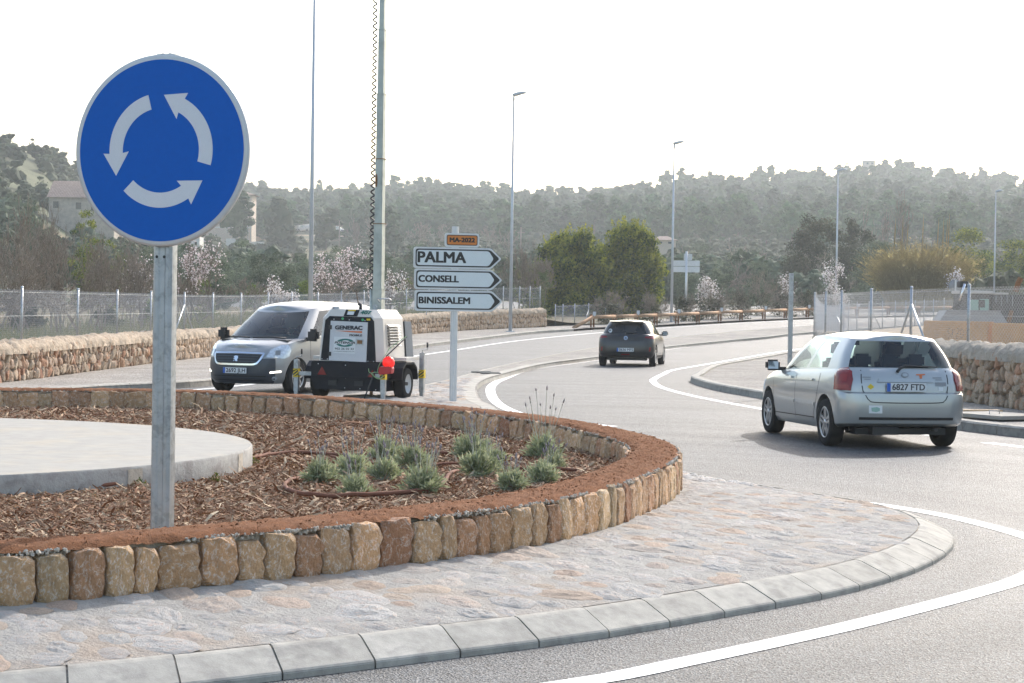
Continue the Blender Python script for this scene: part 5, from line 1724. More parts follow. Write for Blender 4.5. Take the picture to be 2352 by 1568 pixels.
def inner(root, x0, x1, hw, z):
    """dark cabin floor, seats and headrests"""
    mb = MB(); mb.box(((x0 + x1) / 2, 0, z - .16), (x1 - x0, hw * 2, .04)); mb.build('cabin_floor', M['black'], root)
def seat_part(root, x, y, z, lean=.18, w_=.46, head=True, h=.52):
    R_ = Matrix.Rotation(-lean, 3, 'Y')
    mb = MB(); mb.box((x - .05, y, z + h / 2), (.14, w_, h), R_); s = mb.build('seat', M['seat'], root, bevel=.05)
    if head:
        mb = MB(); mb.box((x - .05 - lean * (h + .16) * .5, y, z + h + .12), (.10, w_ * .58, .19), R_); mb.build('headrest', M['seat'], s, bevel=.035)
    return s

def mirror(root, x, y, z, sgn, m):
    mb = MB(); R_ = Matrix.Rotation(.12 * sgn, 3, 'Z')
    mb.box((x, y + .13 * sgn, z + .05), (.12, .2, .15), R_); o = mb.build('mirror', m, root, bevel=.035)
    mb = MB(); mb.box((x - .064, y + .14 * sgn, z + .05), (.006, .15, .105), R_); mb.build('mirror_glass', M['chrome'], o)
    mb = MB(); mb.box((x + .01, y, z), (.07, .12, .05)); mb.build('mirror_arm', M['black'], o)

REAR = ((-3, 0, 0), (0, -1, 0), (0, 0, 1), (1, 0, 0))       # u to the viewer's right seen from behind
FRONT = ((8, 0, 0), (0, 1, 0), (0, 0, 1), (-1, 0, 0))
LEFT = ((0, 4, 0), (1, 0, 0), (0, 0, 1), (0, -1, 0))
RIGHT = ((0, -4, 0), (1, 0, 0), (0, 0, 1), (0, 1, 0))
def diag(ang):
    """view of the body from a compass direction around the car, u running to the viewer's right"""
    d = Vector((-math.cos(ang), -math.sin(ang), 0)); ax = Vector((0, 0, 1)).cross(-d)
    return (-d * 8, ax, (0, 0, 1), d)

# --- silver hatchback
def silver_car():
    a = at(1896, 1023.5); bpt = at(2174, 1024); f = at(1768, 994.5)
    mid = (a + bpt) / 2
    hd = Vector((f.x - a.x, f.y - a.y, 0)).normalized()
    rz = math.atan2(hd.y, hd.x)
    wr, xw = .305, (.765, 3.365)
    root = thing('hatchback_car', 'silver hatchback with red tail lights driving away at the right', 'car', mid - hd * xw[0], rz)
    side_bot = [(0, .30), (.5, .26), (.9, .22), (3.6, .20), (4.175, .22)]
    spec = dict(L=4.175, glass=M['glass'], wheels=xw, wr=wr, arch=.355, tr=.035, tf=.09, hood_crown=.045,
        low=[dict(z=side_bot, w=.79, xr=.09, xf=4.08, cr=.30, cf=.4),
             dict(z=[(0, .335), (.5, .30), (3.6, .27), (4.175, .28)], w=.835, xr=.025, xf=4.15, cr=.27, cf=.4),
             dict(z=[(0, .44), (4.1, .42)], w=.852, xr=.0, xf=4.17, cr=.26, cf=.42),
             dict(z=[(0, .62), (4.1, .54)], w=.856, xr=.005, xf=4.175, cr=.26, cf=.42),
             dict(z=[(0, .705), (.3, .70), (4.1, .60)], w=.857, xr=.02, xf=4.16, cr=.26, cf=.42),
             dict(z=[(0, .725), (.3, .725), (4.1, .66)], w=.856, xr=.075, xf=4.12, cr=.24, cf=.42),
             dict(z=[(0, .82), (3, .80), (4.1, .72)], w=.845, xr=.085, xf=4.05, cr=.24, cf=.4),
             dict(z=[(0, .96), (1, .93), (3.1, .86), (4.0, .765)], w=.822, xr=.13, xf=3.96, cr=.23, cf=.38),
             dict(z=[(0, 1.02), (1, .985), (2, .95), (3.1, .905), (3.9, .80)], w=.785, xr=.175, xf=3.88, cr=.22, cf=.36)],
        cab=dict(rows=[0, .05, .12, .3, .5, .7, .88, .95, 1.0], crown=.06, bulge=.03, tr=.06, tf=.05,
            bot=dict(z=[(0, 1.02), (1, .985), (2, .95), (3.1, .905)], w=.782, xr=.178, xf=3.25, cr=.24, cf=.3, br=.10, bf=.3),
            top=dict(z=[(.3, 1.375), (.8, 1.405), (1.6, 1.42), (2.4, 1.385)], w=.565, xr=.43, xf=2.32, cr=.20, cf=.24, br=.05, bf=.12),
            cell=None))
    s0 = NR + NC
    def cell(i, j):
        if i <= NR + 3:                                     # rear window with a dark printed border
            return (2 if i <= NR + 2 else 1) if 1 <= j <= 6 else (1 if j == 0 or j == 7 else 0)
        if s0 + 3 <= i <= s0 + NS - 2:                       # side windows
            if j == 0 or j >= 6: return 1 if j in (0, 6) else 0
            if i in (s0 + 3, s0 + NS - 2) or i == s0 + 11: return 1
            return 2
        if i >= s0 + NS + NC - 2: return 2 if 1 <= j <= 6 else 1
        return 0
    spec['cab']['cell'] = cell
    body, glass, gr = make_body(spec, [M['silver'], M['black']])
    link('body', body, root)
    link('window_glass', glass, root)
    pj = Proj([body, glass])
    P = lambda n, poly, fr, off, m, par=root, **k: pj.patch(n, poly, *fr, off, m, par, **k)
    # rear: lamps wrap the corners
    for sg in (1, -1):
        fr = diag(PI - .62 * sg)
        mid_u = Vector((.30, .74 * sg, 0)).dot(Vector(fr[1]))
        pl = [(-.145, .745), (.125, .74), (.14, .88), (.11, .985), (.03, 1.03), (-.09, 1.015), (-.15, .93)]
        o = P('tail_light', [((u if sg > 0 else -u) + mid_u, v) for u, v in pl], fr, .018, M['redlens'], step=.04)
        q = [(-.05, .86), (.06, .86), (.07, .94), (-.03, .95)]
        P('lamp_lens', [((u if sg > 0 else -u) + mid_u, v) for u, v in q], fr, .022, M['amberlens'], o, step=.04)
        q = [(-.10, .765), (.10, .76), (.105, .81), (-.11, .815)]
        P('lamp_lens', [((u if sg > 0 else -u) + mid_u, v) for u, v in q], fr, .022, M['amberlens'], o, step=.04)
    # tailgate outline, handle strip, plate
    tg = [(-.56, 1.0), (-.57, .85), (-.545, .70), (-.50, .625), (-.42, .598), (0, .592), (.42, .598), (.50, .625), (.545, .70), (.57, .85), (.56, 1.0)]
    pj.seam('tailgate_seam', tg, *REAR, .013, M['black'], root)
    P('tailgate_handle', [(-.37, .852), (.37, .852), (.35, .895), (-.35, .895)], REAR, .018, M['silver'])
    c = pj.hit(Vector((-3, 0, .79)), Vector((1, 0, 0)))
    plate(root, (c.x - .03, 0, .788), -PI / 2, '6827 FTD')
    P('bumper_step', [(-.62, .375), (.62, .375), (.62, .41), (-.62, .41)], REAR, .006, M['black'])
    P('badge', [(.05 * math.cos(t), .945 + .034 * math.sin(t)) for t in np.linspace(0, 2 * PI, 15)[:-1]], REAR, .008, M['machinegrey'], step=.2)
    P('badge_hole', [(.034 * math.cos(t), .945 + .020 * math.sin(t)) for t in np.linspace(0, 2 * PI, 15)[:-1]], REAR, .0105, M['silver'], step=.2)
    P('yellow_sticker', [(-.50, .79), (-.455, .83), (-.41, .79), (-.455, .755)], REAR, .004, M['yellow'], step=.2)
    P('orange_sticker', [(.15, .955), (.27, .96), (.27, .945), (.23, .94), (.225, .90), (.195, .90), (.19, .94), (.15, .94)], REAR, .004, M['orange_print'], step=.2)
    for (u, v, w2, h2, m) in ((-.50, .91, .11, .014, 'machinegrey'), (-.49, .885, .08, .012, 'machinegrey'), (.43, .91, .12, .014, 'machinegrey'), (.45, .885, .09, .012, 'machinegrey'), (.47, .83, .15, .05, 'machinegrey'), (.47, .77, .06, .05, 'plate'), (-.33, .50, .0, .0, 'plate')):
        if w2: P('badge_strip' if m != 'plate' else 'sticker', [(u - w2 / 2, v - h2 / 2), (u + w2 / 2, v - h2 / 2), (u + w2 / 2, v + h2 / 2), (u - w2 / 2, v + h2 / 2)], REAR, .003, M[m], step=.3)
    st = P('bumper_sticker', [(-.50, .46), (-.33, .46), (-.33, .56), (-.50, .56)], REAR, .004, M['plate'], step=.3)
    P('sticker_print', [(-.465, .485), (-.41, .475), (-.365, .49), (-.36, .525), (-.40, .54), (-.47, .53)], REAR, .006, M['cabglass'], st, step=.3)
    # wiper
    a0 = pj.hit(Vector((-3, .07, 1.035)), Vector((1, 0, 0))); 
    mb = MB(); q = [(0.10, .985), (0.05, 1.03), (-.02, 1.055), (-.45, 1.045)]
    mb.tube([pj.hit(Vector((-3, y, z)), Vector((1, 0, 0))) + Vector((-.03, 0, 0)) for y, z in q], [.02, .018, .016, .008], 6); mb.build('wiper', M['black'], root)
    # sides
    for fr, sg in ((LEFT, 1), (RIGHT, -1)):
        pj.seam('door_seam', [(1.02, .93), (1.05, .70), (1.12, .55), (1.20, .42), (1.28, .26)], *fr, .012, M['black'], root)
        pj.seam('door_seam', [(2.04, .94), (2.03, .6), (2.02, .26)], *fr, .012, M['black'], root)
        pj.seam('door_seam', [(3.12, .88), (3.08, .6), (2.98, .30)], *fr, .012, M['black'], root)
        pj.seam('sill_line', [(1.2, .345), (3.0, .325)], *fr, .014, M['black'], root)
        for x in (1.25, 2.2):
            P('door_handle', [(x, .825), (x + .16, .83), (x + .16, .855), (x, .85)], fr, .028, M['silver'], step=.2)
        for (x0, x1) in ((1.17, 2.0), (2.05, 2.98)):
            P('side_moulding', [(x0, .50), (x1, .495), (x1, .535), (x0, .54)], fr, .014, M['silver'], step=.3)
        mirror(root, 2.86, .80 * sg, .93, sg, M['silver'] if sg < 0 else M['black'])
        wheel(root, xw[0], .755 * sg, wr, .19, sg, .20); wheel(root, xw[1], .755 * sg, wr, .19, sg, .20)
    # front, hidden from here but still a car
    for sg in (1, -1):
        fr = diag(.55 * sg); mu = Vector((3.7, .62 * sg, 0)).dot(Vector(fr[1]))
        P('headlight', [(mu - .2, .62), (mu + .2, .62), (mu + .17, .75), (mu - .17, .74)], fr, .012, M['lens'])
    P('grille', [(-.4, .58), (.4, .58), (.42, .66), (-.42, .66)], FRONT, .008, M['black'])
    inner(root, .45, 3.1, .70, .62)
    mb = MB(); mb.box((.60, 0, .98), (.28, 1.1, .02)); mb.build('parcel_shelf', M['seat'], root)
    mb = MB(); mb.box((.82, 0, .78), (.14, 1.16, .50), Matrix.Rotation(-.2, 3, 'Y')); rs = mb.build('rear_seat', M['seat'], root, bevel=.04)
    for y in (.36, 0, -.36):
        mb = MB(); mb.box((.74, y, 1.11), (.10, .24, .17)); mb.build('headrest', M['seat'], rs, bevel=.035)
    for y in (.36, -.36): seat_part(root, 1.72, y, .56, .22, .48, True, .56)
    mb = MB(); mb.box((2.75, 0, .86), (.5, 1.3, .16)); mb.build('dashboard', M['black'], root)
    mb = MB(); mb.box((2.25, 0, 1.31), (.03, .22, .06)); mb.build('rear_view_mirror', M['black'], root)
    mb = MB(); mb.box((2.1, .0, .235), (3.3, 1.25, .05)); mb.box((.45, .0, .22), (.4, 1.2, .08)); mb.box((.35, .25, .235), (.5, .34, .10)); mb.build('underbody', M['black'], root)
    mb = MB(); mb.tube([(.1, -.42, .25), (.4, -.42, .25)], .025, 8); mb.build('exhaust_pipe', M['machinedark'], root)
silver_car()

# --- dark hatchback
def dark_car():
    a = at(1388, 838.3); bpt = at(1497, 842.3); f = at(1519, 837.2)
    wr, xw = .315, (.73, 3.27)
    mid = (a + bpt) / 2
    rz = math.radians(80)
    hd = Vector((math.cos(rz), math.sin(rz), 0))
    root = thing('hatchback_car', 'small black hatchback driving away up the exit road', 'car', mid - hd * xw[0], rz)
    spec = dict(L=4.06, glass=M['glassdark'], wheels=xw, wr=wr, arch=.36, tr=.03, tf=.10, hood_crown=.05,
        low=[dict(z=[(0, .30), (.9, .24), (4.06, .2)], w=.80, xr=.09, xf=3.97, cr=.32, cf=.42),
             dict(z=[(0, .37), (4, .30)], w=.86, xr=.02, xf=4.04, cr=.3, cf=.42),
             dict(z=[(0, .48), (4, .45)], w=.878, xr=.0, xf=4.06, cr=.3, cf=.44),
             dict(z=[(0, .68), (4, .60)], w=.88, xr=.03, xf=4.04, cr=.3, cf=.44),
             dict(z=[(0, .86), (3, .82), (4, .74)], w=.868, xr=.055, xf=3.96, cr=.3, cf=.42),
             dict(z=[(0, .95), (1, .95), (3, .90), (3.9, .80)], w=.835, xr=.10, xf=3.88, cr=.28, cf=.4),
             dict(z=[(0, 1.0), (1, .985), (2, .95), (3, .92), (3.8, .84)], w=.79, xr=.15, xf=3.80, cr=.26, cf=.38)],
        cab=dict(rows=[0, .05, .12, .3, .5, .7, .88, .95, 1.0], crown=.055, bulge=.03, tr=.08, tf=.05,
            bot=dict(z=[(0, 1.0), (1, .985), (2, .95), (3, .92)], w=.785, xr=.155, xf=3.2, cr=.26, cf=.3, br=.12, bf=.3),
            top=dict(z=[(.3, 1.345), (.8, 1.375), (1.6, 1.38), (2.4, 1.345)], w=.565, xr=.36, xf=2.25, cr=.2, cf=.24, br=.05, bf=.12), cell=None))
    s0 = NR + NC
    def cell(i, j):
        if i <= NR + 1: return 2 if 1 <= j <= 6 else 1
        if s0 + 3 <= i <= s0 + NS - 2:
            if j == 0 or j >= 6: return 1 if j in (0, 6) else 0
            if i == s0 + 11: return 1
            return 2
        if i >= s0 + NS + NC - 2: return 2 if 1 <= j <= 6 else 1
        return 0
    spec['cab']['cell'] = cell
    body, glass, gr = make_body(spec, [M['carblack'], M['black']])
    link('body', body, root); link('window_glass', glass, root)
    pj = Proj([body, glass]); P = lambda n, poly, fr, off, m, par=root, **k: pj.patch(n, poly, *fr, off, m, par, **k)
    for sg in (1, -1):
        fr = diag(PI - .5 * sg); mu = Vector((.22, .72 * sg, 0)).dot(Vector(fr[1]))
        pl = [(-.19, .885), (.18, .84), (.22, .90), (.16, .955), (-.16, .925)]
        o = P('tail_light', [((u if sg > 0 else -u) * -1 + mu, v) for u, v in pl], fr, .014, M['redlens'])
        P('bumper_reflector', [(s_ + (.74 * sg) * -1, v) for s_, v in ((-.025, .47), (.025, .48), (.03, .60), (-.02, .60))], REAR, .012, M['redlens'])
    P('tailgate_panel', [(-.47, .80), (.47, .80), (.50, .93), (-.50, .93)], REAR, .007, M['black'])
    pj.seam('tailgate_seam', [(-.56, .93), (-.55, .75), (-.47, .66), (0, .645), (.47, .66), (.55, .75), (.56, .93)], *REAR, .012, M['black'], root)
    P('badge', [(.058 * math.cos(t), .875 + .058 * math.sin(t)) for t in np.linspace(0, 2 * PI, 15)[:-1]], REAR, .012, M['chrome'], step=.3)
    P('badge_hole', [(.04 * math.cos(t), .875 + .04 * math.sin(t)) for t in np.linspace(0, 2 * PI, 15)[:-1]], REAR, .0145, M['black'], step=.3)
    P('badge_bar', [(-.055, .868), (.0, .884), (.055, .882), (0, .866)], REAR, .0165, M['chrome'], step=.3)
    c = pj.hit(Vector((-3, 0, .53)), Vector((1, 0, 0)))
    plate(root, (c.x - .015, 0, .515), -PI / 2, '0636 MFS')
    P('diffuser', [(-.5, .315), (.5, .315), (.45, .40), (-.45, .40)], REAR, .006, M['black'])
    P('fog_light', [(-.14, .355), (.14, .355), (.12, .385), (-.12, .385)], REAR, .012, M['redlens'])
    P('window_sticker', [(-.5 + .06 * math.cos(t), 1.09 + .06 * math.sin(t)) for t in np.linspace(0, 2 * PI, 12)[:-1]], REAR, .004, M['plate'], step=.2)
    mb = MB(); q = [(.0, 1.0), (-.03, 1.03), (-.30, 1.04)]
    mb.tube([pj.hit(Vector((-3, y, z)), Vector((1, 0, 0))) + Vector((-.03, 0, 0)) for y, z in q], [.03, .02, .01], 6); mb.build('wiper', M['black'], root)
    mb = MB(); mb.add([(.22, -.52, 1.375), (.22, .52, 1.375), (.55, .56, 1.40), (.55, -.56, 1.40), (.25, -.5, 1.35), (.25, .5, 1.35)], [(0, 1, 2, 3), (0, 4, 5, 1)]); mb.build('roof_spoiler', M['carblack'], root, fix=True)
    mb = MB(); mb.tube([(.75, 0, 1.42), (.70, 0, 1.48)], .008, 6); mb.build('aerial', M['black'], root)
    for fr, sg in ((LEFT, 1), (RIGHT, -1)):
        pj.seam('door_seam', [(1.05, .93), (1.15, .6), (1.25, .3)], *fr, .012, M['black'], root)
        pj.seam('door_seam', [(2.05, .94), (2.03, .6), (2.02, .28)], *fr, .012, M['black'], root)
        for x in (1.3, 2.25): P('door_handle', [(x, .845), (x + .16, .85), (x + .16, .875), (x, .87)], fr, .02, M['carblack'], step=.2)
        P('sill_trim', [(1.12, .27), (2.9, .25), (2.9, .33), (1.12, .34)], fr, .008, M['black'], step=.3)
        mirror(root, 2.8, .80 * sg, .95, sg, M['carblack'])
        wheel(root, xw[0], .775 * sg, wr, .19, sg, .205); wheel(root, xw[1], .775 * sg, wr, .19, sg, .205)
        fr2 = diag(.55 * sg); mu = Vector((3.65, .62 * sg, 0)).dot(Vector(fr2[1]))
        P('headlight', [(mu - .2, .66), (mu + .2, .68), (mu + .17, .76), (mu - .17, .75)], fr2, .012, M['lens'])
    P('grille', [(-.5, .40), (.5, .40), (.4, .6), (-.4, .6)], FRONT, .008, M['black'])
    inner(root, .45, 3.0, .7, .62)
    mb = MB(); mb.box((.82, 0, .78), (.14, 1.1, .50), Matrix.Rotation(-.2, 3, 'Y')); rs = mb.build('rear_seat', M['seat'], root, bevel=.04)
    for y in (.36, -.36):
        mb = MB(); mb.box((.74, y, 1.10), (.10, .24, .15)); mb.build('headrest', M['seat'], rs, bevel=.035)
        seat_part(root, 1.72, y, .54, .22, .48, True, .54)
    mb = MB(); mb.box((.5, 0, .23), (.5, 1.2, .08)); mb.build('underbody', M['black'], root)
dark_car()

# --- light van coming round
def van_spec():
    return dict(L=4.38, glass=M['glass'], wheels=(.82, 3.55), wr=.325, arch=.375, tr=.015, tf=.09, hood_crown=.07,
        low=[dict(z=[(0, .28), (4.38, .20)], w=.82, xr=.06, xf=4.27, cr=.15, cf=.42),
             dict(z=[(0, .36), (4.3, .30)], w=.88, xr=.02, xf=4.35, cr=.14, cf=.45),
             dict(z=[(0, .50), (4.3, .46)], w=.90, xr=.0, xf=4.38, cr=.14, cf=.48),
             dict(z=[(0, .66), (4.3, .60)], w=.905, xr=.0, xf=4.37, cr=.14, cf=.48),
             dict(z=[(0, .82), (3.6, .78), (4.3, .73)], w=.905, xr=.01, xf=4.33, cr=.14, cf=.48),
             dict(z=[(0, 1.0), (3.4, .95), (4.3, .83)], w=.90, xr=.015, xf=4.25, cr=.14, cf=.46),
             dict(z=[(0, 1.12), (2.9, 1.10), (3.6, 1.02), (4.15, .885)], w=.885, xr=.02, xf=4.16, cr=.14, cf=.44)],
        cab=dict(rows=[0, .05, .12, .3, .5, .7, .88, .94, 1.0], crown=.10, bulge=.02, tr=.02, tf=.04,
            bot=dict(z=[(0, 1.12), (2.9, 1.10), (3.6, 1.02), (4.0, .96)], w=.882, xr=.022, xf=3.80, cr=.14, cf=.34, br=.02, bf=.42),
            top=dict(z=[(0, 1.69), (1.8, 1.71), (2.4, 1.68), (2.9, 1.60)], w=.66, xr=.10, xf=2.86, cr=.16, cf=.26, br=.02, bf=.22), cell=None))
def make_van(root, mats, detail=True):
    spec = van_spec(); s0 = NR + NC
    def cell(i, j):
        if i >= s0 + NS + 2: return 2 if 1 <= j <= 6 and i > s0 + NS + 2 else 1
        if s0 + NS - 9 <= i <= s0 + NS - 2 and 1 <= j <= 5: return 2 if i not in (s0 + NS - 9,) else 1
        return 0
    spec['cab']['cell'] = cell
    body, glass, gr = make_body(spec, mats)
    link('body', body, root); link('window_glass', glass, root)
    pj = Proj([body, glass]); P = lambda n, poly, fr, off, m, par=root, **k: pj.patch(n, poly, *fr, off, m, par, **k)
    xw = spec['wheels']
    for fr, sg in ((LEFT, 1), (RIGHT, -1)):
        for x in xw: wheel(root, x, .80 * sg, .325, .2, sg, .21)
        f2 = diag(.62 * sg); mu = Vector((4.0, .66 * sg, 0)).dot(Vector(f2[1]))
        mr_ = lambda q: [((u if sg > 0 else -u) + mu, v) for u, v in q]
        o = P('headlight', mr_([(-.20, .715), (.16, .69), (.27, .73), (.30, .86), (.24, .955), (.10, .95), (-.10, .86)]), f2, .016, M['lens'], step=.05)
        P('headlight_bulb', mr_([(-.02, .76), (.08, .76), (.09, .85), (-.01, .85)]), f2, .02, M['machinegrey'], o, step=.05)
        if detail:
            P('running_light', mr_([(-.12, .41), (.10, .43), (.10, .46), (-.12, .44)]), f2, .014, M['drl'], step=.05)
            P('fog_light', mr_([(-.03 + .05 * math.cos(t), .31 + .04 * math.sin(t)) for t in np.linspace(0, 2 * PI, 12)[:-1]]), f2, .012, M['lens'], step=.2)
            pj.seam('door_seam', [(2.02, 1.1), (2.0, .7), (2.0, .32)], *fr, .014, M['black'], root)
            pj.seam('door_seam', [(3.1, 1.05), (3.1, .7), (3.02, .5)], *fr, .014, M['black'], root)
            P('door_handle', [(2.1, .93), (2.28, .93), (2.28, .965), (2.1, .965)], fr, .025, M['black'], step=.2)
            P('side_moulding', [(1.3, .50), (3.0, .50), (3.0, .58), (1.3, .58)], fr, .012, M['greyplastic'], step=.3)
            mb = MB(); mb.box((3.22, 1.03 * sg, 1.14), (.14, .24, .24)); o = mb.build('mirror', M['black'], root, bevel=.05)
            mb = MB(); mb.box((3.2, .92 * sg, 1.06), (.08, .12, .07)); mb.build('mirror_arm', M['black'], o)
    # bumper in dark plastic wraps the nose
    for (a0, lo, hi, mm) in ((0, None, None, M['greyplastic']),):
        rws = []
        for z in (.21, .30, .42, .54, .63, .69):
            row = []
            for t in np.linspace(-1, 1, 33):
                an = t * .95
                d = Vector((-math.cos(an), -math.sin(an), 0)); p = Vector((3.6, 0, z + (0 if abs(t) < .6 else (abs(t) - .6) * .0))) - d * 5
                row.append(pj.hit(p, d) - d * .008)
            rws.append(row)
        mb = MB(); mb.grid(rws); mb.build('front_bumper', mm, root, fix=True)
    gl_ = P('grille', [(-.46, .62), (-.40, .585), (.40, .585), (.46, .62), (.52, .77), (-.52, .77)], FRONT, .022, M['black'], step=.1)
    pj.seam('grille_frame', [(-.55, .785), (-.50, .66), (-.42, .585), (-.2, .575), (.2, .575), (.42, .585), (.50, .66), (.55, .785)], *FRONT, .035, M['chrome'], gl_, off=.028)
    pj.seam('grille_frame', [(-.55, .79), (0, .80), (.55, .79)], *FRONT, .035, M['chrome'], gl_, off=.028)
    for v in (.63, .68, .73):
        pj.seam('grille_bar', [(-.46, v), (0, v + .005), (.46, v)], *FRONT, .014, M['greyplastic'], gl_, off=.03)
    if detail:
        # lion-like emblem simplified to its silhouette of bars
        P('emblem', [(-.05, .63), (-.015, .64), (-.03, .66), (.0, .65), (.02, .63), (.055, .635), (.04, .67), (.06, .70), (.04, .735), (-.01, .74), (-.05, .72), (-.02, .70), (-.055, .68), (-.015, .675)], FRONT, .04, M['chrome'], step=.3)
        P('lower_intake', [(-.55, .26), (.55, .26), (.60, .36), (-.60, .36)], FRONT, .014, M['black'], step=.1)
        for v in (.285, .31, .335): pj.seam('intake_bar', [(-.55, v), (.55, v)], *FRONT, .01, M['greyplastic'], root, off=.018)
        c = pj.hit(Vector((8, 0, .45)), Vector((-1, 0, 0)))
        plate(root, (c.x + .025, 0, .455), PI / 2, '2692 JLH')
        mb = MB(); q = [(-.55, 1.03), (0, 1.05), (.5, 1.03)]
        for (y0, y1) in ((-.1, -.72), (.62, -.02)):
            mb.tube([pj.hit(Vector((8, y, z)), Vector((-1, 0, -.0))) + Vector((.03, 0, .02)) for y, z in ((y0, 1.06), ((y0 + y1) / 2, 1.075), (y1, 1.06))], .012, 5)
        mb.build('wiper', M['black'], root)
        for (y0, z0, y1, z1) in ((-.16, .93, .08, .95), (-.12, .955, .16, .965), (-.2, .945, -.02, .975), (-.05, .935, .12, .93), (-.14, .965, .06, .985)):
            pj.seam('bonnet_print', [(y0, z0), (y1, z1)], *FRONT, .007, M['plate'], root, off=.004)
        mb = MB(); mb.tube([(2.5, 0, 1.79), (2.3, 0, 1.90)], .008, 6); mb.build('aerial', M['black'], root)
        inner(root, 1.9, 3.6, .8, .72)
        for y in (.40, -.40): seat_part(root, 2.32, y, .74, .15, .5)
        mb = MB(); mb.box((3.42, 0, .98), (.6, 1.5, .12)); mb.build('dashboard', M['black'], root)
        mb = MB(); mb.box((1.85, 0, 1.2), (.03, 1.6, 1.0)); mb.build('bulkhead', M['refl'], root)
        mb = MB(); mb.lathe([(.17 + .015 * math.cos(t), .015 * math.sin(t)) for t in np.linspace(0, 2 * PI, 7)], 20, 'x', (3.02, .40, 1.10)); mb.build('steering_wheel', M['black'], root)
        mb = MB(); mb.box((2.72, 0, 1.50), (.03, .24, .07)); mb.build('rear_view_mirror', M['black'], root)
vrz = math.radians(180 + 65)
vp = at(540, 905)
vd = Vector((math.cos(vrz), math.sin(vrz), 0))
van_base = Vector((vp.x, vp.y, 0)) - vd * 4.38
van = thing('delivery_van', 'light silver van with dark front bumper coming round behind the light tower', 'van', van_base, vrz)
make_van(van, [M['vanwhite'], M['black']])

# driver of the van: one skinned figure
def driver():
    loc = van_base + Matrix.Rotation(vrz, 3, 'Z') @ Vector((2.42, .40, .70))
    J = {'pel': (0, 0, .10), 'belly': (-.04, 0, .28), 'chest': (-.07, 0, .46), 'neck': (-.06, 0, .62), 'head': (-.03, 0, .74), 'crown': (-.04, 0, .86),
         'shl': (-.06, .19, .55), 'ell': (.16, .25, .36), 'hal': (.50, .13, .46), 'shr': (-.06, -.19, .55), 'elr': (.16, -.25, .36), 'har': (.50, -.13, .46),
         'knl': (.44, .14, .14), 'knr': (.44, -.14, .14), 'anl': (.66, .13, -.22), 'anr': (.66, -.13, -.22)}
    Rd = {'pel': .15, 'belly': .13, 'chest': .15, 'neck': .055, 'head': .088, 'crown': .07, 'shl': .075, 'ell': .05, 'hal': .042, 'shr': .075, 'elr': .05, 'har': .042, 'knl': .07, 'knr': .07, 'anl': .05, 'anr': .05}
    ks = list(J); E = [('pel', 'belly'), ('belly', 'chest'), ('chest', 'neck'), ('neck', 'head'), ('head', 'crown'), ('chest', 'shl'), ('shl', 'ell'), ('ell', 'hal'), ('chest', 'shr'), ('shr', 'elr'), ('elr', 'har'), ('pel', 'knl'), ('knl', 'anl'), ('pel', 'knr'), ('knr', 'anr')]
    me = bpy.data.meshes.new('person'); me.from_pydata([J[k] for k in ks], [(ks.index(a), ks.index(c)) for a, c in E], [])
    ob = bpy.data.objects.new('person', me); COL.objects.link(ob)
    md = ob.modifiers.new('skin', 'SKIN'); ob.modifiers.new('sub', 'SUBSURF').levels = 2
    for i, k in enumerate(ks):
        me.skin_vertices[0].data[i].radius = (Rd[k], Rd[k] * (1.15 if k in ('chest', 'belly', 'pel') else 1))
    me.skin_vertices[0].data[0].use_root = True
    dg = bpy.context.evaluated_depsgraph_get()
    m2 = bpy.data.meshes.new_from_object(ob.evaluated_get(dg), depsgraph=dg); bpy.data.objects.remove(ob)
    m2.materials.clear()
    for m in (M['cloth'], M['skin']): m2.materials.append(m)
    for p in m2.polygons:
        p.use_smooth = True
        c = p.center
        p.material_index = 1 if c.z > .61 or (c.x > .40 and c.z > .36) else 0
    t = link('person', m2); t.location = loc; t.rotation_euler = (0, 0, vrz)
    tag(t, 'driver in dark clothing with hands on the steering wheel of the van', 'person')
    mb = MB(); mb.lathe([(0, .905), (.06, .895), (.092, .85), (.098, .79), (.09, .745)], 16, 'z', (-.05, 0, 0)); mb.build('hair', M['hair'], t)
    mb = MB(); mb.box((.062, 0, .755), (.03, .028, .05)); mb.build('nose', M['skin'], t, bevel=.01)
    for s in (1, -1):
        mb = MB(); mb.box((-.03, .09 * s, .765), (.035, .015, .06)); mb.build('ear', M['skin'], t, bevel=.006)
        mb = MB(); mb.lathe([(0, .006), (.012, .003), (.014, 0)], 8, 'x', (.053, .033 * s, .785)); mb.build('eye', M['ink'], t)
driver()

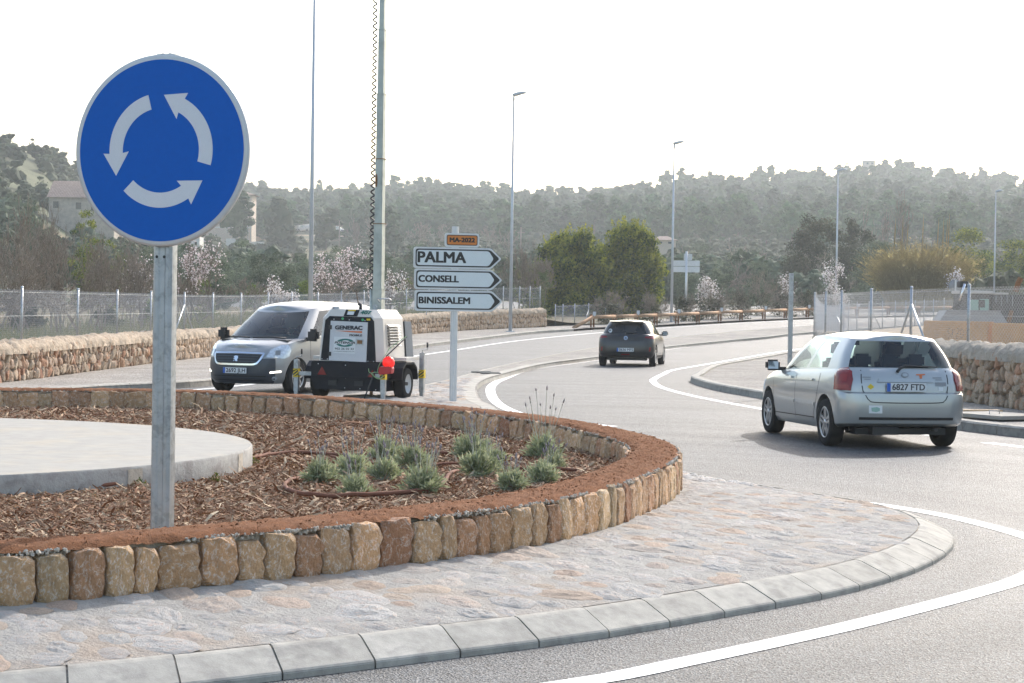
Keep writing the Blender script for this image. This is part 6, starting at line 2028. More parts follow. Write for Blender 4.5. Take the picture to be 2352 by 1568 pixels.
# ============================================================ MACHINE AND BARRIERS ON THE SITE
def barrier(p0, p1, label, marks):
    p0, p1 = Vector(p0), Vector(p1)
    L_ = (p1 - p0).length; d = (p1 - p0).normalized()
    rz = math.atan2(d.y, d.x)
    t = thing('concrete_barrier', label, 'barrier', p0, rz, 'orange concrete barriers on the building site')
    prof = [(-.30, 0), (-.30, .10), (-.17, .32), (-.11, 1.0), (-.09, 1.03), (.09, 1.03), (.11, 1.0), (.17, .32), (.30, .10), (.30, 0)]
    mb = MB(); mb.prism(prof, 0.0, L_, lambda a, c, s: (s, a, c)); mb.build('barrier_body', M['barrier'], t, fix=True, bevel=.02)
    if marks:
        S_ = .028
        def seg(x0, z0, x1, z1):
            n = max(1, int(math.hypot(x1 - x0, z1 - z0) / .07))
            for i in range(n):
                a, c = (i + .15) / n, (i + .75) / n
                xa, za, xb, zb_ = x0 + (x1 - x0) * a, z0 + (z1 - z0) * a, x0 + (x1 - x0) * c, z0 + (z1 - z0) * c
                yy = lambda z: -.17 + (z - .32) * .06 / .68 - .004
                nx, nz = -(zb_ - za), (xb - xa); q = math.hypot(nx, nz) + 1e-6; nx, nz = nx / q * .008, nz / q * .008
                mb2.add([(xa - nx, yy(za), za - nz), (xb - nx, yy(zb_), zb_ - nz), (xb + nx, yy(zb_), zb_ + nz), (xa + nx, yy(za), za + nz)], [(0, 1, 2, 3)])
        mb2 = MB()
        x, z0, z1 = L_ * .40, .55, .82
        # stencilled letters
        for (a, c, e, f_) in ((0, 1, .1, 1), (0, .5, .1, .5), (0, 0, .1, 0), (0, 1, 0, .5), (.1, .5, .1, 0), (.17, 0, .17, 1), (.17, .5, .27, 1), (.17, .5, .27, 0), (.34, 1, .44, 1), (.44, 1, .44, .55), (.44, .55, .34, .45), (.34, .45, .34, 0), (.34, 0, .44, 0), (.52, 0, .52, 1), (.52, 1, .62, .85), (.62, .85, .62, .15), (.62, .15, .52, 0)):
            seg(x + a, z0 + c * (z1 - z0), x + e, z0 + f_ * (z1 - z0))
        mb2.build('stencil', M['machinedark'], t, fix=False)
barrier((11.75, 56.5, .53), (13.05, 54.2, .50), 'longer orange concrete barrier with stencilled marks behind the right fence', True)
barrier((13.10, 54.1, .50), (15.3, 51.4, .50), 'orange concrete barrier cut by the right edge of the picture', False)

def machine():
    Z0 = 62; k = Z0 / FPX
    b = atd(2255, 745, Z0); b.z = site_z(b.x, b.y)
    s = thing('excavator', 'dark construction machine with green tinted cab parked behind the orange barriers', 'excavator', b, .06)
    X = lambda px: (px - 2255) * k
    Zf = lambda py: CAMH - (py - 726.2) * k - b.z
    def bx(name, x0, x1, y0, y1, dy0, dy1, m, par=s, bevel=.02):
        mb = MB(); mb.box(((X(x0) + X(x1)) / 2, (dy0 + dy1) / 2, (Zf(y0) + Zf(y1)) / 2), (abs(X(x1) - X(x0)), dy1 - dy0, abs(Zf(y0) - Zf(y1)))); return mb.build(name, m, par, bevel=bevel)
    for x in (2222, 2330): bx('track', x - 14, x + 14, 748, 772, -.2, 2.6, M['machinedark'], bevel=.1)
    bx('chassis', 2212, 2375, 722, 750, .0, 2.6, M['machinedark'])
    cab = bx('cab', 2225, 2282, 672, 724, .3, 1.8, M['machinedark'])
    bx('cab_roof', 2222, 2286, 667, 674, .2, 1.9, M['machinewhite'], cab)
    bx('cab_window', 2231, 2253, 688, 714, .28, .30, M['cabglass'], cab, 0)
    bx('cab_window', 2256, 2277, 686, 714, .28, .30, M['cabglass'], cab, 0)
    mb = MB(); mb.box((X(2260), .27, Zf(697)), (.2, .02, .24)); mb.build('operator_seat', M['machinedark'], cab)
    bx('engine_hood', 2284, 2390, 676, 724, .2, 2.2, M['machinedark'])
    bx('hood_top', 2286, 2322, 671, 675, .2, 2.0, M['machinewhite'])
    for i in range(4): bx('hose_bundle', 2290 + i * 13, 2291.6 + i * 13, 677, 694 + i % 2 * 8, .14, .19, M['machinegrey'], bevel=0)
    mb = MB(); mb.tube([(X(2197), .3, Zf(712)), (X(2210), .3, Zf(690)), (X(2219), .3, Zf(654))], [.10, .08, .06], 8); mb.build('boom', M['machinedark'], s)
    mb = MB(); mb.tube([(X(2207), .2, Zf(692)), (X(2218), .2, Zf(652))], .04, 8); mb.build('hydraulic_ram', M['chrome'], s)
    bx('work_lamp', 2210, 2228, 646, 660, .3, .7, M['machinedark'])
    mb = MB(); mb.tube([(X(2229), .4, Zf(646)), (X(2238), .4, Zf(662))], .012, 5); mb.build('lamp_cable', M['machinegrey'], s)
    mb = MB(); mb.tube([(X(2308), -.4, Zf(738)), (X(2315), -.4, Zf(712))], .07, 8); mb.build('exhaust_stack', M['rust'], s)
    mb = MB(); mb.tube([(X(2344), .5, Zf(668)), (X(2350), .5, Zf(648)), (X(2356), .5, Zf(636))], .09, 8); mb.build('rear_arm', M['rust'], s)
    # skip-like bucket in front
    b2 = atd(2238, 745, 58.5); b2.z = site_z(b2.x, b2.y)
    q = thing('steel_bucket', 'grey steel loading bucket standing between the barriers and the machine', 'bucket', b2, .03)
    k2 = 58.5 / FPX
    zz = lambda py: CAMH - (py - 726) * k2 - b2.z
    pr_ = [((2161 - 2238) * k2, zz(739)), ((2178 - 2238) * k2, zz(713.5)), ((2296 - 2238) * k2, zz(716)), ((2305 - 2238) * k2, zz(717)), ((2318 - 2238) * k2, zz(739)), ((2318 - 2238) * k2, 0), ((2161 - 2238) * k2, 0)]
    mb = MB(); mb.prism(pr_, 0, .9, lambda a, c, t: (a, t + (c * .2), c)); mb.build('bucket_shell', M['machinegrey'], q, fix=True)
    mb = MB(); mb.box((0, .12, zz(714)), (1.6, .05, .05)); mb.build('bucket_lip', M['machinegrey'], q)
machine()

# small things on the verges
p = at(1603, 881, .0); mb = MB()
mb.lathe([(.045 * math.sin(t), .045 - .045 * math.cos(t)) for t in np.linspace(0, PI, 12)], 16)
o = mb.build('ball', M['orangeball']); o.location = p; tag(o, 'small orange ball lying on the asphalt at the tip of the right kerb', 'ball')
a = at(2290, 957, .15)
mb = MB(); mb.box((0, 0, .02), (1.0, 1.3, .06)); t = thing('cover_slab', 'pale concrete cover slab lying in the gravel at the right edge', 'slab', a, .5)
mb.build('slab', M['concrete'], t, bevel=.008)
mb = MB(); mb.tube([(-.2, -.05, .05), (-.2, -.05, .10), (.0, -.05, .10), (.0, -.05, .05)], .008, 6); mb.build('handle', M['galv'], t)
a = at(2240, 945, .14); mb = MB(); mb.box((0, 0, .015), (.9, .22, .03)); t = thing('plank', 'thin wooden plank lying on the gravel at the foot of the right wall', 'plank', a, .3); mb.build('board', M['plank'], t)
a = at(1128, 860, .1)
t = thing('drain_channel', 'small dark drain channel cutting through the splitter island kerb', 'drain', a, .35); t.scale = (.75, .75, 1)
for k_ in (0, 1):
    mb = MB(); mb.box((0, k_ * .9, .028), (.62, .16, .02)); mb.build('channel_gap', M['machinedark'], t)
    mb = MB(); mb.box((0, k_ * .9 + .12, .03), (.66, .07, .05)); mb.build('channel_edge', M['kerb'], t)
# ============================================================ VEGETATION
def leaf_quads(C, size, R, aspect=.45, up=.25, outward=None, flat=0.0):
    """one rhombic leaf (or leaf cluster) at every point of C"""
    n = len(C)
    nrm = R.normal(0, 1, (n, 3)); nrm[:, 2] += up
    if outward is not None: nrm += outward * 1.2
    nrm /= np.linalg.norm(nrm, axis=1)[:, None]
    t = R.normal(0, 1, (n, 3)); t -= nrm * np.sum(t * nrm, axis=1)[:, None]; t /= np.linalg.norm(t, axis=1)[:, None] + 1e-9
    b = np.cross(nrm, t)
    s = (size * R.uniform(.6, 1.35, n))[:, None] if np.isscalar(size) else (size * R.uniform(.7, 1.3, n))[:, None]
    V = np.stack([C - t * s * .5, C + b * s * aspect * .5 - t * s * .05, C + t * s * .5, C - b * s * aspect * .5 - t * s * .05], 1)
    F = (np.arange(n) * 4)[:, None] + np.arange(4)[None]
    return V.reshape(-1, 3), F

def clump_points(clumps, n, R, shell=.55):
    """points in a set of ellipsoids (cx, cy, cz, rx, ry, rz), more of them near the skin"""
    K = np.array(clumps, float)
    vol = (K[:, 3] * K[:, 4] * K[:, 5]) ** .7
    idx = R.choice(len(K), n, p=vol / vol.sum())
    d = R.normal(0, 1, (n, 3)); d /= np.linalg.norm(d, axis=1)[:, None]
    r = R.random(n) ** shell
    return K[idx, :3] + d * r[:, None] * K[idx, 3:], d, idx

def crown_mesh(name, clumps, n, size, m, seed, aspect=.5, shell=.5, tip=0.0, spread=.35, outw=.6):
    R = np.random.default_rng(seed)
    C, d, idx = clump_points(clumps, n, R, shell)
    V, F = leaf_quads(C, size, R, aspect, .3, d * outw)
    ct = R.normal(0, spread * .6, len(clumps))
    tint = np.clip(.35 + ct[idx] + R.normal(0, spread, n), 0, 1)
    return np_mesh(name, V, F, m, np.repeat(tint, 4))

def crown_clumps(h, wd, seed, base=.25, n=22, shape='round', cl=.22):
    """ellipsoids filling a crown of height h and width wd standing on the ground"""
    R = random.Random(seed); out = [(0, 0, h * (base + (1 - base) * .45), wd * .27, wd * .27, h * (1 - base) * .34)]
    for k in range(n):
        for _ in range(40):
            a = R.uniform(0, 2 * PI); t = R.uniform(0, 1); z = base + (1 - base) * t
            if shape == 'round': rr = math.sqrt(max(0, 1 - (2 * t - .9) ** 2 / 1.3))
            elif shape == 'cone': rr = max(.12, 1.02 - t) * .95
            elif shape == 'umbrella': rr = .45 + .6 * math.sin(PI * min(1, t * .95 + .1)) if t > .2 else .5
            else: rr = math.sqrt(max(0, 1 - t * t * .97))
            r = rr * math.sqrt(R.uniform(.15, 1))
            if shape == 'umbrella' and t < .35 and R.random() < .6: continue
            break
        c = cl * wd * R.uniform(.6, 1.25) * (1.15 - .35 * t)
        out.append((math.cos(a) * r * (wd / 2 - c * .5), math.sin(a) * r * (wd / 2 - c * .5), z * h - c * .35, c, c, c * R.uniform(.55, .85)))
    return out

def blob_arrays(clumps, nleaf, size, seed, sub=2, rough=.28, spread=.3):
    """crown of lumpy leaf masses with loose leaves round their edges, as plain triangle arrays"""
    R = np.random.default_rng(seed)
    bm = bmesh.new(); bmesh.ops.create_icosphere(bm, subdivisions=sub, radius=1.0)
    v0 = np.array([v.co[:] for v in bm.verts]); f0 = np.array([[v.index for v in f.verts] for f in bm.faces]); bm.free()
    Vs, Fs, Ts = [], [], []; o = 0
    for q in clumps:
        k = 1 + R.normal(0, rough, len(v0))
        Vs.append(v0 * k[:, None] * np.array(q[3:]) * .92 + np.array(q[:3])); Fs.append(f0 + o); o += len(v0)
        Ts.append(np.clip(.35 + R.normal(0, spread * .7) + R.normal(0, spread * .6, len(v0)), 0, 1))
    C, dd, idx = clump_points(clumps, nleaf, R, .12)
    C = C + dd * R.uniform(-.05, .35, (nleaf, 1))
    V, F = leaf_quads(C, size, R, .6, .3, dd * .4)
    Vs.append(V); Fs.append(np.concatenate([F[:, [0, 1, 2]], F[:, [0, 2, 3]]]) + o)
    Ts.append(np.repeat(np.clip(.4 + R.normal(0, spread, nleaf), 0, 1), 4))
    return np.concatenate(Vs), np.concatenate(Fs), np.concatenate(Ts)
def blob_mesh(name, m, *a, **k):
    V, F, t_ = blob_arrays(*a, **k)
    return np_mesh(name, V, F, m, t_)

def segs_mesh(name, S, m, tint=None):
    """thin three-sided twigs from an array of (x0,y0,z0,x1,y1,z1,r0,r1)"""
    S = np.array(S, float); n = len(S)
    a, b = S[:, :3], S[:, 3:6]
    t = b - a; t /= np.linalg.norm(t, axis=1)[:, None] + 1e-9
    ref = np.where(np.abs(t[:, 2:3]) > .9, np.array([[1., 0, 0]]), np.array([[0, 0, 1.]]))
    u = np.cross(t, ref); u /= np.linalg.norm(u, axis=1)[:, None] + 1e-9
    v = np.cross(t, u)
    P = []
    for (c, r) in ((a, S[:, 6:7]), (b, S[:, 7:8])):
        for k in range(3):
            th = 2 * PI * k / 3
            P.append(c + (u * math.cos(th) + v * math.sin(th)) * r)
    V = np.stack(P, 1)
    o = (np.arange(n) * 6)[:, None]
    F = np.concatenate([o + np.array([[k, (k + 1) % 3, 3 + (k + 1) % 3, 3 + k]]) for k in range(3)])
    tn = None if tint is None else np.repeat(np.array(tint), 6)
    return np_mesh(name, V.reshape(-1, 3), F, m, tn)

def branches(R, h, wd, stems=1, levels=4, r0=.05, kids=(3, 4), lean=.5, up=.35, minr=.006, start=.35, crook=.25):
    """recursive bare branching; returns twig segments and the finest twig ends"""
    S, ends = [], []
    def grow(p, d, L_, r, lv):
        n = 3 if lv < 2 else 2
        for i in range(n):
            d2 = (d + Vector((R.gauss(0, crook), R.gauss(0, crook), R.gauss(0, crook * .6) + up * .12))).normalized()
            q = p + d2 * L_ / n
            r2 = max(minr, r * .82)
            S.append((*p, *q, r, r2)); p, d, r = q, d2, r2
            if lv >= levels - 1: ends.append((p.copy(), d.copy()))
            if lv < levels and (i > 0 or lv > 0):
                for _ in range(R.randint(*kids) if i == n - 1 else R.randint(0, 2)):
                    ax = Vector((R.gauss(0, 1), R.gauss(0, 1), R.gauss(0, .5)))
                    dd = (d + ax.normalized() * R.uniform(.5, 1.0) + Vector((0, 0, up * .4))).normalized()
                    grow(p, dd, L_ * R.uniform(.5, .75), max(minr, r * .62), lv + 1)
    for s in range(stems):
        a = R.uniform(0, 2 * PI); l = R.uniform(.2, 1) * lean
        d = Vector((math.cos(a) * l, math.sin(a) * l, 1)).normalized()
        p = Vector((R.uniform(-.1, .1) * wd * (stems > 1) * 2, R.uniform(-.1, .1) * wd * (stems > 1) * 2, -.05))
        grow(p, d, h * start, r0, 0)
    return S, ends

def fit(S, ends, h, wd):
    """scale a twig set to the wanted height and width"""
    A = np.array([s[3:6] for s in S]); zt = np.percentile(A[:, 2], 99.3); wt = np.percentile(np.hypot(A[:, 0], A[:, 1]), 97) * 2
    kz, kx = h / zt, wd / wt
    S = [(s[0] * kx, s[1] * kx, s[2] * kz, s[3] * kx, s[4] * kx, s[5] * kz, s[6], s[7]) for s in S]
    ends = [(Vector((p.x * kx, p.y * kx, p.z * kz)), d) for p, d in ends]
    return S, ends

def trunk(parent, h, r, m='bark', lean=.1, seed=0, limbs=4, spread=1.0):
    R = random.Random(seed); mb = MB()
    top = Vector((R.uniform(-lean, lean) * h, R.uniform(-lean, lean) * h, h))
    mb.tube([(0, 0, -.3), top * .5 + Vector((R.uniform(-.05, .05) * h, 0, 0)), top], [r * 1.25, r, r * .6], 7)
    for k in range(limbs):
        a = R.uniform(0, 2 * PI); q = top * R.uniform(.55, 1)
        mb.tube([q, q + Vector((math.cos(a) * spread * .5, math.sin(a) * spread * .5, spread * .4)), q + Vector((math.cos(a) * spread, math.sin(a) * spread, spread * .75))], [r * .6, r * .42, r * .2], 5)
    return mb.build('trunk', M[m], parent)

def shoots(K, h, wd, n, size, m, seed):
    """upright sprays of fresh yellowish leaves on the outside of a crown"""
    R = np.random.default_rng(seed + 9); K = np.array(K); C = []; 
    c0 = K[:, :3].mean(0)
    for k in range(n):
        q = K[R.integers(len(K))]; d_ = R.normal(0, 1, 3); d_[2] = abs(d_[2]) * 1.2; d_ /= np.linalg.norm(d_)
        p = q[:3] + d_ * q[3:] * .95
        o = p - c0; o /= np.linalg.norm(o) + 1e-6
        ax = o * .5 + np.array([0, 0, .8]); ax /= np.linalg.norm(ax); L_ = R.uniform(.35, .8)
        t_ = R.random(26)[:, None]
        C.append(p + ax * L_ * t_ + R.normal(0, .07, (26, 3)) * (1.25 - t_))
    C = np.concatenate(C)
    V, F = leaf_quads(C, size * .75, R, .5, .6)
    return np_mesh('young_shoots', V, F, m, np.repeat(np.clip(R.normal(.58, .25, len(C)), 0, 1), 4))

def spot(px, depth, base_y=None):
    d = ray(px, 710); x = d.x / d.y * depth
    # roll-corrected so that the foot of the plant falls at px
    z = ground_z(x, depth)
    yy = 784 + FPX * 0  # picture row of the foot
    for _ in range(2):
        row = (710 + .015 * (px - 1176)) - (z - CAMH) / depth * FPX
        d = ray(px, row); x = d.x / d.y * depth; z = ground_z(x, depth)
    return Vector((x, depth, z))
def height_to(px, ytop, depth, z):
    return CAMH + ((710 + .015 * (px - 1176)) - ytop) / FPX * depth - z

def leafy(name, px, ytop, wpx, depth, label, m, n, size, shape='round', cat='tree', group=None, ncl=24, cl=.2, base=.2, seed=1, aspect=.5, spread=.3, shell=.5, tr=.12, sprigs=0, blob=False):
    p = spot(px, depth); h = height_to(px, ytop, depth, p.z); wd = wpx * depth / FPX
    t = thing(name, label, cat, p, 0, group)
    K = crown_clumps(h, wd, seed, base, ncl, shape, cl)
    if blob: link('crown', blob_mesh('crown', M[m], K, n, size, seed), t)
    else: link('crown', crown_mesh('crown', K, n, size, M[m], seed, aspect, shell, 0, spread), t)
    if sprigs: link('young_shoots', shoots(K, h, wd, sprigs, size, M[m], seed), t)
    trunk(t, h * max(.35, base + .2), tr, seed=seed, spread=wd * .2)
    return t, h, wd

# ---- hills covered in pines and scrub
def pine_proto(k, n, size):
    h, wd = (8.5, 7.0) if k % 3 else (9.5, 6.2)
    shp = ('umbrella', 'round', 'cone')[k % 3] if k < 5 else 'umbrella'
    K = crown_clumps(h, wd, 300 + k, .16 if shp != 'umbrella' else .3, 30, shp, .145)
    return blob_mesh('crown', M['leaf_pine'], K, n, size, 300 + k), h
PP = [pine_proto(k, 520, .5) for k in range(8)]
SP = [blob_mesh('crown', M['leaf_scrub'], crown_clumps(3.6, 4.2, 400 + k, .1, 12, 'dome', .2), 260, .36, 400 + k) for k in range(5)]
OP = [blob_mesh('crown', M['leaf_olive'], crown_clumps(4.2, 4.6, 420 + k, .2, 16, 'round', .19), 420, .28, 420 + k) for k in range(5)]
def bare_proto(k):
    R = random.Random(500 + k)
    S, e = branches(R, 4, 5, 1, 4, .10, (2, 3), .4, .35, .018, .3)
    S, e = fit(S, e, 4.6, 5.2)
    return segs_mesh('branches', S, M['twig'], np.clip(np.random.default_rng(k).normal(.45, .25, len(S)), 0, 1))
BP = [bare_proto(k) for k in range(4)]
TR = MB(); TR.tube([(0, 0, -.5), (.1, .1, 2.5), (0, .2, 5.5)], [.22, .17, .08], 6); TRUNK = TR.mesh('trunk', [M['bark']])
TR = MB(); TR.tube([(0, 0, -.4), (.15, .1, .9), (0, .2, 1.9)], [.22, .17, .08], 6); STUMP = TR.mesh('trunk', [M['bark']])
R4 = random.Random(77)
hill_pts = []
cell = {}
def far_enough(x, y, d):
    i, j = int(x // 8), int(y // 8)
    for a in (i - 1, i, i + 1):
        for c in (j - 1, j, j + 1):
            for (qx, qy, qd) in cell.get((a, c), ()):
                if (qx - x) ** 2 + (qy - y) ** 2 < (d * .5 + qd * .5) ** 2: return False
    cell.setdefault((i, j), []).append((x, y, d)); return True
def ridge(u): return float(np.interp(u, RU, RR))
tries = 0
while tries < 60000:
    tries += 1
    y = math.sqrt(R4.uniform(190 ** 2, 1025 ** 2)); u = R4.uniform(-.285, .285); x = u * y
    rr = ridge(u)
    if y > rr + 22: continue
    px = 1176 + u * FPX
    left = u < -.17
    if left: kd = 'scrub' if R4.random() < .8 else 'olive'
    elif y > (545 if u < .05 else 480):
        if u < .07: kd = 'pine' if R4.random() < .93 else 'scrub'
        else:
            hi = (y - 480) / (rr - 480)
            kd = 'pine' if R4.random() < .80 - .45 * hi * min(1, (u - .07) / .1) else 'scrub'
    else:
        if R4.random() < .35: continue
        q = R4.random(); kd = 'olive' if q < .5 else 'bare' if q < .72 else 'scrub' if q < .93 or y < 400 else 'pine'
    if left and noise.noise((x * .03, y * .03, 8)) > .22: continue
    if left and y < 290 and R4.random() < .55: continue
    if abs(px - 725) < 62 and 515 < y < 640: continue                  # the open track with the parked vans
    if 430 < px < 600 and 470 < y < 560: continue
    if 575 < px < 800 and 330 < y < 500 and not left: continue
    if 2020 < px < 2120 and y < 300: continue                      # houses
    if 60 < px < 250 and 262 < y < 318: continue
    if abs(px - 1995) < 24 and y > 940: continue
    d = {'pine': 6.8, 'scrub': 3.4 if left else 4.0, 'olive': 4.8, 'bare': 5.0}[kd]
    if not far_enough(x, y, d): continue
    hill_pts.append((y, x, kd, u))
hill_pts.sort()
cnt = dict(pine=0, scrub=0, olive=0, bare=0)
LIM = dict(pine=230, scrub=150, olive=110, bare=60)
LAB = dict(pine=('pine_tree', 'dark green pine among many on the wooded hillside', 'pine tree', 'pines on the wooded hill', 'tree'),
           scrub=('scrub_bush', 'grey green bush among many on the far slopes', 'bush', 'bushes on the far slopes', 'bush'),
           olive=('olive_tree', 'grey green olive tree among many in the valley orchards', 'olive tree', 'olive trees in the valley', 'tree'),
           bare=('bare_tree', 'leafless grey brown tree among many in the valley orchards', 'bare tree', 'leafless trees in the valley', 'tree'))
pine_far, scrub_far = [], []
for (y, x, kd, u) in hill_pts:
    z = T(x, y) - .1
    s = R4.uniform(.85, 1.35) if kd == 'pine' else R4.uniform(.65, 1.25)
    on_ridge = kd == 'pine' and y > ridge(u) - 18
    if cnt[kd] < LIM[kd] or (on_ridge and cnt[kd] < 292):
        cnt[kd] += 1
        nm, lb, ct, gr, _ = LAB[kd]
        t = thing(nm, lb, ct, (x, y, z), R4.uniform(0, 6.28), gr)
        t.scale = (s * R4.uniform(.85, 1.15), s, s * R4.uniform(.85, 1.15))
        if kd == 'pine': link('crown', PP[R4.randrange(8)][0], t); link('trunk', TRUNK, t)
        elif kd == 'scrub': link('crown', SP[R4.randrange(5)], t); link('trunk', STUMP, t)
        elif kd == 'olive': link('crown', OP[R4.randrange(5)], t); link('trunk', STUMP, t)
        else: link('branches', BP[R4.randrange(4)], t)
    else:
        (pine_far if kd == 'pine' else scrub_far).append((x, y, z, s, R4.uniform(0, 6.28), kd))
def far_mass(name, items, protos, m, seed):
    R = np.random.default_rng(seed)
    Vs, Fs, Ts = [], [], []; o = 0
    for (x, y, z, s, a, kd) in items:
        co, fc, ti = protos[R.integers(len(protos))]
        c, si = math.cos(a), math.sin(a)
        w_ = np.stack([co[:, 0] * c - co[:, 1] * si, co[:, 0] * si + co[:, 1] * c, co[:, 2] * R.uniform(.8, 1.15)], -1) * s + np.array([x, y, z])
        Vs.append(w_); Ts.append(np.clip(ti + R.normal(0, .25), 0, 1)); Fs.append(fc + o); o += len(co)
    if not Vs: return
    ob = link(name, np_mesh(name, np.concatenate(Vs), np.concatenate(Fs), m, np.concatenate(Ts)))
    kind(ob, 'stuff')
far_mass('far_pine_wood', pine_far, [blob_arrays(crown_clumps(8.6, 6.8, 330 + k, .2, 11, ('umbrella', 'round', 'dome')[k % 3], .21), 110, .55, 330 + k, 2) for k in range(8)], M['leaf_pine'], 5)
far_mass('far_scrub', scrub_far, [blob_arrays(crown_clumps(3.5, 4.2, 350 + k, .05, 8, 'dome', .24), 70, .42, 350 + k, 1, .2) for k in range(8)], M['leaf_scrub'], 6)
print('HILL', cnt, len(pine_far), len(scrub_far))

# lone trees that stand out on the skyline
def skyline(px, ytop, wpx, ty, label, seed):
    u = (px - 1176) / FPX; dep = ridge(u) - 8
    leafy('pine_tree', px, ytop, wpx, dep, label, 'leaf_pine', 420, .5, ty, 'pine tree', None, 14, .18, .35, seed, .6, blob=True)
skyline(1771, 372, 36, 'cone', 'lone tall pine rising above the right ridge', 901)
skyline(1530, 384, 40, 'umbrella', 'tall umbrella pine on the ridge just left of the street lamp behind the dark car', 902)
skyline(1568, 386, 34, 'umbrella', 'tall pine on the ridge just right of the street lamp behind the dark car', 903)
skyline(733, 409, 34, 'cone', 'pointed pine crown on the skyline beside the lamp post behind the van', 904)
skyline(905, 402, 44, 'umbrella', 'broad pine crown on the skyline right of the steel mast', 905)
skyline(1160, 424, 40, 'umbrella', 'pine crown on the skyline left of the arrow board lamp post', 906)
skyline(1945, 372, 26, 'round', 'small tree on the hilltop left of the stone hut', 907)
skyline(2040, 374, 26, 'round', 'small tree on the hilltop right of the stone hut', 908)

# ---- trees and bushes of the middle distance
leafy('carob_tree', 1312, 536, 262, 141, 'big lush green carob tree left of the pair beyond the guardrail', 'leaf_carob', 42000, .23, 'dome', 'tree', None, 170, .115, .0, 31, .55, .3, .7, .25, sprigs=260)
leafy('carob_tree', 1440, 518, 222, 144, 'big lush green carob tree right of the pair beyond the guardrail', 'leaf_carob', 40000, .23, 'dome', 'tree', None, 170, .115, .0, 32, .55, .3, .7, .25, sprigs=240)
leafy('dark_tree', 1872, 492, 205, 215, 'dense dark brownish green tree behind the blossom near the fence corner', 'leaf_dark', 15000, .26, 'dome', 'tree', None, 50, .14, .02, 33, .5, .3)
leafy('dark_tree', 1965, 500, 120, 222, 'dark brownish tree crown just left of the tall bare tree', 'leaf_dark', 8000, .26, 'dome', 'tree', None, 30, .16, .02, 34, .5, .3)
leafy('olive_tree', 2015, 552, 190, 192, 'big grey green olive tree left of the yellow cane clump', 'leaf_olive', 15000, .2, 'dome', 'olive tree', None, 50, .14, .02, 35, .4, .3)
leafy('green_tree', 2230, 525, 190, 215, 'green leafy tree behind the cane clump', 'leaf_carob', 12000, .24, 'dome', 'tree', None, 44, .15, .02, 36, .5, .25)
leafy('green_tree', 2330, 548, 150, 205, 'green leafy tree cut by the right edge of the picture', 'leaf_carob', 10000, .24, 'dome', 'tree', None, 40, .15, .02, 37, .5, .25)
leafy('green_bush', 2180, 610, 110, 178, 'bright green bush right of the cane clump', 'leaf_lime', 4000, .2, 'dome', 'bush', None, 24, .18, .02, 38, .5, .3)
leafy('conical_pine', 640, 450, 130, 480, 'cone shaped olive green pine below the parked white vans', 'leaf_scrub', 2600, .42, 'cone', 'pine tree', None, 60, .12, .02, 39, .5, .3, blob=True)
leafy('pine_tree', 545, 440, 90, 470, 'dark pine beside the scaffolded house partly behind the blue sign', 'leaf_pine', 1600, .5, 'umbrella', 'pine tree', None, 26, .16, .3, 40, .5, .3, blob=True)
leafy('olive_tree', 750, 470, 75, 500, 'round bushy olive tree right of the lamp post above the vans', 'leaf_scrub', 1200, .4, 'round', 'olive tree', None, 26, .16, .1, 41, .5, .3, blob=True)
leafy('olive_tree', 905, 516, 48, 400, 'small round olive tree between mast and arrow boards', 'leaf_olive', 800, .35, 'round', 'olive tree', None, 18, .18, .1, 42, .5, .3, blob=True)
leafy('dark_shrub', 195, 480, 90, 118, 'dark green shrub behind the bare twigs left of the blue sign', 'leaf_carob', 5000, .12, 'round', 'shrub', None, 24, .16, .05, 43, .5, .25)
leafy('dark_shrub', 270, 530, 90, 112, 'green shrub under the left side of the blue sign', 'leaf_carob', 4000, .12, 'round', 'shrub', None, 24, .16, .05, 44, .5, .25)
leafy('grey_shrub', 70, 440, 70, 175, 'grey green shrub on the left slope below the orange bank', 'leaf_olive', 3000, .18, 'round', 'shrub', None, 20, .18, .05, 45, .5, .25)
ol = [(545, 548, 130, 170), (620, 570, 120, 150), (690, 585, 110, 165), (500, 590, 90, 140), (945, 560, 90, 190), (1000, 575, 100, 160), (880, 575, 100, 165), (1075, 590, 90, 150), (760, 560, 110, 200), (1610, 560, 110, 235), (1690, 575, 100, 220), (1740, 600, 90, 190), (1570, 600, 90, 190), (1650, 615, 80, 180), (430, 560, 110, 150), (350, 560, 120, 135)]
for k, (px, yt, wp, dp) in enumerate(ol):
    leafy('olive_tree', px, yt, wp, dp, 'grey green olive tree in the orchard band, ' + ['right of the blue sign', 'under the conical pine', 'left of the tall lamp post', 'above the pink blossom', 'right of the steel mast', 'left behind the arrow boards', 'just behind the steel mast', 'right behind the arrow boards', 'right of the tall lamp post', 'right of the carob trees', 'above the brown bush', 'left of the dark tree', 'above the sign backs', 'above the white blossom', 'under the blue sign right', 'under the blue sign left'][k], 'leaf_olive', 5200, .17, 'round', 'olive tree', 'olive trees in the orchard band', 26, .17, .08, 600 + k, .42, .3)
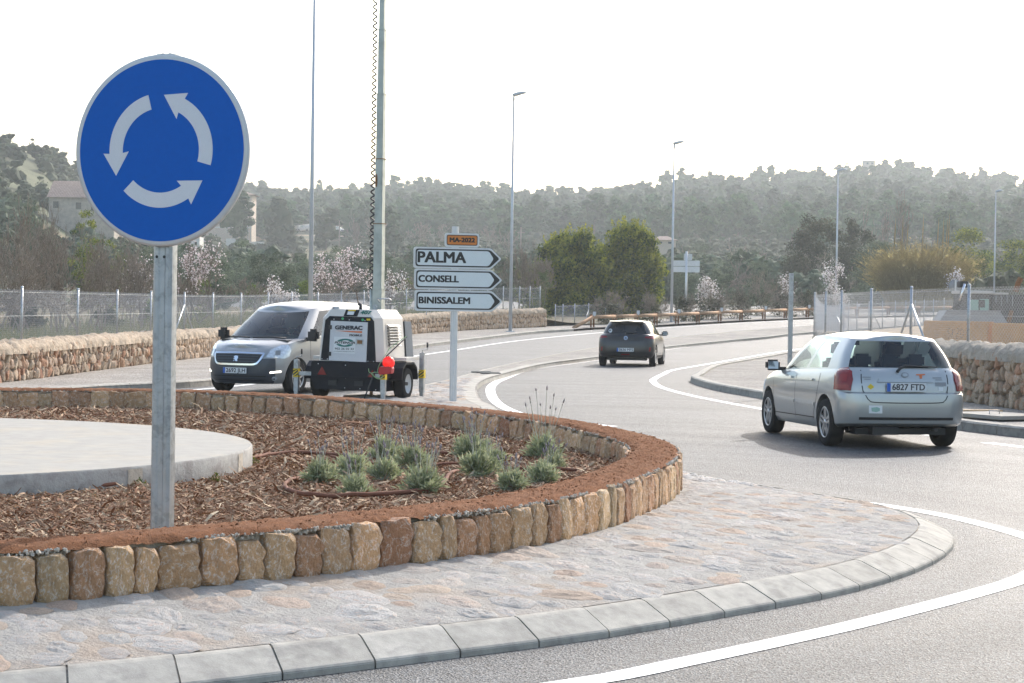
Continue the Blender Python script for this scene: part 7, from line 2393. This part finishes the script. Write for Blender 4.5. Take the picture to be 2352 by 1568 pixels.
# bushes under the trees along the fences and the guardrail
bu = [(470, 640, 70, 95, 'leaf_lime'), (585, 652, 80, 98, 'leaf_lime'), (700, 640, 60, 108, 'leaf_lime'), (925, 632, 60, 122, 'leaf_lime'), (1095, 640, 60, 124, 'leaf_scrub'), (1245, 600, 50, 128, 'leaf_scrub'), (60, 700, 90, 62, 'leaf_scrub'), (250, 705, 80, 70, 'leaf_scrub'), (350, 690, 70, 80, 'leaf_lime')]
for k, (px, yt, wp, dp, mt) in enumerate(bu):
    leafy('green_bush', px, yt, wp, dp, 'low green bush behind the wire fences, ' + ['below the pink almond tree', 'left of the tall lamp post', 'right of the tall lamp post', 'right of the steel mast', 'under the arrow boards', 'against the left carob tree', 'at the left picture edge', 'in the third fence bay', 'behind the blue sign post'][k], mt, 2600, .10, 'dome', 'bush', 'low green bushes behind the wire fence', 18, .2, .02, 640 + k, .5, .3, .5, .03)
for k, (px, yt, wp) in enumerate([(1400, 668, 110), (1490, 668, 100), (1570, 676, 90), (1630, 672, 90), (1740, 622, 110), (1800, 668, 90), (1690, 660, 90), (1850, 655, 80), (1895, 668, 60)]):
    i = seen_on(GUARD, px); dp = i[1] + (5 if k != 4 else 12)
    p = spot(px, dp); h = height_to(px, yt, dp, p.z); wd = wp * dp / FPX
    R = random.Random(700 + k)
    S, e = branches(R, 1, 1, 9, 3, .02, (2, 4), 1.2, .1, .008, .4, .4)
    S, e = fit(S, e, h, wd)
    t = thing('bramble_bush', 'brown leafless bramble bush behind the timber guardrail, ' + ['by its sloping end', 'behind the dark car roof', 'by the lamp post foot', 'by the sign back pole', '', 'right of the rounded bush', 'left of the rounded bush', 'near the bare post', 'by the fence corner'][k] if k != 4 else 'tall rounded brown bush behind the guardrail left of the bare post', 'bush', p, 0, 'brown brambles along the guardrail' if k != 4 else None)
    link('twigs', segs_mesh('twigs', S, M['twig'], np.clip(np.random.default_rng(k).normal(.3, .25, len(S)), 0, 1)), t)
    link('leaves', crown_mesh('leaves', crown_clumps(h * .9, wd * .9, 720 + k, .02, 16, 'dome', .2), 1300, .13, M['leaf_dark'], 720 + k, .5, .5, 0, .35), t)

# bare shrubs and trees
def bare(px, ytop, wpx, dp, label, seed, stems=4, levels=4, kids=(2, 3), r0=.035, minr=.006, name='bare_shrub', cat='shrub', group=None, lean=.7, up=.25, start=.34, crook=.25, leaves=None, tm=.45):
    p = spot(px, dp); h = height_to(px, ytop, dp, p.z); wd = wpx * dp / FPX
    S, e = branches(random.Random(seed), h, wd, stems, levels, r0, kids, lean, up, minr, start, crook)
    S, e = fit(S, e, h, wd)
    t = thing(name, label, cat, p, 0, group)
    link('branches', segs_mesh('branches', S, M['twig'], np.clip(np.random.default_rng(seed).normal(tm, .25, len(S)), 0, 1)), t)
    return t, e
BLAB = ['tallest at the left picture edge', 'second tall one from the left', 'tall one below the stone house', 'under the green shrub', 'below the left rim of the blue sign', 'just left of the sign post', 'low one at the far left', 'low one at the second fence bay', 'low one left of the third fence post', 'low one before the sign post', 'right behind the sign post', 'cut by the left picture edge']
bg_ = 'tangled bare shrubs behind the left wire fence'
for k, (px, yt, wp, dp) in enumerate([(10, 470, 170, 60), (75, 500, 160, 66), (140, 470, 170, 70), (205, 520, 170, 64), (265, 545, 170, 70), (320, 560, 160, 76), (40, 560, 180, 55), (130, 585, 180, 56), (230, 600, 170, 57), (310, 610, 150, 62), (390, 620, 130, 74), (-40, 520, 160, 58)]):
    bare(px, yt, wp, dp, 'tangled leafless shrub behind the left wire fence, ' + BLAB[k], 800 + k, 5, 4, (2, 3), .03, .006, group=bg_)
bare(1195, 560, 110, 128, 'brown leafless bush beside the lamp post right of the arrow boards', 820, 6, 4, (2, 3), .03, .010)
bare(1235, 590, 80, 131, 'smaller brown leafless bush against the left carob tree', 821, 6, 4, (2, 3), .03, .010)
bare(1080, 560, 100, 170, 'leafless grey tree behind the arrow boards', 822, 2, 4, (2, 3), .06, .014, 'bare_tree', 'bare tree')
bare(985, 560, 90, 185, 'leafless grey tree left behind the orange road plate', 823, 2, 4, (2, 3), .06, .014, 'bare_tree', 'bare tree')
bare(2078, 437, 110, 238, 'tall twisted leafless tree rising above the olive tree', 824, 1, 4, (1, 2), .24, .03, 'bare_tree', 'bare tree', lean=.2, up=.45, crook=.4, start=.42, tm=.1)
bare(2012, 470, 130, 232, 'fine feathery leafless tree left of the twisted bare tree', 825, 3, 4, (1, 2), .10, .018, 'bare_tree', 'bare tree', lean=.4, up=.5)
for k, (px, yt, wp, dp) in enumerate([(870, 500, 70, 430), (965, 512, 80, 420), (1020, 515, 80, 430), (1110, 520, 80, 420), (820, 500, 60, 440), (1160, 525, 60, 400)]):
    bare(px, yt, wp, dp, 'leafless pinkish brown tree below the pine wood, ' + ['right of the steel mast', 'left of the orange road plate', 'behind the orange road plate', 'right of the orange road plate', 'left of the steel mast', 'left of the lamp post by the boards'][k], 840 + k, 2, 4, (2, 3), .12, .03, 'bare_tree', 'bare tree', 'leafless trees below the pine wood')

# almond trees in blossom
def almond(px, ytop, wpx, dp, label, seed, dens=4, bs=.075, stems=2, levels=4, m='blossom', twig=True):
    t, e = bare(px, ytop, wpx, dp, label, seed, stems, levels, (2, 3), .05, .007, 'almond_tree', 'almond tree', None, .9, .2, start=.26, tm=.1)
    R = np.random.default_rng(seed)
    C = np.array([tuple(p) for p, d in e])
    keep = R.random(len(C)) < .8
    C = np.repeat(C[keep], dens, axis=0); C = C + R.normal(0, bs * 1.3, C.shape)
    C = C[R.random(len(C)) < .62]
    V, F = leaf_quads(C, bs, R, .9, .2)
    tint = np.repeat(np.clip(R.normal(.5, .35, len(C)), 0, 1), 4)
    link('blossom', np_mesh('blossom', V, F, M[m], tint), t)
    return t
almond(465, 555, 190, 71, 'almond tree in pink white blossom right of the blue sign post', 860, 2, .065, 3)
almond(800, 570, 190, 84, 'almond tree in pink blossom between lamp post and steel mast', 861, 2, .07, 3)
almond(655, 642, 90, 80, 'small pale blossoming almond left of the lamp post above the van', 862, 2, .07, 3, 4, 'blossom_white')
almond(905, 620, 90, 100, 'pale blossoming almond just right of the steel mast', 863, 1, .08, 3, m='blossom_white')
almond(1640, 638, 105, 150, 'small white blossoming almond behind the guardrail', 864, 1, .11, 3, m='blossom_white')
almond(1895, 596, 140, 150, 'pale pink blossoming almond left of the right fence corner', 865, 2, .11, 3, m='blossom_white')
almond(330, 590, 110, 80, 'thin blossoming almond behind the blue sign', 866, 1, .075)
almond(1800, 628, 60, 150, 'thin whitish blossoming almond right of the brown bush', 867, 1, .1, m='blossom_white')
almond(40, 640, 110, 64, 'sparse blossoming almond at the left edge among bare shrubs', 868, 1, .06)
almond(2205, 620, 70, 170, 'thin whitish blossoming shrub right of the cane clump', 869, 1, .12, m='blossom_white')

# cane clump
def canes():
    dp = 176; p = spot(2112, dp); h = height_to(2112, 548, dp, p.z); wd = 230 * dp / FPX
    t = thing('cane_clump', 'wide clump of dry yellow cane behind the right fence', 'cane clump', p)
    R = np.random.default_rng(3); n = 5200
    a = R.uniform(0, 2 * PI, n); r = np.sqrt(R.random(n)) * wd * .33
    b = np.stack([np.cos(a) * r, np.sin(a) * r * .6, np.zeros(n)], 1)
    L = h * R.uniform(.6, 1.05, n) * (1 - .28 * (r / (wd * .33)) ** 2)
    ln = R.normal(.10, .12, n) + .28 * r / (wd * .33)
    ca, sa = np.cos(a + R.normal(0, .5, n)), np.sin(a + R.normal(0, .5, n))
    S = []
    prev = b
    for q, bend in ((.35, .3), (.7, .7), (1.0, 1.25)):
        nx = b + np.stack([ca * ln * L * q * bend, sa * ln * L * q * bend, L * q * (1 - .12 * bend * np.abs(ln))], 1)
        S.append(np.concatenate([prev, nx, np.full((n, 1), .04 * (1.15 - q)), np.full((n, 1), .036 * (1.2 - q))], 1)); prev = nx
    S = np.concatenate(S)
    link('stems', segs_mesh('stems', S, M['leaf_cane'], np.tile(np.clip(R.normal(.3, .3, n), 0, 1), 3)), t)
    k = R.integers(0, len(S), 16000)
    C = S[k, :3] + (S[k, 3:6] - S[k, :3]) * R.random((16000, 1)) + R.normal(0, .1, (16000, 3))
    C = C[C[:, 2] > h * .3]
    V, F = leaf_quads(C, .4, R, .2, .0)
    link('leaves', np_mesh('leaves', V, F, M['leaf_cane'], np.repeat(np.clip(R.normal(.45, .3, len(C)), 0, 1), 4)), t)
    for i in range(9):
        x = R.uniform(-.35, .35) * wd
        mb = MB(); mb.tube([(x, 0, h * .7), (x + .05, 0, h * 1.05), (x + .1, 0, h * R.uniform(1.15, 1.35))], [.02, .05, .01], 5); mb.build('plume', M['leaf_cane'], t)
canes()

# grass under the left fence and at the guardrail
def grass(n, seed):
    R = np.random.default_rng(seed); P = []
    while len(P) < n:
        y = R.uniform(36, 112); xw = interp_path(LWALL, min(y, 109)) - R.exponential(3.0) - .55
        if xw < -.27 * y - .5: continue
        P.append((xw, y, field_z(xw, y)))
    P = np.array(P); 
    a = R.uniform(0, 2 * PI, n); hgt = R.uniform(.08, .3, n) * np.clip(P[:, 1] / 60, .8, 1.5); wd = .012 * np.clip(P[:, 1] / 45, 1, 2)
    s = np.stack([np.cos(a), np.sin(a), 0 * a], 1) * wd[:, None]
    tip = P + np.stack([R.normal(0, .3, n) * hgt, R.normal(0, .3, n) * hgt, hgt], 1)
    V = np.stack([P - s, P + s, tip], 1).reshape(-1, 3)
    F = np.arange(n * 3).reshape(-1, 3)
    kind(link('field_grass_blades', np_mesh('field_grass_blades', V, F, M['grass_blade'], np.repeat(np.clip(R.normal(.4, .3, n), 0, 1), 3))), 'stuff')
grass(16000, 12)
R6 = random.Random(5)
for k in range(44):
    y = R6.uniform(40, 108); x = interp_path(LWALL, min(y, 109)) - R6.uniform(1.0, 7.5) - (y < 60) * .3
    t = thing('low_bare_bush', 'low leafless brownish bush standing right behind the left wire fence', 'bush', (x, y, field_z(x, y) - .05), R6.uniform(0, 6.28), 'low leafless bushes behind the left wire fence')
    s = R6.uniform(.28, .5); t.scale = (s * R6.uniform(.9, 1.5), s * R6.uniform(.9, 1.5), s * R6.uniform(.7, 1.1))
    link('branches', BP[R6.randrange(4)], t)

# ---- lavender in the bed
def lavender(px, py, wpx, label, seed, flowers=16, tall=1.0):
    wpx *= 1.14
    p = at_mul(px, py)
    wd = wpx * p.y / FPX; R = np.random.default_rng(seed)
    t = thing('lavender_plant', label, 'lavender', p)
    hgt = wd * .62
    n = 900
    # shoots radiate from the root, each bearing narrow leaves
    sh = 60
    a = R.uniform(0, 2 * PI, sh); el = R.uniform(.25, 1.45, sh)
    d = np.stack([np.cos(a) * np.cos(el), np.sin(a) * np.cos(el), np.sin(el) * 1.1], 1)
    L = wd * .5 * R.uniform(.75, 1.1, sh)
    S = np.concatenate([np.zeros((sh, 3)), d * L[:, None], np.full((sh, 1), .004), np.full((sh, 1), .002)], 1)
    link('shoots', segs_mesh('shoots', S, M['lav_stalk']), t)
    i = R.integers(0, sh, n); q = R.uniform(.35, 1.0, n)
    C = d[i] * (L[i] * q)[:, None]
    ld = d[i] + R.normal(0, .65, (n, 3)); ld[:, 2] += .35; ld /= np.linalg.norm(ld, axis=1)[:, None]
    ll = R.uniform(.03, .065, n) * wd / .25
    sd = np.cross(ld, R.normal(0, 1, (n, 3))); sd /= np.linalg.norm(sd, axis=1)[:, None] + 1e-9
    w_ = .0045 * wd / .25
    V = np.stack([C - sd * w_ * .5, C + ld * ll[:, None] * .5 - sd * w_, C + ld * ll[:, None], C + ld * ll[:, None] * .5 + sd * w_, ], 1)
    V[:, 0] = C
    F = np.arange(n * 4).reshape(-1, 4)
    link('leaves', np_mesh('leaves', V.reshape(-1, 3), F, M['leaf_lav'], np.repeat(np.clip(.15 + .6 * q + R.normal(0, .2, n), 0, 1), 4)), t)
    for k in range(flowers):
        a_ = R.uniform(0, 2 * PI); l = R.uniform(.05, .32)
        h2 = R.uniform(.75, 1.3) * wd * .88 * tall
        b = Vector((math.cos(a_) * wd * .12, math.sin(a_) * wd * .12, hgt * .4)); e = Vector((math.cos(a_) * (l * h2 + wd * .12), math.sin(a_) * (l * h2 + wd * .12), h2))
        m_ = (b + e) / 2 + Vector((R.normal(0, .008), R.normal(0, .008), 0))
        st, fl = MB(), MB()
        st.tube([b, m_, e], [.0028, .0025, .002], 4, caps=False)
        dd = (e - m_).normalized(); fh = R.uniform(.03, .05)
        fl.tube([e, e + dd * fh * .25, e + dd * fh * .6, e + dd * fh], [.003, .0075, .0068, .002], 6)
        if R.random() < .5: fl.tube([e - dd * .022, e - dd * .016, e - dd * .010], [.002, .006, .002], 6)
        so_ = st.build('flower_stalk', M['lav_stalk'], t); fl.build('flower_spike', M['lav_flower'], so_)
LV = [(884, 1060, 78, 'lavender at the back left of the bed, behind the hose', 22), (944, 1080, 84, 'lavender in the middle of the left group, full of flower stalks', 26), (806, 1098, 84, 'lavender near the leftmost end of the group, half hidden by its neighbour', 14),
      (881, 1108, 78, 'lavender between the front left pair of plants', 20), (816, 1143, 80, 'front left lavender beside the hose loop', 10), (971, 1138, 98, 'large front lavender inside the hose bend', 22), (1086, 1058, 90, 'lavender at the back of the middle pair', 20),
      (1101, 1099, 92, 'dense lavender at the front of the middle pair, touching the hose end', 12), (1136, 1074, 62, 'small lavender tucked behind the middle pair on their right', 8), (1174, 1129, 74, 'small front lavender closest to the soil rim', 14), (1250, 1056, 84, 'lavender with the tallest stalks near the bed tip', 14),
      (1245, 1112, 76, 'front lavender of the right pair near the bed tip', 7), (1272, 1082, 56, 'small lavender behind the right pair near the bed tip', 6), (735, 1112, 86, 'sparse pale lavender at the far left of the group', 12)]
for k, (px, py, wp, lb, nf) in enumerate(LV): lavender(px, py, wp, lb, 40 + k, max(5, int(nf * .75)), 1.6 if k == 10 else 1.0)
for k, (px, py, lb) in enumerate([(108, 1134, 'tiny dark green seedling by the leftmost joint of the concrete slab'), (320, 1120, 'tiny green seedling just left of the blue sign post foot'), (497, 1110, 'small green rosemary sprig right of the blue sign post'), (580, 1068, 'small green sprig at the right end of the concrete slab')]):
    p = at_mul(px, py); t = thing('seedling', lb, 'seedling', p)
    R = np.random.default_rng(k); n = 90; wd = 46 * p.y / FPX
    a = R.uniform(0, 2 * PI, n); q = R.random(n)
    C = np.stack([np.cos(a) * q * wd * .35, np.sin(a) * q * wd * .35, (1 - q * .6) * wd * .55 * R.random(n)], 1)
    V, F = leaf_quads(C, .035, R, .2, .1)
    link('leaves', np_mesh('leaves', V, F, M['leaf_carob'], np.repeat(np.clip(R.normal(.12, .1, n), 0, 1), 4)), t)
# loose bits of bark and stones on the mulch
for k, (px, py, L_, rz, lb) in enumerate([(200, 931, .34, .1, 'long strip of bark lying below the far bed wall left of the sign post'), (455, 920, .3, .25, 'reddish strip of bark right of the sign post below the far wall'), (835, 979, .45, -.1, 'dark red brown piece of wood lying by the far bed wall')]):
    p = at_mul(px, py); p.z += .02; t = thing('bark_strip', lb, 'bark', p, rz)
    mb = MB(); rws = []
    for i in range(7):
        x = (i / 6 - .5) * L_
        rws.append([(x, -.025, .01 + .01 * math.sin(i)), (x, 0, .03 + .012 * math.sin(i * 1.3)), (x, .025, .008)])
    mb.grid(rws); mb.build('strip', M['timberpost'], t)

# ============================================================ FAR BUILDINGS, POLES, PARKED VANS
def blk(t, name, x0, x1, y0, y1, z0, z1, m, parent=None):
    mb = MB(); mb.box(((x0 + x1) / 2, (y0 + y1) / 2, (z0 + z1) / 2), (x1 - x0, y1 - y0, z1 - z0)); return mb.build(name, m, parent or t)
def hip(t, x0, x1, y0, y1, z, h, ov, m, ridge_x=True):
    mb = MB(); cx0, cx1 = x0 - ov, x1 + ov; a, b = y0 - ov, y1 + ov; c = (a + b) / 2; dd = (b - a) / 2 * .9
    mb.add([(cx0, a, z), (cx1, a, z), (cx1, b, z), (cx0, b, z), (cx0 + dd, c, z + h), (cx1 - dd, c, z + h)], [(0, 1, 5, 4), (1, 2, 5), (2, 3, 4, 5), (3, 0, 4), (3, 2, 1, 0)])
    return mb.build('roof', m, t, fix=True)
def house_scaffold():
    Z0 = 520; k = Z0 / FPX; b = atd(512, 545, Z0)
    t = thing('house', 'beige house under scaffolding at the right edge of the blue sign', 'house', b)
    X = lambda px: (px - 512) * k; Zf = lambda py: (545 - py) * k
    wl = blk(t, 'wall', X(445), X(577.5), 0, 9, -4, Zf(446), M['plaster'])
    hip(t, X(445), X(577.5), 0, 9, Zf(446), 1.6, .9, M['rooftile'])
    blk(t, 'string_course', X(445), X(578), -.08, 0, Zf(523), Zf(520.5), M['plasterwhite'])
    for (x0, x1, y0, y1) in ((548, 559.5, 494, 509), (505, 516, 494, 509), (505, 516, 460, 476), (548, 558, 462, 474)):
        f = blk(t, 'window_frame', X(x0) - .15, X(x1) + .15, -.12, -.004, Zf(y1) - .15, Zf(y0) + .15, M['plasterwhite'])
        blk(t, 'pane', X(x0), X(x1), -.16, -.121, Zf(y1), Zf(y0), M['window'], f)
    sc_ = MB()
    for px in (543, 547, 570, 576.5):
        sc_.tube([(X(px), -1.0, -1), (X(px), -1.0, Zf(462))], .06, 5)
    for py in (470, 478, 486, 494, 502, 510, 518, 530):
        sc_.tube([(X(566 if py < 500 else 543), -1.0, Zf(py)), (X(577), -1.0, Zf(py))], .045, 5)
    sc_.build('scaffold', M['galv'], t)
house_scaffold()
def house_stone():
    Z0 = 300; k = Z0 / FPX; b = atd(150, 500, Z0)
    t = thing('stone_house', 'stone house with pinkish tiled roof left of the blue sign', 'house', b)
    X = lambda px: (px - 150) * k; Zf = lambda py: (500 - py) * k
    zr, ze = Zf(414), Zf(452)
    x0, x1, yd = X(112), X(262), 4.2
    mb = MB(); mb.add([(x0, 0, -3), (x1, 0, -3), (x1, yd * 2, -3), (x0, yd * 2, -3), (x0, 0, ze), (x1, 0, ze), (x1, yd * 2, ze), (x0, yd * 2, ze), (x0, yd, zr), (x1, yd, zr)], [(0, 1, 5, 4), (1, 2, 6, 9, 5), (2, 3, 7, 6), (3, 0, 4, 8, 7)])
    mb.build('wall', M['stonewall'], t, fix=True)
    for sg in (0, 1):
        rf = MB(); ya, yb = (-.4, yd) if sg == 0 else (yd * 2 + .4, yd)
        n = 44
        rws = []
        for i in range(n * 2 + 1):
            x = x0 - .3 + (x1 - x0 + .6) * i / (n * 2); dz = .09 if i % 2 else 0
            rws.append([(x, ya, ze - .12 + dz), (x, (ya + yb) / 2, (ze + zr) / 2 + .06 + dz), (x, yb, zr + .12 + dz)])
        rf.grid(rws, sm=False); rf.build('roof_slope', M['rooftile'], t, fix=True)
    for (x, y) in ((180, 472), (215, 475), (128, 470)):
        f = blk(t, 'window', X(x) - .4, X(x) + .4, -.03, .1, Zf(y) - .5, Zf(y) + .5, M['window'])
house_stone()
def simple_house(px0, px1, yt, yb, Z0, label, roof, wall, rh=1.2, name='house'):
    k = Z0 / FPX; b = atd((px0 + px1) / 2, yb, Z0); t = thing(name, label, 'house', b)
    hw = (px1 - px0) / 2 * k; H = (yb - yt) * k
    blk(t, 'wall', -hw, hw, 0, max(3, hw * 1.3), -3, H, M[wall])
    if roof: hip(t, -hw, hw, 0, max(3, hw * 1.3), H, rh, .4, M[roof])
    for s in (-.45, .35):
        blk(t, 'window', hw * s, hw * s + min(1.0, hw * .3), -.02, .1, H * .45, H * .75, M['window'])
simple_house(423, 458, 543, 592, 230, 'small white flat roofed block under the blue sign behind the blossom', None, 'plasterwhite')
simple_house(1983, 2010, 369, 384, 1003, 'small stone hut on top of the right hill', 'rooftile', 'stonewall', .5, 'hut')
simple_house(1498, 1552, 551, 566, 330, 'low house with pale pink roof behind the carob trees', 'rooftile', 'plaster', .7)
b = atd(560, 556, 505); t = thing('garden_wall', 'low white terrace wall in front of the scaffolded house', 'wall', b)
blk(t, 'wall', -4.5, 1.2, 0, .4, -3, .9, M['plasterwhite']); blk(t, 'wall_coping', -4.6, 1.3, -.1, .5, .9, 1.05, M['plaster']); blk(t, 'lower_wall', 1.2, 5.0, 1.0, 1.4, -4, .2, M['plasterwhite'])
b = atd(752, 526, 585); t = thing('retaining_wall', 'long pale stone retaining wall beside the parked vans', 'wall', b, .25)
blk(t, 'wall', -2.2, 8, 0, .5, -3, 1.1, M['stonewall'])
def power_pole(px, y0, y1, Z0, label):
    k = Z0 / FPX; b = atd(px, y1, Z0); t = thing('power_pole', label, 'power pole', b); H = (y1 - y0) * k
    mb = MB(); mb.tube([(0, 0, -6), (0, 0, H)], [.2, .13], 7); mb.build('pole', M['woodpole'], t)
    mb = MB(); mb.box((0, 0, H - 1.2), (1.7, .14, .14)); mb.build('crossarm', M['woodpole'], t)
    for x in (-.75, -.45, .45, .75, -.1, .12):
        mb = MB(); z = H - 1.1 if abs(x) > .2 else H; mb.tube([(x, 0, z), (x, 0, z + .32)], .08, 6); mb.build('insulator', M['window'], t)
power_pole(779, 506, 562, 470, 'wooden power pole with crossarm right of the lamp post')
power_pole(1196, 521, 562, 420, 'wooden power pole right of the arrow boards below the pine wood')
for (px, py, Z0, rz, lb, s) in ((715, 531, 548, -.55, 'white minibus parked on the track beside the tall lamp post', 1.05), (690, 531, 552, -.7, 'white van parked at the left end of the vans on the track', 1.0), (762, 533, 545, PI - .6, 'white car parked at the right of the vans on the track', .92)):
    b = atd(px, py, Z0)
    t = thing('parked_van', lb, 'van', b, rz + PI if rz < 2 else rz + PI)
    t.scale = (s, s, s)
    make_van(t, [M['plasterwhite'], M['black']], detail=False)
b = atd(715, 537, 550); mb = MB()
mb.grid([[(-14, -6, -.6), (-14, 6, .1)], [(14, -6, -.8), (14, 6, 0.0)]], sm=False); o = mb.build('dirt_track', M['dirt']); o.location = b - Vector((0, 0, .1)); kind(o, 'structure')

# ============================================================ HAZE
mb = MB(); mb.box((0, 1950, 42), (5600, 4300, 156))
hz = mb.build('haze', [])
hm = bpy.data.materials.new('haze_air'); hm.use_nodes = True
N_, L_n = hm.node_tree.nodes, hm.node_tree.links
N_.remove(N_['Principled BSDF'])
pv = N_.new('ShaderNodeVolumePrincipled')
pv.inputs['Color'].default_value = (0.87, 0.925, 0.95, 1)
pv.inputs['Density'].default_value = HAZE_D
pv.inputs['Anisotropy'].default_value = HAZE_G
L_n.new(pv.outputs[0], N_['Material Output'].inputs['Volume'])
hz.data.materials.append(hm)
kind(hz, 'stuff')
